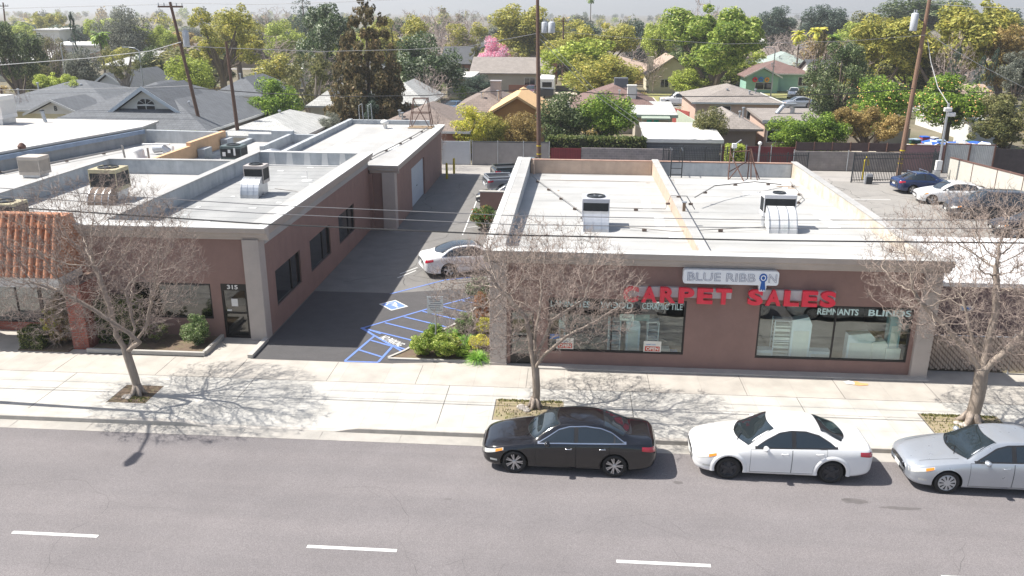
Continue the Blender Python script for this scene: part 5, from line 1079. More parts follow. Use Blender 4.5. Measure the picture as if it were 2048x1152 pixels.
def branch_mesh(P_, par, tip=.0034, trunk=.15, expo=2.35, off=0, smooth_n=True, rng=None, lean=0):
    n = len(P_); w = np.zeros(n); ch = [[] for _ in range(n)]
    for i in range(1, n): ch[par[i]].append(i)
    for i in range(n-1, -1, -1):
        w[i] = sum(w[c] for c in ch[i]) if ch[i] else 1.
    # pipe model with the exponent fitted so that the trunk has the wanted radius
    e = math.log(max(w[0], 2))/math.log(trunk/tip); r = tip*w**(1/e)
    big, small = MB(), MB(); stack = [(0, None)]
    while stack:
        i, pr = stack.pop(); chain = [] if pr is None else [pr]; k = i
        while True:
            chain.append(k)
            if not ch[k]: break
            c = sorted(ch[k], key=lambda q: -w[q]); stack += [(q, k) for q in c[1:]]; k = c[0]
        pts = [P_[q] for q in chain]; rad = [r[q] for q in chain]
        if pr is not None: rad[0] = rad[1]*1.05
        R0 = max(rad)
        if len(pts) > 1: (big if R0 > .016 else small).tube(pts, rad, 9 if R0 > .08 else 6 if R0 > .03 else 4 if R0 > .014 else 3, cap=False)
    return big, small, r, ch
def street_tree(seed, base, fork, limbs, cen, rad, low, natt, label, trunk=.15, ex=0., top=None):
    rng = np.random.default_rng(seed); bx, by = base
    t = thing('street_tree', (bx, by, 0), label, 'tree', 'bare street trees along the pavement')
    # trunk nodes
    nodes = [np.array([0, 0, -.05])]; par = [-1]; f = np.array(fork, float)
    k = int(f[2]/.25)
    for i in range(1, k+1):
        s = i/k; nodes.append(np.array([f[0]*s+.03*math.sin(4*s), f[1]*s+.02*math.sin(5*s+1), f[2]*s])); par.append(len(nodes)-2)
    fk = len(nodes)-1
    for L in limbs:
        p = fk; L = [np.array(q, float) for q in L]; prev = nodes[fk]
        for q in L:
            m_ = max(1, int(np.linalg.norm(q-prev)/.2))
            for j in range(1, m_+1):
                nodes.append(prev+(q-prev)*j/m_+rng.normal(0, .012, 3)); par.append(p); p = len(nodes)-1
            prev = q
    A = rng.uniform(-1, 1, (natt*4, 3)); rr_ = np.linalg.norm(A, axis=1); A = A[(rr_ < 1)]; 
    A = A*(np.array(rad))+np.array(cen); d = np.hypot(A[:, 0], A[:, 1]); az = np.arctan2(A[:, 1], A[:, 0])
    wob = 1+.12*np.sin(3*az+seed)+.08*np.sin(7*az+2*seed)
    A = A[(A[:, 2] > low-.15+.24*d+ex*np.minimum(0, A[:, 0])) & (np.linalg.norm((A-np.array(cen))/np.array(rad), axis=1) < wob*.97)]
    A = A[rng.permutation(len(A))[:natt]]
    P_, par = colonize(rng, nodes[0], (nodes[1:], par), A)
    big, small, r, ch = branch_mesh(P_, par, trunk=trunk)
    # root flare
    fl = MB(); 
    for i in range(5):
        a = i*1.257+seed; big.tube([(.05*math.cos(a), .05*math.sin(a), .35), (trunk*1.3*math.cos(a), trunk*1.3*math.sin(a), .08), (trunk*2.2*math.cos(a), trunk*2.2*math.sin(a), -.03)], [trunk*.7, trunk*.5, trunk*.25], 7)
    # end twigs
    n = len(P_); c = np.array(cen)
    for i in range(1, n):
        if r[i] < .0095:
            k = rng.poisson(2.0 if ch[i] else 4.2)
            d0 = P_[i]-P_[par[i]]; d0 /= np.linalg.norm(d0)+1e-9; out = P_[i]-np.array([0, 0, low]); out /= np.linalg.norm(out)+1e-9
            for _ in range(k):
                d = d0*.5+out*.45+np.array([0, 0, .35])+rng.normal(0, .75, 3); d /= np.linalg.norm(d); L = rng.uniform(.12, .42); p = P_[i]; pts = [p]
                for s in range(3): d = d+rng.normal(0, .42, 3)+np.array([0, 0, .1]); d /= np.linalg.norm(d); p = p+d*L/3; pts.append(p)
                small.tube(pts, [.0044, .0038, .0032, .0024], 3, cap=False)
    big.build('trunk', BARK, t, smooth=True); small.build('twigs', TWIG, t)
    return t
street_tree(3, (-14.1, 24.05), (-.15, 0, 1.55), [[(-.45, .05, 2.1), (-.55, .1, 2.9), (-.9, .3, 4.2)], [(.25, 0, 1.95), (.7, -.1, 2.5), (1.0, -.2, 3.3)], [(.05, .3, 2.2), (-.25, .6, 3.4)], [(.5, -.3, 2.0), (-.1, -.5, 2.7), (-1.2, -.7, 3.6)]],
            (-.75, .1, 4.6), (3.6, 3.1, 2.9), 1.95, 4200, 'bare street tree in the soil square in front of shop 315', trunk=.135)
street_tree(8, (-.92, 24.14), (.02, 0, 1.35), [[(-.15, .05, 2.0), (-.3, .1, 3.0), (-1.2, .2, 4.0)], [(.12, .1, 2.0), (.45, .2, 2.9), (1.4, .2, 3.6)], [(.2, -.3, 1.9), (.9, -.6, 2.7), (1.8, -.7, 3.3)], [(-.05, .4, 2.2), (.1, .8, 3.4)]],
            (-.15, .05, 3.95), (3.5, 3.0, 2.3), 2.0, 3900, 'bare street tree behind the black sedan, twigs covering the left shop window', trunk=.125)
street_tree(14, (12.7, 24.2), (.05, 0, 1.75), [[(-.4, .05, 2.3), (-1.1, .1, 3.0), (-2.2, .2, 4.0)], [(.1, .1, 2.6), (.2, .2, 3.6), (0, .3, 5)], [(.5, -.1, 2.4), (1.2, -.1, 3.3), (2.0, 0, 4.2)], [(-.1, .4, 2.4), (-.6, .7, 3.8)]],
            (.3, .3, 4.75), (4.4, 3.3, 2.8), 2.1, 5400, 'bare street tree at the right edge behind the silver sedan', trunk=.2)
for i, (x, y, s) in enumerate(((-14.35, 23.78, .22), (-1.25, 24.0, .28), (12.35, 24.0, .2))):
    rg = random.Random(i); b = MB()
    for k in range(5): cx, cy = rg.uniform(-.15, .15), rg.uniform(-.12, .12); q = rg.uniform(.5, 1)*s*.6; b.lathe([(q, 0), (q*1.05, q*.35), (q*.6, q*.7), (.001, q*.8)], (cx, cy, 0), n=7)
    tag(b.build('stone_heap', mat('pale_stones', (.42, .38, .34), .9, .3, scale=10)), 'heap of pale stones at the foot of the '+('left', 'middle', 'right')[i]+' street tree', 'stones')
    COL.objects[-1].location = (x, y, 0)

# ------------------------------------------------------------------ foliage
def leaf_cloud(rng, C, Rr, n, size, squash=1., out=.6, droop=0.):
    """n leaf faces spread over clumps C (k,3) with radii Rr (k,)"""
    w = Rr**2; ci = rng.choice(len(C), n, p=w/w.sum()); d = rng.normal(size=(n, 3)); d /= np.linalg.norm(d, axis=1)[:, None]
    rad = Rr[ci]*(1-.45*rng.random(n)**2.2); pos = C[ci]+d*rad[:, None]*np.array([1, 1, squash])
    nrm = d*out+rng.normal(0, .55, (n, 3))+np.array([0, 0, .25]); nrm /= np.linalg.norm(nrm, axis=1)[:, None]
    a = np.cross(nrm, rng.normal(size=(n, 3))); a /= np.linalg.norm(a, axis=1)[:, None]; b_ = np.cross(nrm, a)
    s = size*rng.uniform(.6, 1.3, n)[:, None]; l = s*rng.uniform(1., 1.7, n)[:, None]
    V = np.stack([pos-a*l, pos-b_*s*.6, pos+a*l*.9, pos+b_*s*.6], 1).reshape(-1, 3); V[:, 2] -= droop*rng.random(len(V))
    return V
def mesh_quads(name, V, m):
    n = len(V)//4; me = bpy.data.meshes.new(name); me.vertices.add(len(V)); me.vertices.foreach_set('co', V.astype(np.float32).ravel())
    me.loops.add(4*n); me.loops.foreach_set('vertex_index', np.arange(4*n, dtype=np.int32)); me.polygons.add(n)
    me.polygons.foreach_set('loop_start', np.arange(0, 4*n, 4, dtype=np.int32)); me.update(calc_edges=True); me.materials.append(m); return me
def clumps(rng, kind):
    if kind == 'round':
        k = 60; d = rng.normal(size=(k, 3)); d /= np.linalg.norm(d, axis=1)[:, None]; r = .36*rng.random(k)**.4; C = d*r[:, None]; C[:, 2] = C[:, 2]*1.1+.48; R_ = rng.uniform(.09, .15, k)
    elif kind == 'broad':
        k = 85; C = []; 
        cen = [(rng.uniform(-.26, .26), rng.uniform(-.26, .26), rng.uniform(.3, .8), rng.uniform(.12, .2)) for _ in range(11)]
        for _ in range(k):
            c = cen[rng.integers(len(cen))]; d = rng.normal(size=3); d /= np.linalg.norm(d); C.append(np.array(c[:3])+d*c[3]*rng.random()**.4)
        C = np.array(C); R_ = rng.uniform(.045, .10, k)
    elif kind == 'tall':
        k = 90; z = rng.random(k); w = .42*np.sqrt(np.clip(np.sin(np.pi*np.clip(z*.86+.1, 0, 1)), 0, 1)); a = rng.uniform(0, 6.28, k); r = w*rng.random(k)**.5
        C = np.stack([r*np.cos(a), r*np.sin(a), .07+.86*z], 1); R_ = rng.uniform(.05, .11, k)
    elif kind == 'conifer':
        C = []; R_ = []
        for _ in range(210):
            z = rng.random()**1.15; w = .47*(1-z)**.5+.02; a = rng.uniform(0, 6.28); r = w*rng.uniform(.15, 1)**.6; layer = round(z*11)/11; C.append((r*math.cos(a), r*math.sin(a), layer*.95+.03-.05*r/w+rng.normal(0, .012))); R_.append(rng.uniform(.04, .08)*(1.3-z))
        C = np.array(C); R_ = np.array(R_)
    elif kind == 'cypress':
        k = 90; z = rng.random(k); w = .4*np.minimum(1, (1-z)*2.6)**.7*np.minimum(1, z*6+.4); a = rng.uniform(0, 6.28, k); r = w*rng.random(k)**.5
        C = np.stack([r*np.cos(a), r*np.sin(a), z*.96], 1); R_ = rng.uniform(.03, .05, k)
    elif kind == 'sparse':
        k = 70; cen = [(rng.uniform(-.34, .34), rng.uniform(-.3, .3), rng.uniform(.35, .9)) for _ in range(16)]; C = np.array([np.array(cen[rng.integers(16)])+rng.normal(0, .06, 3) for _ in range(k)]); R_ = rng.uniform(.03, .075, k)
    elif kind == 'box':
        g = np.stack(np.meshgrid(np.linspace(-.44, .44, 9), np.linspace(-.4, .4, 5), np.linspace(.08, .92, 5)), -1).reshape(-1, 3); C = g+rng.normal(0, .01, g.shape); R_ = np.full(len(C), .1)
    return C, R_
KN = dict(round=(8000, .0155), broad=(10500, .0125), tall=(9500, .013), conifer=(8000, .012), cypress=(5000, .015), sparse=(3800, .0125), box=(6000, .02))
LM = {}
for k, c in dict(dark=((0.023, 0.043, 0.017), (0.109, 0.152, 0.051), (0.290, 0.319, 0.174)), citrus=((0.032, 0.072, 0.012), (0.189, 0.290, 0.036), (0.377, 0.478, 0.087)), gold=((.11, .12, .025), (.38, .37, .08), (.56, .48, .13)), lime=((.10, .14, .022), (.38, .44, .07), (.56, .60, .16)),
                 olive=((0.051, 0.061, 0.022), (0.203, 0.203, 0.072), (0.319, 0.290, 0.131)), bluegreen=((0.022, 0.041, 0.032), (0.087, 0.123, 0.087), (0.145, 0.189, 0.145)), pink=((0.609, 0.174, 0.275), (0.750, 0.435, 0.522), (0.750, 0.652, 0.696)), brownfir=((.05, .048, .022), (.17, .14, .065), (.28, .20, .11)),
                 magnolia=((0.020, 0.043, 0.017), (0.080, 0.123, 0.041), (0.435, 0.464, 0.348)), rust=((.12, .085, .03), (.36, .27, .10), (.48, .36, .14)), grey=((0.065, 0.072, 0.058), (0.174, 0.189, 0.145), (0.261, 0.261, 0.217)), plane=((0.072, 0.131, 0.020), (0.290, 0.362, 0.058), (0.493, 0.522, 0.174)),
                 ivy=((0.029, 0.051, 0.014), (0.131, 0.160, 0.043), (0.290, 0.290, 0.116)), redleaf=((.08, .09, .02), (.36, .16, .06), (.55, .20, .08)), yellowleaf=((0.174, 0.203, 0.043), (0.696, 0.580, 0.087), (0.750, 0.507, 0.116)), grass=((0.072, 0.174, 0.029), (0.232, 0.435, 0.072), (0.435, 0.580, 0.145)), photinia=((.03, .07, .015), (.16, .24, .06), (.60, .08, .06)), nandina=((.05, .09, .035), (.20, .28, .10), (.45, .47, .30))).items():
    LM[k] = leafmat(k+'_leaves', *[tuple(min(.8, x*1.32) for x in q) for q in c])
TRB = mat('tree_bark', (.13, .10, .08), .9, .25, scale=4, stretch=(3, 3, .7)); TRL = mat('pale_tree_bark', (.30, .26, .22), .85, .25, scale=4)
_pc = {}
def crown_mesh(kind, col, var=0, dens=1., leaf=1.):
    key = (kind, col, var, dens, leaf)
    if key not in _pc:
        rng = np.random.default_rng(abs(hash((kind, var))) % 1000 if False else sum(map(ord, kind))*7+var*31); C, R_ = clumps(rng, kind); n, s = KN[kind]
        V = leaf_cloud(rng, C, R_, int(n*dens), s*leaf, out=.8 if kind != 'conifer' else .3, squash=1 if kind != 'cypress' else 1.3)
        _pc[key] = mesh_quads('crown', V, LM[col])
    return _pc[key]
def trunk_mesh(kind, col, var=0):
    key = ('t', kind, col, var)
    if key not in _pc:
        rng = np.random.default_rng(sum(map(ord, kind))*7+var*31); C, R_ = clumps(rng, kind); b = MB(); z0 = 0
        if kind in ('conifer', 'cypress'): b.tube([(0, 0, -1), (0, 0, .4), (0, 0, .9)], [.03, .022, .004], 7, cap=False)
        else:
            b.tube([(0, 0, -1), (.01, 0, -.4), (0, .01, .1), (.01, 0, .32)], [.055, .045, .04, .03], 8, cap=False)
            for k in range(9 if kind != 'sparse' else 22):
                c = C[(k*7) % len(C)]; m_ = np.array([c[0]*.45+rng.normal(0, .03), c[1]*.45, .05+c[2]*.45]); b.tube([(0, 0, .0+.2*rng.random()), m_, c], [.026, .015, .004], 5, cap=False)
        o = b.build('trunk', TRL if col == 'pale' else TRB); _pc[key] = o.data; bpy.data.objects.remove(o)
    return _pc[key]
FULL = dict(round=(1.22, 1.12), broad=(1.28, 1.15), tall=(1.15, 1.05), sparse=(1.2, 1.08))
def tree(kind, col, u, dist, vt, vb, w, label, name='tree', cat='tree', var=0, bark='dark', lean=0, group=None, dens=1., leaf=1., x=None, dep=1.):
    """u, vt, vb, w: where the crown stands and how large it looks; dist: its real distance"""
    p = gy(u, vt, dist); q = gy(u, vb, dist); zt, zb = p.z, max(q.z, .0); wd = w*dist/FPX
    t = thing(name, ((p.x+q.x)/2 if x is None else x, dist, 0), label, cat, group, rz=var*1.3+u*.37)
    H = zt-zb; fw_, fh_ = FULL.get(kind, (1, 1)); wd *= fw_
    if kind in ('round', 'broad', 'tall') and zb > .6: zb = max(.3, zb-(.45 if dist > 90 else .2)*H)
    H = (zt-zb)*fh_; dens = dens*(1.45 if kind in ('round', 'broad', 'tall') else 1.2); zb -= (fh_-1)*H*.35
    for nm, me in (('crown', crown_mesh(kind, col, var % 3, dens, leaf)), ('trunk', trunk_mesh(kind, bark, var % 3))):
        o = bpy.data.objects.new(nm, me); COL.objects.link(o); o.parent = t
        o.location = (0, 0, zb); 
        if nm == 'trunk': o.scale = (wd, wd, max(H, zb, .1)) if zb > .3 else (wd, wd, H)
        else: o.scale = (wd*1.05, wd*1.05*dep, H)
        if lean: o.rotation_euler = (0, 0, 0)
    if lean: t.rotation_euler = (0, lean, 0)
    return t
T = tree
T('broad', 'dark', 28, 104, 40, 200, 110, 'large dark green tree at the far left edge')
T('broad', 'lime', 125, 90, 147, 205, 112, 'bright green bushy tree behind the yellow house', dep=.7)
T('tall', 'olive', 105, 122, 78, 170, 80, 'mixed grey-green tree left of the narrow cypress', var=1)
T('round', 'grey', 165, 112, 95, 165, 75, 'grey-green rounded tree just right of the narrow cypress foot', var=1)
T('cypress', 'bluegreen', 155, 118, 22, 122, 22, 'narrow dark cypress leaning beside the street lamp on the left', name='cypress', lean=-.05)
T('round', 'grey', 243, 160, 10, 112, 100, 'very large dark grey-green domed tree left of the transformer pole', var=2, dens=1.4, leaf=.8)
T('broad', 'lime', 312, 165, 48, 105, 75, 'light green tree right of the grey-green dome')
T('sparse', 'olive', 247, 96, 92, 185, 80, 'tangled sparse tree with pale limbs above the gabled house', bark='pale')
T('round', 'dark', 300, 118, 95, 150, 60, 'small dark tree behind the gabled house roof')
T('round', 'lime', 378, 104, 108, 172, 92, 'yellow-green shrubby tree beside the transformer pole', var=1)
T('sparse', 'gold', 440, 112, 20, 165, 140, 'tall yellow tree with bare grey limbs between the two left poles', dens=2.0, var=1)
T('round', 'gold', 470, 150, 15, 85, 100, 'dense golden crown behind the tall yellow tree', var=2)
T('round', 'lime', 568, 175, 42, 100, 78, 'fresh yellow-green tree left of the blue-green fir')
T('round', 'olive', 345, 128, 100, 165, 70, 'olive tree beyond the ridge of the gabled house', var=1); T('broad', 'dark', 420, 135, 100, 160, 90, 'dark tree low behind the short utility pole', var=2); T('round', 'lime', 695, 150, 70, 140, 80, 'lime tree behind the left side of the tall fir'); T('broad', 'gold', 930, 190, 48, 110, 90, 'yellow-green tree above the brick house', var=1); T('round', 'olive', 60, 118, 110, 175, 90, 'olive tree behind the leafless shrub at the left', var=2)
T('round', 'gold', 525, 185, 48, 105, 55, 'dark golden tree left of the fresh green one', var=1)
T('conifer', 'bluegreen', 607, 185, -14, 75, 80, 'dark blue-green fir reaching above the skyline', name='fir_tree')
T('tall', 'magnolia', 655, 120, 12, 185, 125, 'tall glossy dark magnolia left of the brown fir', dens=1.3)
T('conifer', 'brownfir', 735, 82, -16, 240, 165, 'very tall brown-green fir standing behind the workshop roof', name='fir_tree', dens=2.8, leaf=1.2)
T('broad', 'bluegreen', 735, 79, 185, 252, 90, 'dark green shrubs round the foot of the tall fir', dep=.6)
T('round', 'citrus', 775, 84, 195, 240, 38, 'small bright green bush right of the tall fir foot', var=1)
T('broad', 'gold', 790, 150, 35, 125, 115, 'golden yellow trees between the tall fir and the second magnolia', var=1)
T('round', 'magnolia', 855, 120, 68, 185, 130, 'round glossy magnolia right of the tall fir', dens=1.2)
T('round', 'citrus', 546, 83, 158, 250, 108, 'round orange-tree-like green tree behind the white garage roof', dens=1.2)
T('sparse', 'olive', 625, 92, 115, 255, 110, 'feathery half-bare tree between the green round tree and the tall fir', var=2, bark='pale', dens=1.5)
T('round', 'grey', 660, 74, 225, 262, 70, 'low grey-green shrubs behind the low shop block', dep=.5)
T('round', 'yellowleaf', 935, 72.5, 212, 290, 78, 'yellow and green rounded tree behind the white alley gate')
T('round', 'gold', 985, 73, 222, 290, 60, 'smaller golden-green tree just right of the yellow rounded one', var=1)
T('round', 'rust', 1038, 74, 222, 292, 78, 'rusty brown tree in front of the plywood house', var=2)
T('round', 'dark', 1130, 77, 183, 285, 105, 'dark green broad tree right of the middle utility pole')
T('round', 'citrus', 1210, 77.5, 180, 290, 118, 'large dark green tree left of the teal-doored house', var=1)
T('round', 'pink', 988, 150, 76, 140, 62, 'pink blossoming tree in the middle distance', dens=1.2, bark='pale')
T('cypress', 'olive', 950, 160, 92, 150, 40, 'thin twiggy olive tree left of the pink one')
T('round', 'dark', 1044, 140, 130, 160, 44, 'small round dark tree in front of the long grey house')
T('round', 'bluegreen', 960, 118, 150, 178, 60, 'low dark shrub below the twiggy olive tree')
T('broad', 'gold', 1075, 175, 20, 105, 160, 'broad yellow-green trees behind the middle utility pole', var=2)
T('broad', 'gold', 1185, 140, 48, 150, 130, 'big golden tree left of the cream craftsman house', dens=1.2)
T('round', 'gold', 1205, 118, 105, 172, 140, 'lower golden tree behind the maroon roofed house', var=2, dens=1.1)
T('round', 'bluegreen', 1275, 190, 42, 110, 70, 'dark blue-green oak left of the big plane tree')
T('round', 'lime', 1320, 165, 35, 100, 65, 'lime green tree just left of the big plane tree', var=1)
T('broad', 'plane', 1430, 126, 12, 160, 190, 'very big light green plane tree with a thick dark trunk', dens=1.8)
T('round', 'lime', 1385, 128, 132, 178, 85, 'bright lime shrub below the big plane tree')
T('round', 'olive', 1422, 74, 212, 275, 66, 'olive yellow bush tree in front of the brown garage', var=1)
T('round', 'citrus', 1580, 73, 232, 292, 90, 'glossy bright green shrub left of the olive one behind the wall', var=1, dens=1.2)
T('round', 'citrus', 1645, 73.5, 222, 296, 95, 'tallest glossy bright green shrub behind the long block wall', var=2, dens=1.2)
T('broad', 'rust', 1738, 74, 212, 290, 105, 'feathery brownish olive shrub left of the leaning pole')
T('round', 'citrus', 1765, 84, 150, 245, 118, 'orange tree dotted with fruit left of the leaning pole', var=1, name='orange_tree')
T('round', 'citrus', 1905, 80, 150, 238, 125, 'orange tree with a dark spreading trunk right of the leaning pole', name='orange_tree', dens=1.2)
T('tall', 'dark', 1680, 100, 92, 220, 125, 'dark green tree between the leaning cypress and the orange tree', var=1, dens=1.2)
T('cypress', 'brownfir', 1627, 116, 55, 192, 34, 'dark leaning cypress beside the mint green house', name='cypress', lean=.09)
T('broad', 'gold', 1770, 125, 35, 150, 150, 'broad yellow-green tree behind the orange trees', var=1)
T('broad', 'gold', 1900, 120, 5, 145, 190, 'largest golden tree right of the leaning pole', dens=1.5)
T('broad', 'rust', 2010, 118, 60, 150, 120, 'golden brown tree at the right edge', var=2)
T('cypress', 'bluegreen', 1892, 100, 90, 152, 26, 'left of three small dark cypresses under the golden tree', name='cypress', lean=.15)
T('cypress', 'bluegreen', 1948, 100, 108, 165, 22, 'middle of three small dark cypresses under the golden tree', name='cypress', lean=.12)
T('cypress', 'bluegreen', 1972, 100, 92, 165, 20, 'right of three small dark cypresses under the golden tree', name='cypress', lean=.12)
T('broad', 'olive', 2015, 75, 190, 302, 120, 'dense olive green tree filling the right edge behind the dark fence', var=1, dens=1.3)
T('broad', 'grey', 2035, 84, 112, 195, 80, 'pale grey-green tree above the olive one at the right edge', var=2)
for i, (u, v0, v1, w, kc, l) in enumerate(((1555, 14, 60, 75, 'bluegreen', 'dark domed tree far behind the mint house'), (1650, 8, 60, 85, 'bluegreen', 'large dark domed ficus far right of the mint house'), (1475, 30, 60, 50, 'dark', 'small dark tree on the skyline above the plane tree'), (1720, 25, 85, 70, 'olive', 'olive dome beside the far dark ficus'),
                                        (1790, 30, 80, 60, 'gold', 'yellow crown left of the far part of the leaning pole'), (1560, 45, 95, 50, 'dark', 'mid green round tree above the pale green roof'), (2010, 20, 75, 90, 'bluegreen', 'dark green tree on the skyline at the far right'), (1850, -8, 40, 170, 'dark', 'broad dark ficus crown above the golden trees'))):
    T('round', kc, u, 235, v0, v1, w, l, var=i)
# palms
def palm(u, dist, vt, label, h=None, yellow=False):
    p = gy(u, vt, dist); t = thing('palm_tree', (p.x, dist, 0), label, 'palm', 'palms'); z = p.z-.9; b = MB(); b.tube([(0, 0, 0), (.1, 0, z*.5), (0, 0, z)], [.22, .17, .15], 8); b.build('trunk', TRB, t)
    b = MB(); rg = random.Random(u)
    for k in range(34):
        a = rg.uniform(0, 6.28); el = rg.uniform(-.7, 1.2); L = rg.uniform(1.6, 2.3); pts = []; x = 0; zz = z
        for s in range(7): pts.append((x*math.cos(a), x*math.sin(a), zz)); x += L/6*math.cos(el); zz += L/6*math.sin(el); el -= .28
        for s in range(6):
            p0, p1 = Vector(pts[s]), Vector(pts[s+1]); w = .28*math.sin(math.pi*(s+1)/7.5)+.05; sd = Vector((-math.sin(a), math.cos(a), 0))*w; dn = Vector((0, 0, -w*.5))
            b.add([p0, p1, p1+sd+dn, p0+sd*.9+dn], [(0, 1, 2, 3)]); b.add([p0, p1, p1-sd+dn, p0-sd*.9+dn], [(3, 2, 1, 0)])
    b.build('fronds', LM['yellowleaf' if yellow else 'citrus'], t)
palm(1638, 150, 52, 'feathery green palm left of the dark leaning cypress', yellow=True); palm(1600, 165, 60, 'yellow-fronded palm beside the pale green roof', yellow=True); palm(1668, 150, 68, 'green palm right of the leaning cypress top')
palm(197, 135, 62, 'small palm in front of the long white building'); palm(1182, 330, -6, 'tall thin palm on the skyline')
# middle distance: individual trees row on row
rnd = random.Random(77); fk = ['gold', 'olive', 'dark', 'lime', 'lime', 'gold', 'rust', 'bluegreen', 'grey', 'citrus']; names = dict(gold='golden', olive='olive', dark='dark green', lime='lime green', rust='brownish', bluegreen='blue-green', grey='grey-green', citrus='bright green')
def bare_mesh(seed):
    rng = np.random.default_rng(seed); A = rng.normal(size=(700, 3)); A /= np.linalg.norm(A, axis=1)[:, None]; A = A*rng.random(700)[:, None]**.4*np.array([.5, .5, .42])+np.array([0, 0, .56])
    P_, par = colonize(rng, np.array([0, 0, 0.]), ([np.array([0, 0, .08]), np.array([0, 0, .18])], [-1, 0, 1]), A, .045, .06, .6, 60)
    big, small, r, ch = branch_mesh(P_, par, tip=.0022, trunk=.022); small.v = big.v+small.v; small.f = big.f+[tuple(i+len(big.v) for i in f) for f in small.f]; small.m = [0]*len(small.f)
    n = len(P_)
    for i in range(1, n):
        if r[i] < .006:
            for _ in range(2):
                d = P_[i]-P_[par[i]]; d /= np.linalg.norm(d)+1e-9; d = d+rng.normal(0, .6, 3); d /= np.linalg.norm(d); small.tube([P_[i], P_[i]+d*.05], [.0018, .001], 3, cap=False)
    return small
BAREM = [None, None]
PB = mat('pale_bare_twigs', (.36, .29, .26), .9, .2)
for i in range(2): o = bare_mesh(40+i).build('branches', PB); BAREM[i] = o.data; bpy.data.objects.remove(o)
def baretree(u, dist, vt, w, label, group=None, z0=0):
    p = gy(u, vt, dist); t = thing('bare_tree', (p.x, dist, 0), label, 'tree', group, rz=u*.7); o = bpy.data.objects.new('branches', BAREM[int(u) % 2]); COL.objects.link(o); o.parent = t; s = w*dist/FPX; o.scale = (s, s, p.z); return t
baretree(862, 98, 130, 85, 'leafless brown tangled tree in front of the round magnolia'); baretree(865, 66.5, 205, 60, 'leafless shrub behind the workshop sign frame')
baretree(640, 110, 95, 90, 'leafless brownish tree left of the tall magnolia foot'); baretree(820, 210, 18, 110, 'pale leafless tree on the skyline behind the golden trees'); baretree(880, 220, 12, 120, 'largest pale leafless tree on the skyline left of centre')
baretree(935, 240, 14, 90, 'pinkish leafless tree right of the largest pale one'); baretree(545, 230, 8, 110, 'leafless tree on the skyline left of the blue-green fir'); baretree(1015, 150, 92, 60, 'pale leafless tree behind the pink blossom'); baretree(95, 120, 60, 70, 'leafless tree in front of the long white building')
baretree(1410, 150, -6, 120, 'wispy branches rising above the plane tree'); baretree(1920, 105, 60, 80, 'leafless limbs among the golden trees on the right'); baretree(1310, 135, 100, 50, 'leafless grey tree beside the cream craftsman house'); baretree(35, 84, 175, 60, 'dry leafless shrub at the left edge by the blue car')
used_u = []
rows = [(128, 98, 13), (150, 80, 13), (185, 68, 17), (225, 55, 20), (275, 42, 22)]
HOUSEU = [(880, 960, 160), (945, 1120, 135), (1490, 1640, 140), (90, 220, 200), (1290, 1380, 135), (1500, 1625, 165), (1030, 1100, 167)]
ci = 0
for dist, vt, n in rows:
    for k in range(n):
        u = -20+2090*(k+.5)/n+rnd.uniform(-40, 40)
        if any(a-20 < u < b_+20 and dist < dd for a, b_, dd in HOUSEU): continue
        c = fk[rnd.randrange(len(fk))]; v = vt+rnd.uniform(-16, 14); w = rnd.uniform(70, 125)*(190/dist)**.6; ci += 1
        lab = '%s tree in the %s tree row, %s' % (names[c], {128: 'nearest garden', 150: 'first background', 185: 'second background', 225: 'third background', 275: 'farthest separate'}[dist], 'at the left' if u < 500 else 'left of the middle' if u < 1000 else 'right of the middle' if u < 1500 else 'at the right')
        if rnd.random() < .2: baretree(u, dist, v-4, w*1.1, lab.replace(names[c], 'leafless'), 'background trees of mixed kinds')
        else: T(rnd.choice(['round', 'broad', 'tall']), c, u, dist+rnd.uniform(-10, 10), v, 25+20050/dist-3, w, lab, var=rnd.randrange(3), group='background trees of mixed kinds', dens=.6, leaf=1.3)
# the wood beyond, one mass
rng = np.random.default_rng(9); kinds = ['olive', 'gold', 'dark', 'grey', 'lime', 'rust']
for c in kinds:
    VV = []
    for k in range(75):
        d = 300*(1+rng.random()**1.5*7); x = rng.uniform(-.75, .75)*d-.06*d; h = rng.uniform(6.5, 12.5)*(1 if rng.random() < .9 else 1.35); w = rng.uniform(8, 15); C, R_ = clumps(rng, 'round' if k % 2 else 'broad')
        V = leaf_cloud(rng, C, R_, 420, .05); V = V*np.array([w, w, h])+np.array([x, d, 0]); VV.append(V)
    o = bpy.data.objects.new('far_wood', mesh_quads('far_wood', np.vstack(VV), LM[c])); COL.objects.link(o); tag(o, names[c]+' part of the mass of far trees up to the skyline', 'woodland', kind='stuff')
# hedges and small plants
def hedge(name, label, x0, x1, y0, y1, z0, z1, col='ivy', n=7000, s=.07, cat='hedge'):
    rng = np.random.default_rng(int(abs(x0*10))); P0 = rng.random((n, 3)); ax = rng.integers(0, 3, n); sd = rng.integers(0, 2, n); P0[np.arange(n), ax] = np.where(sd, 1-.04*rng.random(n), .04*rng.random(n))
    pos = P0*np.array([x1-x0, y1-y0, z1-z0])+rng.normal(0, s*.5, (n, 3)); nrm = rng.normal(size=(n, 3)); nrm /= np.linalg.norm(nrm, axis=1)[:, None]; a = np.cross(nrm, rng.normal(size=(n, 3))); a /= np.linalg.norm(a, axis=1)[:, None]; b_ = np.cross(nrm, a); q = s*rng.uniform(.6, 1.2, n)[:, None]
    V = np.stack([pos-a*q, pos-b_*q*.7, pos+a*q, pos+b_*q*.7], 1).reshape(-1, 3); t = thing(name, (x0, y0, z0), label, cat); o = bpy.data.objects.new('foliage', mesh_quads('foliage', V, LM[col])); COL.objects.link(o); o.parent = t
    b = MB(); k = s*1.2; b.box(k, x1-x0-k, k, y1-y0-k, 0, z1-z0-k); b.build('stems', mat('hedge_stems', (.03, .035, .015), .95), t); return t
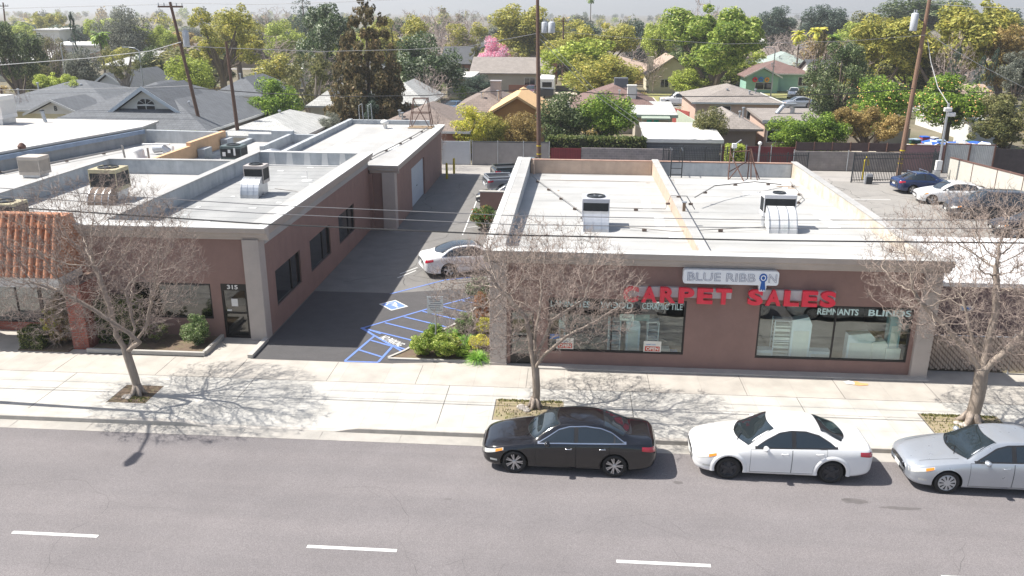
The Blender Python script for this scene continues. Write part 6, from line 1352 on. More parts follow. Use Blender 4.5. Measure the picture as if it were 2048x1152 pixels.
hedge('ivy_hedge', 'long ivy covered hedge on top of the block wall', -1.9, 6.2, 69.0, 70.0, 0, 2.3, s=.12, n=6000)
hedge('clipped_hedge', 'bright clipped hedge behind the left flat roofs', -34.4, -30.6, 65.5, 67, 0, 2.6, 'lime', s=.1)
hedge('clipped_bush', 'bright green boxy bush beside the dark red fence', 12.6, 13.9, 67.4, 68.8, 0, 2.0, 'lime', 4000, .08)
hedge('tall_hedge', 'clipped dark green shrub beside the red brick pier', -17.7, -16.25, 28.1, 29.0, .05, 1.75, 'ivy', 6000, .045)
hedge('box_bush', 'small clipped box bush left of the dark plants at the left edge', -20.35, -19.5, 27.35, 28.2, .05, .75, 'ivy', 4500, .03)
def bush(kind, col, x, y, w, h, label, name='shrub', n=1., leaf=1., z=.04, var=0, group=None):
    t = thing(name, (x, y, z), label, 'shrub', group); o = bpy.data.objects.new('foliage', crown_mesh(kind, col, var, n, leaf)); COL.objects.link(o); o.parent = t; o.scale = (w, w, h); b = MB()
    for k in range(5): a = k*1.3; b.tube([(.03*math.cos(a), .03*math.sin(a), -.03), (.25*w*math.cos(a), .25*w*math.sin(a), h*.6)], [.02, .008], 4)
    b.build('stem', TRB, t); return t
bush('round', 'nandina', -14.0, 28.35, 1.25, 1.25, 'rounded pale green variegated shrub in front of the window of shop 315', n=1., leaf=1.2)
bush('tall', 'redleaf', -19.1, 28.2, 1.0, 1.0, 'dark reddish shrub by the brick pier', z=.05); bush('tall', 'brownfir', -18.95, 28.0, 1.3, 2.1, 'tall dark bronze shrub in the left planter', n=1.2); bush('sparse', 'yellowleaf', -19.4, 27.9, 1., 1.6, 'yellow-leaved sprig in the left planter', n=1.)
bush('sparse', 'ivy', -15.6, 28.4, 1.2, .8, 'low dark ground plant left of the variegated shrub', n=1.3)
def pxbush(kind, col, u, v, w, h, label, **k):
    p = gz(u, v); w *= 1.3; h *= 1.2; k['n'] = k.get('n', 1)*1.7; return bush(kind, col, p.x, p.y, w, h, label, **k)
pxbush('round', 'yellowleaf', 905, 700, .6, .4, 'low golden plant between the sign shrubs and the grass tufts', n=.7, leaf=1.4); pxbush('round', 'citrus', 925, 715, .6, .4, 'low bright green plant at the front edge of the bed', n=.7, leaf=1.4, var=2); pxbush('round', 'photinia', 962, 622, .6, .7, 'red-tipped green shrub at the shop corner', n=.7, leaf=1.4)
pxbush('round', 'plane', 848, 712, .95, .75, 'left low yellow-green shrub at the parking sign foot', n=.8, leaf=1.5, var=1); pxbush('round', 'plane', 893, 714, 1.0, .8, 'right low yellow-green shrub at the parking sign foot', n=.8, leaf=1.5, var=2)
pxbush('round', 'citrus', 868, 690, .8, .7, 'green shrub just behind the parking sign post', n=.6, leaf=1.5); pxbush('round', 'nandina', 930, 668, .8, .75, 'pale grey-green shrub in the middle of the planting bed', n=.7, leaf=1.4); pxbush('round', 'yellowleaf', 958, 700, .75, .5, 'lower golden shrub beside the beige pillar', n=.7, leaf=1.4, var=1)
pxbush('round', 'yellowleaf', 968, 668, .7, .55, 'upper golden shrub beside the beige pillar', n=.7, leaf=1.4); pxbush('tall', 'redleaf', 962, 640, .6, 1.0, 'red-leaved shrub beside the shop corner', n=.6, leaf=1.4); pxbush('round', 'magnolia', 955, 600, 1.1, .9, 'dark green shrub behind the red-leaved one', n=.6, leaf=1.4)
pxbush('round', 'photinia', 968, 458, 1.5, 1.2, 'green shrub with red tips below the low brown wall', n=.8, leaf=1.3, var=1)
def grasstuft(u, v, w, h, label):
    p = gz(u, v); t = thing('grass_tuft', (p.x, p.y, .04), label, 'grass plant'); rng = np.random.default_rng(int(u)); V = []
    for k in range(420):
        a = rng.uniform(0, 6.28); r = rng.random()**.5*.1; el = rng.uniform(.3, 1.3); d = np.array([math.cos(a)*math.cos(el), math.sin(a)*math.cos(el), math.sin(el)]); p0 = np.array([math.cos(a)*r, math.sin(a)*r, 0]); L = w*.5*rng.uniform(.7, 1.1); sd = np.array([-math.sin(a), math.cos(a), 0])*.008; p1 = p0+d*L*.6*np.array([1, 1, h/w*1.5]); p2 = p1+(d+np.array([0, 0, -.7]))*L*.5
        V += [p0-sd, p0+sd, p1+sd, p1-sd, p1-sd, p1+sd, p2+sd*.3, p2-sd*.3]
    o = bpy.data.objects.new('blades', mesh_quads('blades', np.array(V), LM['grass'])); COL.objects.link(o); o.parent = t
grasstuft(955, 722, 1.1, .6, 'front bright green grass tuft beside the beige pillar'); grasstuft(935, 690, 1.1, .6, 'middle green grass tuft in the planting bed'); grasstuft(905, 672, .8, .5, 'small green grass tuft behind the sign shrubs'); 
rng = np.random.default_rng(4); VV = []
for (x0, x1, y0, y1, n) in ((-2.15, -.05, 23.25, 24.6, 500), (11.35, 13.6, 23.35, 24.62, 700), (-14.2, -13.6, 23.46, 23.8, 120)):
    for k in range(n):
        e = rng.random() < .6; x = rng.uniform(x0, x1); y = y1-.12*rng.random() if e else rng.uniform(y0, y1); h = rng.uniform(.02, .07); a = rng.uniform(0, 6.28); s = .02; VV += [(x-s*math.cos(a), y-s*math.sin(a), .006), (x+s*math.cos(a), y+s*math.sin(a), .006), (x+s*.8, y+s, h), (x-s*.5, y+s, h)]
o = bpy.data.objects.new('weeds', mesh_quads('weeds', np.array(VV), LM['olive'])); COL.objects.link(o); tag(o, 'thin weeds growing at the edges of the tree squares', 'weeds', kind='stuff')
# ------------------------------------------------------------------ houses beyond the alley
def shingle(name, c): return brickmat(name, c, tuple(x*.86 for x in c), tuple(x*.6 for x in c), .45, .3, .02, plane='xy', bump=.2)
def hx(u, v, y): return gy(u, v, y).x
def wallm(n, c): return mat(n, c, .85, .06, scale=.8, stain=tuple(x*.82 for x in c), sscale=.5)
WINF = mat('white_window_frame', (.6, .6, .58), .6, .05)
def house(label, x0, x1, y0, y1, eave, ridge, kind, wm, rm, wins=(), name='house', ov=.5, chim=None, vents=(), group=None, cat='house', fascia=None, doors=()):
    xc, yc = (x0+x1)/2, (y0+y1)/2; t = thing(name, (xc, yc, 0), label, cat, group); w, d = x1-x0, y1-y0; hw, hd = w/2, d/2
    b = MB(); b.box(-hw, hw, -hd, hd, -.1, eave)
    if kind == 'gable_y': b.prismy([(-hw, eave), (hw, eave), (0, ridge-.12)], -hd, hd)
    if kind == 'gable_x': b.prismx([(-hd, eave), (hd, eave), (0, ridge-.12)], -hw, hw)
    b.build('wall', wm, t); b = MB(); W_, D_ = hw+ov, hd+ov; e = eave-.08
    if kind == 'hip':
        r = min(hw, hd); pts = [(-W_, -D_, e), (W_, -D_, e), (W_, D_, e), (-W_, D_, e)]
        if hw > hd: a, c = (-(hw-r*.98), 0, ridge), ((hw-r*.98), 0, ridge); b.add(pts+[a, c], [(0, 1, 5, 4), (2, 3, 4, 5), (1, 2, 5), (3, 0, 4), (3, 2, 1, 0)])
        else: a, c = (0, -(hd-r*.98), ridge), (0, (hd-r*.98), ridge); b.add(pts+[a, c], [(0, 1, 4), (1, 2, 5, 4), (2, 3, 5), (3, 0, 4, 5), (3, 2, 1, 0)])
    elif kind == 'gable_y':
        for sg in (-1, 1): b.prismy([(sg*W_, e), (0, ridge), (0, ridge+.14), (sg*W_, e+.14)] if sg < 0 else [(0, ridge), (W_, e), (W_, e+.14), (0, ridge+.14)], -D_, D_)
    elif kind == 'gable_x':
        for sg in (-1, 1): b.prismx([(sg*D_, e), (0, ridge), (0, ridge+.14), (sg*D_, e+.14)], -W_, W_)
    else: b.add([(-W_, -D_, e), (W_, -D_, e), (W_, D_, ridge), (-W_, D_, ridge), (-W_, -D_, e+.2), (W_, -D_, e+.2), (W_, D_, ridge+.2), (-W_, D_, ridge+.2)], [(3, 2, 1, 0), (4, 5, 6, 7), (0, 1, 5, 4), (1, 2, 6, 5), (2, 3, 7, 6), (3, 0, 4, 7)])
    ro = b.build('roof', rm, t)
    if kind == 'hip' or kind == 'flat': b = MB(); b.box(-W_-.02, W_+.02, -D_-.03, -D_, e-.1, e+.1 if kind == 'hip' else e+.2); b.box(W_, W_+.03, -D_, D_, e-.1, e+.1); b.build('fascia', fascia or WINF, t)
    elif kind == 'gable_y':
        b = MB()
        for sg in (-1, 1): b.prismy([(sg*(W_+.03), e-.12), (0, ridge-.05), (0, ridge+.18), (sg*(W_+.03), e+.12)][::sg], -D_-.05, -D_)
        b.build('bargeboard', fascia or WINF, t)
    for (f, p, z0, z1, ww) in wins:      # f: face s/e ; p: offset along the wall
        wf = MB(); g = MB()
        if f == 's': wf.box(p-ww/2-.08, p+ww/2+.08, -hd-.05, -hd, z0-.08, z1+.08); g.box(p-ww/2, p+ww/2, -hd-.07, -hd-.051, z0, z1); wf.box(p-.03, p+.03, -hd-.085, -hd-.071, z0, z1)
        else: wf.box(hw, hw+.05, p-ww/2-.08, p+ww/2+.08, z0-.08, z1+.08); g.box(hw+.051, hw+.07, p-ww/2, p+ww/2, z0, z1)
        fo = wf.build('window', WINF, t); g.build('pane', DG, fo)
    for (p, ww, h, m_) in doors: g = MB(); g.box(p-ww/2, p+ww/2, -hd-.06, -hd, 0, h); g.build('door', m_, t)
    if chim: cx, cy, cw, ch, cm = chim; g = MB(); g.box(cx-xc-cw/2, cx-xc+cw/2, cy-yc-cw/2, cy-yc+cw/2, 1, ch); g.box(cx-xc-cw/2-.06, cx-xc+cw/2+.06, cy-yc-cw/2-.06, cy-yc+cw/2+.06, ch, ch+.12); g.build('chimney', cm, ro)
    rv = random.Random(int(x0*13+y0)); nv = 0
    if kind == 'hip' and not vents:
        for q_ in range(2): vx, vy = xc+rv.uniform(-.3, .3)*w, y0+d*rv.uniform(.12, .3); vents = tuple(vents)+((vx, vy, eave+(ridge-eave)*min(1, (vy-y0+ov)/(min(hw, hd)+ov))),)
    for (vx, vy, vz) in vents: g = MB(); g.tube([(vx-xc, vy-yc, vz-.4), (vx-xc, vy-yc, vz+.45)], .08, 6); g.lathe([(.16, vz+.45), (.16, vz+.55), (.001, vz+.6)], (vx-xc, vy-yc, 0), n=8); g.build('roof_vent', GALV, ro)
    return t
SH = dict(grey=shingle('grey_shingle', (.135, .145, .16)), dark=shingle('dark_shingle', (.085, .09, .10)), lgrey=shingle('pale_grey_shingle', (.50, .50, .48)), brown=shingle('brown_shingle', (.24, .19, .165)), maroon=shingle('maroon_shingle', (.20, .125, .11)), tan=shingle('tan_shingle', (.44, .33, .26)), taupe=shingle('taupe_shingle', (.30, .265, .24)),
          white=mat('white_felt', (.58, .57, .55), .8, .05), green=shingle('pale_green_shingle', (.34, .40, .37)), ply=mat('new_plywood', (.62, .40, .20), .8, .1, scale=2))
WL = dict(yellow=wallm('yellow_wall', (.56, .50, .32)), cream=wallm('cream_wall', (.55, .51, .40)), white=wallm('white_wall', (.62, .61, .58)), pink=wallm('pink_wall', (.52, .38, .31)), mint=wallm('mint_wall', (.26, .45, .38)), tan=wallm('tan_wall', (.44, .35, .26)), osb=wallm('osb_wall', (.46, .24, .09)), taupe=wallm('taupe_wall', (.27, .22, .20)), brick=wallm('brick_wall', (.28, .13, .09)), beige=wallm('beige_wall', (.42, .38, .32)), siding=brickmat('grey_siding', (.17, .18, .20), (.16, .17, .19), (.09, .09, .1), 30, .18, .02))
# 1 gabled house
g1 = house('big grey hip roofed house with a front gable and an arched window', -45, -30.3, 67.5, 85, 2.7, 5.95, 'hip', WL['beige'], SH['grey'], vents=((-33.5, 72, 4),))
b = MB(); xc, yc = g1.location.x, g1.location.y; xa, xb, yg = hx(200, 238, 70.5)-xc, hx(398, 240, 70.5)-xc, 70.3-yc; xm = (xa+xb)/2
b.prismy([(xa+.3, 2.9), (xb-.3, 2.9), (xm, 5.6)], yg, 76-yc); b.build('gable_wall', WL['white'], g1)
b = MB()
for (p, q_) in (((xa, 2.85), (xm, 5.75)), ((xb, 2.85), (xm, 5.75))):
    b.add([(p[0], yg-.5, p[1]), (q_[0], yg-.5, q_[1]), (q_[0], 78-yc, q_[1]), (p[0], 78-yc, p[1]), (p[0], yg-.5, p[1]+.15), (q_[0], yg-.5, q_[1]+.15), (q_[0], 78-yc, q_[1]+.15), (p[0], 78-yc, p[1]+.15)], [(3, 2, 1, 0), (4, 5, 6, 7), (0, 3, 7, 4)])
r1 = b.build('gable_roof', SH['grey'], g1); b = MB(); b.prismy([(xa, 2.72), (xm, 5.62), (xm, 5.98), (xa, 3.02)], yg-.55, yg-.5); b.prismy([(xm, 5.62), (xb, 2.72), (xb, 3.02), (xm, 5.98)], yg-.55, yg-.5); b.build('bargeboard', mat('pale_blue_trim', (.5, .55, .6), .7, .05), r1)
b = MB(); n = 12; wp = [(xm-.85, 3.7), (xm+.85, 3.7)]+[(xm+.85*math.cos(a), 4.35+.6*math.sin(a)) for a in np.linspace(0, math.pi, n)]; b.prismy(wp, yg-.07, yg); wf = b.build('arched_window', WINF, g1)
b = MB()
for (p0, p1) in ((-.78, -.04), (.04, .78)): b.box(xm+p0, xm+p1, yg-.09, yg-.071, 3.77, 4.3)
for k in range(4):
    a0, a1 = k*math.pi/4+.06, (k+1)*math.pi/4-.06; b.prismy([(xm+.08*math.cos((a0+a1)/2), 4.4+.05), (xm+.76*math.cos(a0), 4.38+.5*math.sin(a0)), (xm+.76*math.cos((a0+a1)/2), 4.38+.52*math.sin((a0+a1)/2)), (xm+.76*math.cos(a1), 4.38+.5*math.sin(a1))], yg-.09, yg-.071)
b.build('pane', DG, wf)
# 2 yellow house
g2 = house('pale yellow house with grey roofs and a monogram on its gable', hx(-60, 225, 82), hx(232, 225, 82), 82, 97, 2.5, 4.9, 'hip', WL['yellow'], SH['grey'], wins=(('s', 3.8, .9, 2.0, 1.3),), vents=((hx(40, 205, 86), 86, 3.6), (hx(80, 195, 88), 88, 4.1), (hx(165, 190, 88), 88, 4.0)))
g3 = house('white gabled porch wing of the pale yellow house', hx(62, 226, 79), hx(160, 226, 79), 79, 84, 2.45, 3.7, 'gable_y', WL['yellow'], SH['grey'], wins=(('s', 1.1, .9, 2.1, 1.7),), name='house_wing', cat='house wing')
b = MB(); b.prismy([(-2.5, 2.45), (2.5, 2.45), (0, 3.6)], -2.56, -2.51); b.build('gable_board', WL['white'], g3); t_ = text('monogram', 'B', .3, .45, .03, DARKMETAL, (0, -2.58, 2.75), g3, bold=.02, world=False)
house('pale house with a white gable behind the monogram house', hx(165, 195, 97), hx(260, 195, 97), 98, 110, 2.6, 4.9, 'gable_y', WL['white'], SH['grey'])
house('low white garage with a shallow white hip roof and round cap vent', -29.2, -22.4, 67.3, 79, 2.35, 3.55, 'hip', WL['white'], SH['lgrey'], name='garage', cat='garage', vents=((-25.8, 73, 3.2),))
house('grey roofed house right of the short utility pole', hx(425, 180, 98), hx(520, 180, 98), 98, 110, 2.6, 4.5, 'hip', WL['white'], SH['grey'])
house('cream house with a pale grey hip roof under the round magnolia', hx(752, 200, 90), hx(850, 200, 90), 90, 101, 2.7, 4.7, 'hip', WL['cream'], SH['lgrey'], wins=(('s', .8, .9, 2, 1.4),))
house('pale grey hip roofed house left of the tall fir', hx(620, 205, 88), hx(705, 205, 88), 88, 99, 2.6, 4.6, 'hip', WL['white'], SH['lgrey'])
house('brown hip roofed house right behind the workshop', hx(745, 245, 71), hx(928, 245, 71), 71.3, 83, 2.4, 4.1, 'hip', WL['brick'], SH['brown'])
house('tan garage with a wide white door beside the round magnolia', hx(896, 165, 125), hx(940, 165, 125), 125, 133, 2.9, 3.0, 'flat', WL['tan'], SH['white'], name='garage', cat='garage', doors=((-.4, 2.7, 2.2, WINF),))
house('brick house with a dark roof behind the round magnolia', hx(885, 125, 160), hx(940, 125, 160), 160, 172, 2.8, 5.6, 'gable_x', WL['brick'], SH['dark'], wins=(('s', 1.5, 1, 2, 1.4),))
house('brown roofed house with a big cooler box on its ridge', hx(905, 210, 84.5), hx(1020, 210, 84.5), 85, 98, 2.5, 4.2, 'hip', WL['beige'], SH['brown'], chim=(hx(992, 170, 90), 90, 1.1, 5.1, mat('roof_cooler_grey', (.32, .3, .31), .7)))
house('unfinished house sheathed in orange plywood', hx(985, 222, 79.5), hx(1085, 222, 79.5), 79.5, 89, 2.9, 4.5, 'gable_y', WL['osb'], SH['ply'], ov=.6, fascia=SH['ply'], wins=(('s', -.9, 1.3, 1.7, .8),))
house('long grey house with a brick chimney behind the camper', hx(945, 140, 136), hx(1100, 140, 136), 136, 148, 2.8, 4.9, 'gable_x', WL['beige'], SH['taupe'], chim=(hx(1107, 135, 139), 139, 1.2, 5.6, WL['brick']), wins=(('s', 3, 1, 2.1, 1.6),))
house('tan roofed house with a small brick chimney behind the long grey one', hx(1020, 115, 168), hx(1100, 115, 168), 168, 180, 2.8, 5.0, 'hip', WL['tan'], SH['tan'], chim=(hx(1033, 100, 172), 172, .7, 5.4, WL['brick']))
g = house('maroon roofed house with a white chimney and a dark cooler box', hx(1150, 202, 89), hx(1318, 202, 89), 89, 101, 2.6, 4.6, 'hip', WL['beige'], SH['maroon'], chim=(hx(1263, 190, 91), 91, .9, 4.7, WL['white']))
b = MB(); b.box(-.1, 1.4, -1.2, -.1, 4.3, 5.3); b.build('cooler_box', mat('dark_cooler', (.13, .14, .16), .6), g)
g = house('small beige house with teal glass doors under a green porch', hx(1272, 225, 85), hx(1345, 225, 85), 85, 91, 2.35, 2.9, 'flat', WL['beige'], SH['lgrey'], fascia=mat('sage_trim', (.3, .36, .3), .8))
TE = mat('teal_door_glass', (.02, .42, .38), .3, .1); SG = mat('sage_paint', (.30, .35, .29), .8)
b = MB(); b.add([(-1.3, -4.2, 2.05), (1.5, -4.2, 2.05), (1.5, -3.0, 2.3), (-1.3, -3.0, 2.3), (-1.3, -4.2, 2.2), (1.5, -4.2, 2.2), (1.5, -3.0, 2.45), (-1.3, -3.0, 2.45)], [(3, 2, 1, 0), (4, 5, 6, 7), (0, 1, 5, 4), (1, 2, 6, 5), (3, 0, 4, 7)]); b.build('porch_roof', SG, g)
for x in (-1.2, 1.4): b = MB(); b.box(x-.06, x+.06, -4.1, -3.98, 0, 2.1); b.build('porch_post', SG, g)
for x in (-.7, .0): b = MB(); b.box(x, x+.5, -3.06, -3.0, .1, 1.95); b.build('door', TE, g)
house('grey sided shed with a white roof behind the iron railing', 6.3, 12.3, 69.4, 75.6, 2.15, 2.6, 'flat', WL['siding'], SH['white'], name='shed', cat='shed', ov=.2)
house('cream craftsman house with a tall chimney behind the pickup', hx(1300, 140, 136), hx(1392, 140, 136), 136, 148, 2.8, 5.5, 'gable_y', WL['cream'], SH['tan'], chim=(hx(1300, 140, 137), 137, .9, 5.4, WL['cream']), wins=(('s', -1.2, .9, 2.1, 1.2), ('s', .6, .9, 2.1, 1.2)), ov=.7, fascia=WL['beige'])
g = house('pink stucco house with a taupe hip roof behind the brown garage', hx(1392, 200, 95), hx(1560, 200, 95), 95, 107, 2.75, 4.2, 'hip', WL['pink'], SH['taupe'], wins=(('s', 1.6, 1, 2.1, .9), ('s', -1.6, 1.5, 2.3, 1.7)), vents=((hx(1455, 172, 98), 98, 3.4), (hx(1500, 175, 97), 97, 3.3), (hx(1512, 173, 98), 98, 3.4)))
house('mauve brown garage with a taupe hip roof in front of the pink house', hx(1432, 240, 77), hx(1515, 240, 77), 77, 87, 2.2, 3.3, 'hip', WL['taupe'], SH['taupe'], name='garage', cat='garage', fascia=WL['taupe'])
g = house('low pink house with a flat taupe roof and white fascia', hx(1533, 222, 80), hx(1648, 222, 80), 80, 87, 2.55, 2.75, 'flat', WL['pink'], SH['taupe'], wins=(('s', -1.5, .6, 1.7, 1.6),), ov=.35)
b = MB(); b.tube([(-.8, .2, 2.8), (-.3, .4, 3.4), (.2, .5, 3.7)], .22, 10); b.tube([(.8, .6, 2.8), (.8, .6, 3.2), (.6, .5, 3.6)], .22, 10); b.box(-.2, 1.1, .2, .9, 3.6, 3.8); b.build('silver_duct', GALV, g)
g = house('mint green house with a brown roof and three coloured rings on its gable', hx(1505, 141, 142), hx(1625, 141, 142), 142, 153, 2.8, 4.6, 'hip', WL['mint'], SH['maroon'], wins=(('s', 3.4, .9, 2.2, 1.3),), fascia=WL['white'])
g = house('gabled front wing of the mint green house', hx(1494, 148, 138), hx(1558, 148, 138), 138, 143, 2.5, 3.9, 'gable_y', WL['mint'], SH['maroon'], name='house_wing', cat='house wing', wins=(('s', .3, .6, 1.6, 2.6),))
for (u, m_, l) in ((1511, RED, 'red'), (1523, BLUEP, 'blue'), (1535, mat('orange_ring', (.7, .3, .04), .6), 'orange')):
    p = gy(u, 149, 137.8); t = thing('wreath', (p.x, 137.75, 2.1), l+' ring wreath hanging on the mint green gable', 'wreath', 'three ring wreaths on the mint house'); b = MB(); b.tube([(.28*math.cos(a), 0, .28*math.sin(a)) for a in np.linspace(0, 6.283, 13)], .13, 6, cap=False); b.build('ring', m_, t)
house('white house with a dark roof right of the leaning cypress', hx(1630, 140, 140), hx(1690, 140, 140), 140, 150, 2.8, 4.8, 'gable_x', WL['white'], SH['dark'])
house('pale green roofed house behind the mint green one', hx(1535, 118, 166), hx(1625, 118, 166), 166, 178, 2.8, 5.0, 'hip', WL['cream'], SH['green'])
house('tan roofed house half hidden behind the right orange tree', hx(1935, 200, 88), hx(2010, 200, 88), 88, 100, 2.8, 4.9, 'gable_x', WL['white'], SH['tan'], chim=None)
house('white storage shed behind the junk yard at the right', hx(1955, 225, 82), hx(2010, 225, 82), 82, 86, 2.6, 3.0, 'flat', WL['white'], SH['white'], name='shed', cat='shed')
house('long white flat roofed building beyond the left cypress', hx(70, 90, 200), hx(215, 90, 200), 200, 215, 4.0, 4.2, 'flat', WL['white'], SH['white'], name='long_building', cat='building'); house('white upper block of the long building on the left', hx(75, 80, 216), hx(120, 80, 216), 216, 226, 7.2, 7.4, 'flat', WL['white'], SH['white'], name='long_building', cat='building')
house('white flat building behind the dark golden tree', hx(520, 135, 140), hx(600, 135, 140), 140, 150, 2.8, 3.0, 'flat', WL['white'], SH['white']); house('pinkish roofed house beyond the golden trees', hx(890, 90, 205), hx(945, 90, 205), 205, 216, 2.8, 5.8, 'hip', WL['pink'], SH['tan'])
house('white roofed house left of the golden middle tree', hx(1140, 120, 165), hx(1180, 120, 165), 165, 175, 2.8, 5.2, 'gable_y', WL['white'], SH['lgrey'])
rnd = random.Random(31); hm = ['white', 'cream', 'tan', 'pink', 'beige']; rmn = ['grey', 'lgrey', 'brown', 'tan', 'taupe', 'white', 'dark']; hn = dict(grey='grey', lgrey='pale grey', brown='brown', tan='tan', taupe='taupe', white='white', dark='dark')
for dist, n in ((150, 9), (190, 13), (240, 14), (300, 14)):
    for k in range(n):
        u = -20+2090*(k+.5)/n+rnd.uniform(-45, 45); x = hx(u, 80, dist); w, d = rnd.uniform(11, 16), rnd.uniform(10, 13); r_ = rnd.choice(rmn); y = dist+rnd.uniform(-6, 6)
        if dist == 150 and (any(a-25 < u < b_+25 for a, b_ in ((880, 1115), (1290, 1700), (505, 610)))): continue
        house('%s roofed %s house among the trees %s, %s' % (hn[r_], 'far' if dist > 200 else 'distant', {150: 'of the near blocks', 190: 'of the second blocks', 240: 'of the third blocks', 300: 'of the farthest blocks'}[dist], 'at the left' if u < 500 else 'left of the middle' if u < 1000 else 'right of centre' if u < 1500 else 'at the right'), x-w/2, x+w/2, y, y+d, 2.8, rnd.uniform(4.4, 5.4), rnd.choice(['hip', 'gable_x', 'gable_y', 'hip']), WL[rnd.choice(hm)], SH[r_], wins=(('s', -w*.2, 1, 2, 1.4), ('s', w*.25, 1, 2, 1.4)), group='distant suburban houses')
# streets, yards
ST = mat('far_street', (.25, .24, .235), .9, .1, scale=.3); DRV = mat('far_concrete', (.50, .44, .36), .9, .08, scale=.3); LAWN = mat('dry_lawn', (.26, .25, .10), .95, .25, scale=.4, stain=(.14, .17, .05), sscale=.2)
b = MB(); b.box(-160, 160, 113, 121, -.02, .0); b.box(-160, 160, 181, 186, -.02, .0); tag(b.build('residential_street', ST), kind='structure')
b = MB(); b.box(-12.5, -7, 98, 125, -.01, .02); b.box(14, 19, 98, 112, -.01, .02); b.box(-4, 3, 121, 136, -.01, .02); b.box(26, 32, 68.8, 84, -.01, .02); b.box(-60, 60, 68.7, 68.9, -.02, .01); b.box(4, 6, 70, 84, -.01, .02); tag(b.build('concrete_yards', DRV), kind='structure')
b = MB(); b.box(3, 22, 121.2, 135.5, -.01, .012); b.box(22.5, 60, 121.2, 141, -.01, .012); b.box(-60, -5, 121.2, 124, -.01, .012); b.box(-60, -40, 97.5, 112.5, -.01, .012); tag(b.build('lawn', LAWN), kind='structure')
rng = np.random.default_rng(21); VV = []
for c in ('olive', 'dark', 'citrus', 'rust'):
    VV = []
    for k in range(110):
        y = 70+rng.random()**1.3*220; x = rng.uniform(-.68, .66)*y-.06*y; h = rng.uniform(.8, 2.4)+(y > 130)*rng.uniform(0, 2); w = rng.uniform(1.5, 4.5)*(1+(y > 150))
        if 112 < y < 122 or (y < 86 and 20 < x < 34) or (y < 78 and 5 < x < 19 and h > 1.5) or (84 < y < 135 and -13 < x < 3) or (-31 < x < -21 and y < 80): continue
        C, R_ = clumps(rng, 'round'); V = leaf_cloud(rng, C, R_, 260, .035 if y < 120 else .05); VV.append(V*np.array([w, w, h])+np.array([x, y, -.1]))
    o = bpy.data.objects.new('undergrowth', mesh_quads('undergrowth', np.vstack(VV), LM[c])); COL.objects.link(o); tag(o, names[c]+' shrubs and undergrowth filling the gardens between the houses', 'undergrowth', kind='stuff')
def yardfence(label, p0, p1, h, m_, name='yard_fence'):
    t = thing(name, (p0[0], p0[1], 0), label, 'fence'); b = MB(); b.wallseg((0, 0), (p1[0]-p0[0], p1[1]-p0[1]), .08, 0, h); b.build('panel', m_, t)
yardfence('pale green board fence beside the teal-doored house', (11.9, 96), (13.4, 77), 1.7, mat('pale_green_fence', (.42, .47, .38), .8)); yardfence('dark blue-grey wall under the low pink house', (19.6, 74), (23, 74.5), 1.3, mat('blue_grey_wall', (.14, .15, .19), .8)); yardfence('red slatted ramp rail between the maroon and pink roofs', (11.8, 99), (13.2, 95.5), 1.6, mat('red_rail', (.3, .06, .05), .8))
yardfence('tan wall behind the junk yard', (25.5, 84), (33, 84), 1.5, WL['beige']); yardfence('red brick garden wall beyond the long grey house', (-10, 134), (-4, 134), 1.2, WL['brick'])
# parked vehicles in the side street
pickup('white pickup truck parked in the side street before the craftsman house', hx(1362, 190, 117), 117.5, 0, WHT_P)
car('parked_car', 'white estate car in the drive of the mint green house', 'car', (hx(1590, 165, 131), 131, 0), R(75), FOC, WHT_P, (.88, 3.5), .32, 'five', ALLOY, [(1.5, .96), (1.9, 1.2), (2.3, 1.36), (2.9, 1.38), (3.5, 1.3), (3.75, 1.1)], (1.15, 1.95, .70, .52, .22, .10), (3.7, 4.2, .48, .6, -.02, -.1), chrome=False, bpil=((1.5, 2.4), (2.5, 3.75)), doors=())
car('parked_car', 'pale blue car half hidden by the leaning cypress', 'car', (hx(1598, 185, 117), 117, 0), R(0), SEDAN, SIL_P, (.93, 3.66), .33, 'five', ALLOY, WINA, (1.28, 2.07, .70, .52, .22, .10), (3.42, 4.12, .50, .62, -.02, -.2), doors=())
car('parked_car', 'blue car with a glinting windscreen at the left edge', 'car', (hx(45, 195, 100), 100, 0), R(0), SEDAN, paint('mid_blue_car_paint', (.06, .13, .25), .2), (.93, 3.66), .33, 'five', ALLOY, WINA, (1.28, 2.07, .70, .52, .22, .10), (3.42, 4.12, .50, .62, -.02, -.2), doors=())
car('parked_car', 'blue car parked in front of the tan garage', 'car', (hx(905, 203, 105), 106, 0), R(70), SEDAN, paint('steel_blue_car_paint', (.10, .16, .24), .2), (.93, 3.66), .33, 'five', ALLOY, WINA, (1.28, 2.07, .70, .52, .22, .10), (3.42, 4.12, .50, .62, -.02, -.2), doors=())
car('parked_car', 'dark maroon car left of the camper', 'car', (hx(1062, 172, 130), 131, 0), R(80), SEDAN, paint('maroon_car_paint', (.10, .02, .03), .2), (.93, 3.66), .33, 'five', ALLOY, WINA, (1.28, 2.07, .70, .52, .22, .10), (3.42, 4.12, .50, .62, -.02, -.2), doors=())
p = gz(1097, 187); t = thing('camper_van', (p.x, 124.5, 0), 'tall white camper seen from behind near the middle utility pole', 'camper'); b = MB(); b.box(-1.15, 1.15, 0, 6, .6, 2.9); b.prismx([(0, 2.9), (6, 2.9), (5.6, 3.1), (.3, 3.1)], -1.1, 1.1); b.build('body', WHITE, t, bevel=.12)
b = MB(); b.box(-.7, .7, -.03, -.005, 1.7, 2.4); b.build('rear_window', DG, t); b = MB(); b.box(-1.0, 1.0, -.5, 0, .5, 1.4); b.build('rear_box', DARKMETAL, t)
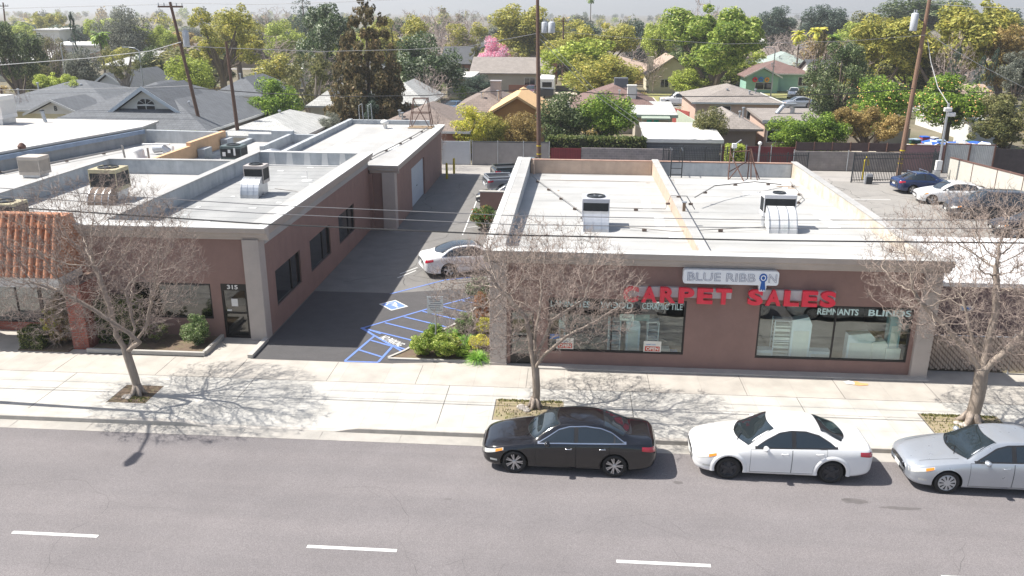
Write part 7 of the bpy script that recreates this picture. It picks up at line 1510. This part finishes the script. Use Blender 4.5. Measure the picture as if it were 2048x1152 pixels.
for x in (-1, 1):
    for y in (1.2, 4.8): b = MB(); b.lathe([(.001, -.12), (.38, -.12), (.38, .12), (.001, .12)], (x, y, .38), axis='x', n=14); b.build('wheel', BLACK, t)
# junk yard at right
b = MB(); b.box(27.0, 37, 69.2, 75.5, -.02, 1.15); tag(b.build('earth_bank', SOIL), kind='structure')
rnd = random.Random(12); jc = [('blue', (.03, .12, .5)), ('white', (.6, .6, .58)), ('dark green', (.03, .10, .07)), ('grey', (.3, .31, .33)), ('yellow', (.6, .45, .04)), ('red', (.4, .05, .05)), ('tan', (.4, .3, .2)), ('pale blue', (.3, .4, .5))]
jm = {n_: mat('junk_'+n_.replace(' ', '_'), c, .7, .2) for n_, c in jc}
for k in range(22):
    n_, c = jc[k % 8]; u = 1818+k*6.6+rnd.uniform(-3, 3); y = 69.9+(k*37 % 11)*.5; x = hx(u, 270, y); w, h = rnd.uniform(.4, .9), rnd.uniform(.4, 1.0)
    t = thing('crate' if k % 2 else 'storage_tub', (x, y, 1.15), '%s %s number of the junk yard heap, %s' % (n_, 'crate' if k % 2 else 'tub', ['by the leaning pole', 'near the grey lamp pole', 'near the corrugated gate'][k//8 if k < 22 else 2]), 'container', 'junk stored behind the mauve wall', rz=rnd.uniform(0, 3)); t['label'] = '%s %s in the junk heap behind the wall, %s' % (n_, 'crate' if k % 2 else 'tub', ['by the leaning pole', 'near the grey lamp pole', 'near the corrugated gate'][min(2, k//8)])
    b = MB(); b.add([(-w/2*.85, -w/2*.85, 0), (w/2*.85, -w/2*.85, 0), (w/2*.85, w/2*.85, 0), (-w/2*.85, w/2*.85, 0), (-w/2, -w/2, h), (w/2, -w/2, h), (w/2, w/2, h), (-w/2, w/2, h)], [(3, 2, 1, 0), (0, 1, 5, 4), (1, 2, 6, 5), (2, 3, 7, 6), (3, 0, 4, 7)]); b.build('tub', jm[n_], t)
    b = MB(); b.box(-w/2-.03, w/2+.03, -w/2-.03, w/2+.03, h-.05, h+.03); b.build('lid', jm[jc[(k*3+1) % 8][0]], t)
t = thing('tarpaulin', (hx(1915, 275, 72), 72, 1.5), 'crumpled blue and white tarpaulin over the junk heap', 'tarpaulin'); rng = np.random.default_rng(3); b = MB(); g_ = 9
b.v = [((i/g_-.5)*5, (j/g_-.5)*2.5, .5*math.sin(i*1.3)*math.cos(j*.9)*.5+rng.uniform(-.1, .1)+.3) for i in range(g_+1) for j in range(g_+1)]; b.f = [(i*(g_+1)+j, (i+1)*(g_+1)+j, (i+1)*(g_+1)+j+1, i*(g_+1)+j+1) for i in range(g_) for j in range(g_)]; b.m = [rng.integers(2) for _ in b.f]; b.build('sheet', [jm['blue'], jm['white']], t)
t = thing('traffic_cone', (hx(1867, 262, 80), 80, 0), 'orange traffic cone by the dark tree trunk in the yard', 'cone'); b = MB(); b.lathe([(.2, 0), (.03, .75)], n=12); b.box(-.22, .22, -.22, .22, 0, .04); b.build('cone', mat('cone_orange', (.7, .16, .02), .6), t); b = MB(); b.lathe([(.13, .3), (.085, .48)], n=12); b.build('band', WHITE, t)
for (u, l) in ((1932, 'white plastic garden chair beside the black bin in the yard'),):
    t = thing('garden_chair', (hx(u, 262, 79), 79, 0), l, 'chair'); b = MB(); b.box(-.25, .25, -.25, .25, .4, .44); b.build('seat', WHITE, t); b = MB(); b.box(-.25, .25, .22, .26, .44, .9); b.build('backrest', WHITE, t)
    for sx in (-.22, .22):
        for sy in (-.22, .22): b = MB(); b.box(sx-.02, sx+.02, sy-.02, sy+.02, 0, .4); b.build('leg', WHITE, t)
t = thing('bicycle_wheel', (hx(1858, 258, 82), 82, 0), 'bicycle wheel leaning against the tan wall', 'wheel'); b = MB(); b.tube([(.34*math.cos(a), .02, .36+.34*math.sin(a)) for a in np.linspace(0, 6.283, 17)], .025, 5, cap=False); b.build('tyre', BLACK, t); b = MB()
for k in range(8): b.tube([(0, .02, .36), (.33*math.cos(k*.785), .02, .36+.33*math.sin(k*.785))], .006, 3)
b.build('spokes', GALV, t)
# oranges
OC = mat('orange_fruit', (.60, .25, .03), .5, .1)
for (u, y, l) in ((1765, 84, 'left'), (1905, 80, 'right')):
    b = MB(); rg = random.Random(u); p = gy(u, 200, y)
    for k in range(90):
        d = Vector((rg.gauss(0, 1), -abs(rg.gauss(0, 1)), rg.gauss(0, .9))).normalized(); R_ = (118 if l == 'left' else 125)*y/FPX*.60; c = Vector((p.x+d.x*R_, y+d.y*R_*.92, p.z-.2+d.z*2.0)); s = .075
        b.add([c+Vector(q)*s for q in ((1, 0, 0), (-1, 0, 0), (0, 1, 0), (0, -1, 0), (0, 0, 1), (0, 0, -1))], [(0, 2, 4), (2, 1, 4), (1, 3, 4), (3, 0, 4), (2, 0, 5), (1, 2, 5), (3, 1, 5), (0, 3, 5)])
    par = [o for o in bpy.data.objects if o.name.startswith('orange_tree') and l in ('left', 'right') and o.get('label', '').find(l+' of the leaning') >= 0][0]
    Mi = Matrix.Rotation(-par.rotation_euler.z, 3, 'Z'); b.v = [tuple(Mi@(Vector(v)-par.location)) for v in b.v]; fo = b.build('oranges', OC, par); fo['kind'] = 'stuff'

# ------------------------------------------------------------------ poles, lamps, wires
WOODP = mat('creosoted_pole', (.13, .075, .055), .85, .2, scale=2, stretch=(6, 6, .5), stain=(.07, .04, .035), sscale=2); WOODL = mat('weathered_pole_wood', (.21, .125, .085), .85, .2, scale=2, stretch=(6, 6, .5))
INS = mat('grey_insulator', (.4, .42, .45), .4)
def upole(label, u0, v0, u1, v1, y, m_=WOODP, r=.16, arm=None, trans=None, bands=False):
    top = gy(u0, v0, y); bot = gy(u1, v1, y); k = (bot-top)/(bot.z-top.z); base = bot+k*(0-bot.z); t = thing('utility_pole', (base.x, y, 0), label, 'utility pole'); top_l = top-Vector((base.x, y, 0))
    at = lambda z: Vector((top_l.x*z/top_l.z, 0, z))
    b = MB(); b.tube([(0, 0, -.2), at(top_l.z*.5), at(top_l.z)], [r*1.15, r, r*.75], 10); b.build('pole', m_, t)
    for (z, w_) in (arm or ()):
        a = at(z); b = MB(); b.box(a.x-w_, a.x+w_, -.2, -.08, a.z-.07, a.z+.07); ao = b.build('crossarm', WOODP, t); b = MB(); 
        for s in (-.95, -.5, .5, .95): b.tube([(a.x+s*w_, -.14, a.z+.07), (a.x+s*w_, -.14, a.z+.3)], .045, 6)
        b.build('insulators', INS, ao)
    if trans:
        z, sd, h, n_ = trans
        for q in range(n_):
            a = at(z); cx = a.x+sd*(.5+q*.55); b = MB(); b.lathe([(.001, 0), (.24, 0), (.26, .05), (.26, h-.05), (.22, h), (.001, h+.06)], (cx, -.25*q, z), n=16); to = b.build('transformer', mat('transformer_grey', (.45, .47, .5), .5, .08), t, smooth=True); b = MB(); b.tube([(cx-.08, -.25*q, z+h), (cx-.08, -.25*q, z+h+.25)], .04, 6); b.tube([(cx+.08, -.25*q, z+h), (cx+.08, -.25*q, z+h+.25)], .04, 6); b.build('bushing', INS, to)
    if bands:
        for z in (1.0, 1.35, 2.0): a = at(z); b = MB(); b.lathe([(r*1.2, 0), (r*1.2, .09)], (a.x, a.y, a.z), n=12); b.build('yellow_band', bm, t)
    return t
upole('leaning brown utility pole with crossarm and transformer left of centre-left yellow tree', 340, 4, 386, 190, 70, arm=((12.4, 1.05),), trans=(9.2, 1, 1.3, 1), r=.15)
upole('short brown pole right of the transformer pole at the left', 452, 83, 477, 275, 68, r=.15)
t = upole('middle brown utility pole with yellow bands and twin transformers', 1075, -12, 1078, 315, 66, trans=(10.6, 1, .8, 2), bands=True, r=.16)
upole('leaning weathered utility pole with one transformer beside the sliding gate', 1861, -12, 1798, 340, 66.5, m_=WOODL, trans=(10.9, -1.6, 1.25, 1), bands=True, r=.165)
upole('thin brown pole at the left edge', 2, 175, 9, 228, 80, r=.13)
for (u0, v0, u1, v1, y, l) in ((1127, 35, 1126, 110, 150, 'distant pole right of the middle transformer pole'), (1604, 35, 1600, 70, 240, 'distant pole left in the far right group'), (1677, 25, 1674, 70, 240, 'distant transformer pole right of the dark domed trees'), (1552, 30, 1551, 65, 250, 'distant pole at the edge of the plane tree'), (918, 28, 918, 70, 230, 'distant pole among the pale leafless trees'), (6, 5, 12, 60, 150, 'distant pole at the far left edge')):
    upole(l, u0, v0, u1, v1, y, r=.16, arm=((gy(u0, v0, y).z-.6, 1.0),))
def lamp(label, u0, v0, u1, y, side=1, h=None, arm=2.0):
    p = gy(u0, v0, y); t = thing('street_lamp', (gy(u1, v0+60, y).x, y, 0), label, 'street lamp'); b = MB(); b.tube([(0, 0, 0), (0, 0, p.z-.3), (side*.5, 0, p.z), (side*arm, 0, p.z+.1)], [.1, .07, .05, .04], 8); b.build('pole', GALV, t); b = MB(); b.box(side*arm-.35, side*arm+.35, -.15, .15, p.z+.02, p.z+.15); b.build('head', GALV, t)
lamp('distant street lamp beside the mint green house', 1553, 96, 1545, 128, -1); lamp('street lamp with a white arm by the left cypress', 135, 85, 130, 110, 1, arm=1.8); lamp('grey leaning street lamp above the gabled house', 270, 96, 285, 100, -1, arm=1.6)
a = gz(1878, 335); a.y = 64; a.x = gy(1878, 330, 64).x; p = gy(1898, 206, 64); t = thing('lot_lamp', (a.x, 64, 0), 'grey lot light pole with floodlights in front of the corrugated gate', 'lamp pole'); b = MB(); dx = p.x-a.x; b.tube([(0, 0, 0), (dx, 0, p.z)], .09, 8); b.build('pole', GALV, t)
for (s, z) in ((-1, p.z-.5), (1, p.z-.85)): b = MB(); x = dx*z/p.z; b.box(x+s*.15-.2, x+s*.15+.35, -.3, -.05, z-.1, z+.18); b.build('floodlight', WHITE, t, bevel=.04)
b = MB(); b.box(-.25, .15, -.2, .1, 1.0, 1.7); b.build('control_box', WHITE, t); b = MB(); b.box(-.35, .1, -.25, .1, .5, .95); b.build('meter_box', GALV, t)
# lamp just outside the left edge of the view: its shadow falls on the pavement
LP = Vector((-18.75, 23.15, 0)); t = thing('street_lamp', LP, 'tall street lamp outside the left edge, only its long shadow falls on the kerb', 'street lamp'); b = MB(); b.tube([(0, 0, 0), (0, 0, 8.9)], [.11, .06], 10); b.build('pole', GALV, t)
b = MB(); b.tube([(0, 0, 7.3), (.05, -.5, 7.85), (.2, -1.3, 8.15), (.35, -2.3, 8.25)], [.05, .05, .045, .04], 8); b.build('arm', GALV, t); b = MB(); b.prism([(.26, -2.2), (.44, -2.22), (.48, -2.8), (.34, -3.0), (.22, -2.8)], 8.18, 8.32); b.build('head', GALV, t)
WIRE = mat('black_cable', (.02, .02, .022), .6); WIREL = mat('pale_cable', (.5, .5, .5), .5)
def wire(label, pts, y, r=.02, m_=WIRE, name='power_line', group=None, sag=0):
    """pts: pixels the cable passes through on the plane y (or a y per point)"""
    P3 = [gy(u, v, (y[i] if hasattr(y, '__len__') else y)) for i, (u, v) in enumerate(pts)]
    out = [P3[0]]
    for i in range(1, len(P3)):
        n_ = 8 if sag else 3
        for k in range(1, n_+1): s = k/n_; q = P3[i-1].lerp(P3[i], s); q.z -= sag*4*s*(1-s); out.append(q)
    t = thing(name, P3[0], label, 'cable', group); b = MB(); b.tube([q-P3[0] for q in out], r, 5); b.build('cable', m_, t)
YW = 24.6
def ext(L): (u0, v0), (u1, v1) = L[0], L[1]; (u2, v2), (u3, v3) = L[-2], L[-1]; return [(u0-(u1-u0), v0-(v1-v0)*1.15)]+L+[(u3+(u3-u2), v3+(v3-v2)*.2)]
wire('upper of the three thin street cables crossing in front of the roofs', ext([(0, 376), (512, 409), (1024, 431), (1536, 440), (2048, 440)]), YW, .013, mat('grey_cable', (.16, .16, .17), .5), 'street_cable', 'street cables')
wire('middle of the three street cables crossing in front of the roofs', ext([(0, 392), (512, 426), (1024, 449), (1536, 456), (2048, 457)]), YW+.5, .013, mat('grey_cable', (.16, .16, .17), .5), 'street_cable', 'street cables')
wire('lowest and thickest street cable crossing in front of the shops', ext([(0, 413), (512, 447), (1024, 470), (1536, 481), (2048, 486)]), YW-.2, .024, WIRE, 'street_cable', 'street cables')
wire('pale high line running left from the transformer pole top', [(-200, 22), (0, 17), (345, 8)], 70, .022, WIREL); wire('pale high line running right from the transformer pole top', [(345, 6), (520, 9), (740, 2), (1000, -12)], 68, .022, WIREL)
wire('pale sagging line from the left edge up to the transformer pole', [(-200, 145), (0, 130), (180, 116), (300, 102), (362, 84)], 69, .03, WIREL); wire('grey line sagging between the left and middle poles', [(366, 92), (455, 96), (640, 103), (820, 99), (940, 92), (1078, 66)], 68, .022, mat('mid_cable', (.25, .25, .26), .5))
wire('upper pale line at the left edge below the trees', [(-100, 181), (80, 179), (290, 175), (388, 171)], 70, .018, WIREL); wire('lower pale line at the left edge below the trees', [(-100, 190), (60, 188), (250, 183), (388, 176)], 70, .018, WIREL)
wire('thick black line from the transformer pole to the middle pole', [(388, 176), (520, 186), (700, 193), (850, 191), (1000, 182), (1078, 177)], 68, .035); wire('thick black line from the middle pole to the leaning pole', [(1078, 177), (1200, 187), (1380, 193), (1560, 192), (1700, 187), (1826, 177)], 66, .035); wire('thick black line leaving the leaning pole to the right', [(1826, 177), (1930, 184), (2048, 187), (2200, 180)], 66.5, .032)
wire('upper pale service drop running down from the middle pole', [(1080, 66), (1190, 180), (1300, 258), (1440, 282)], [66, 66, 67, 69], .018, WIREL); wire('lower pale service drop running down from the middle pole', [(1080, 78), (1180, 182), (1290, 262), (1430, 285)], [66, 66, 67, 69], .018, WIREL)
wire('grey drop sagging from the leaning pole to the lot lamp', [(1855, 78), (1862, 125), (1876, 175), (1896, 207)], [66.5, 66, 65, 64], .03, WIREL); wire('pale drop running right from the leaning pole', [(1856, 66), (1900, 95), (1960, 130), (2048, 175)], [66.5, 68, 70, 74], .022, WIREL)
wire('upper faint far line over the right trees', [(1500, 32), (1560, 28), (1680, 24), (1850, 25)], 240, .05, WIREL); wire('faint line from the leaning pole top to the right edge', [(1860, 8), (1960, 14), (2100, 17)], 66.5, .02, WIREL); wire('thin line between the middle and leaning poles high up', [(1078, 60), (1250, 75), (1450, 88), (1700, 82), (1853, 70)], 66, .014, mat('mid_cable', (.25, .25, .26), .5))
# ------------------------------------------------------------------ hills and air
b = MB(); HM = mat('hill_scrub', (.10, .12, .10), .95, .2, scale=.002, stain=(.2, .18, .14), sscale=.004)
prof = lambda x: 40+150*math.exp(-((x+2600)/1100)**2)+60*math.exp(-((x+500)/500)**2)+55*math.exp(-((x-700)/600)**2)+40*math.exp(-((x-2600)/900)**2)+9*math.sin(x/130)+6*math.sin(x/47)
xs = np.linspace(-5000, 4800, 160); 
for x in xs: h = prof(x); b.v += [(x, 4700, -5), (x*1.02, 5000, h*.5), (x*1.05, 5400, h), (x*1.1, 5900, h*.6)]
b.f = [(i*4+j, i*4+4+j, i*4+5+j, i*4+1+j) for i in range(len(xs)-1) for j in range(3)]; b.m = [0]*len(b.f); tag(b.build('hills', HM, smooth=True), kind='structure')
m = bpy.data.materials.new('haze_air'); m.use_nodes = True; nt_ = m.node_tree; nt_.nodes.remove(nt_.nodes['Principled BSDF']); pv = nt_.nodes.new('ShaderNodeVolumePrincipled'); pv.inputs['Density'].default_value = .00046; pv.inputs['Color'].default_value = (.95, .97, 1., 1); pv.inputs['Anisotropy'].default_value = .3
nt_.links.new(pv.outputs[0], nt_.nodes['Material Output'].inputs['Volume'])
b = MB(); b.box(-5800, 5800, -320, 6000, -7, 260); tag(b.build('haze', m), 'thin pale air between the street and the hills', 'haze', kind='stuff')

# labels that still read alike: tell them apart by their order from the left
byl = {}
for o in bpy.data.objects:
    if o.parent is None and o.get('label') and o.get('group') in ('distant suburban houses', 'background trees of mixed kinds'): byl.setdefault(o['label'], []).append(o)
for l, L in byl.items():
    L.sort(key=lambda o: o.location.x/max(o.location.y, 1))
    if len(L) == 2: L[0]['label'] = 'left '+l; L[1]['label'] = 'right '+l
    if len(L) == 3: L[0]['label'] = 'leftmost '+l; L[1]['label'] = 'middle '+l; L[2]['label'] = 'rightmost '+l
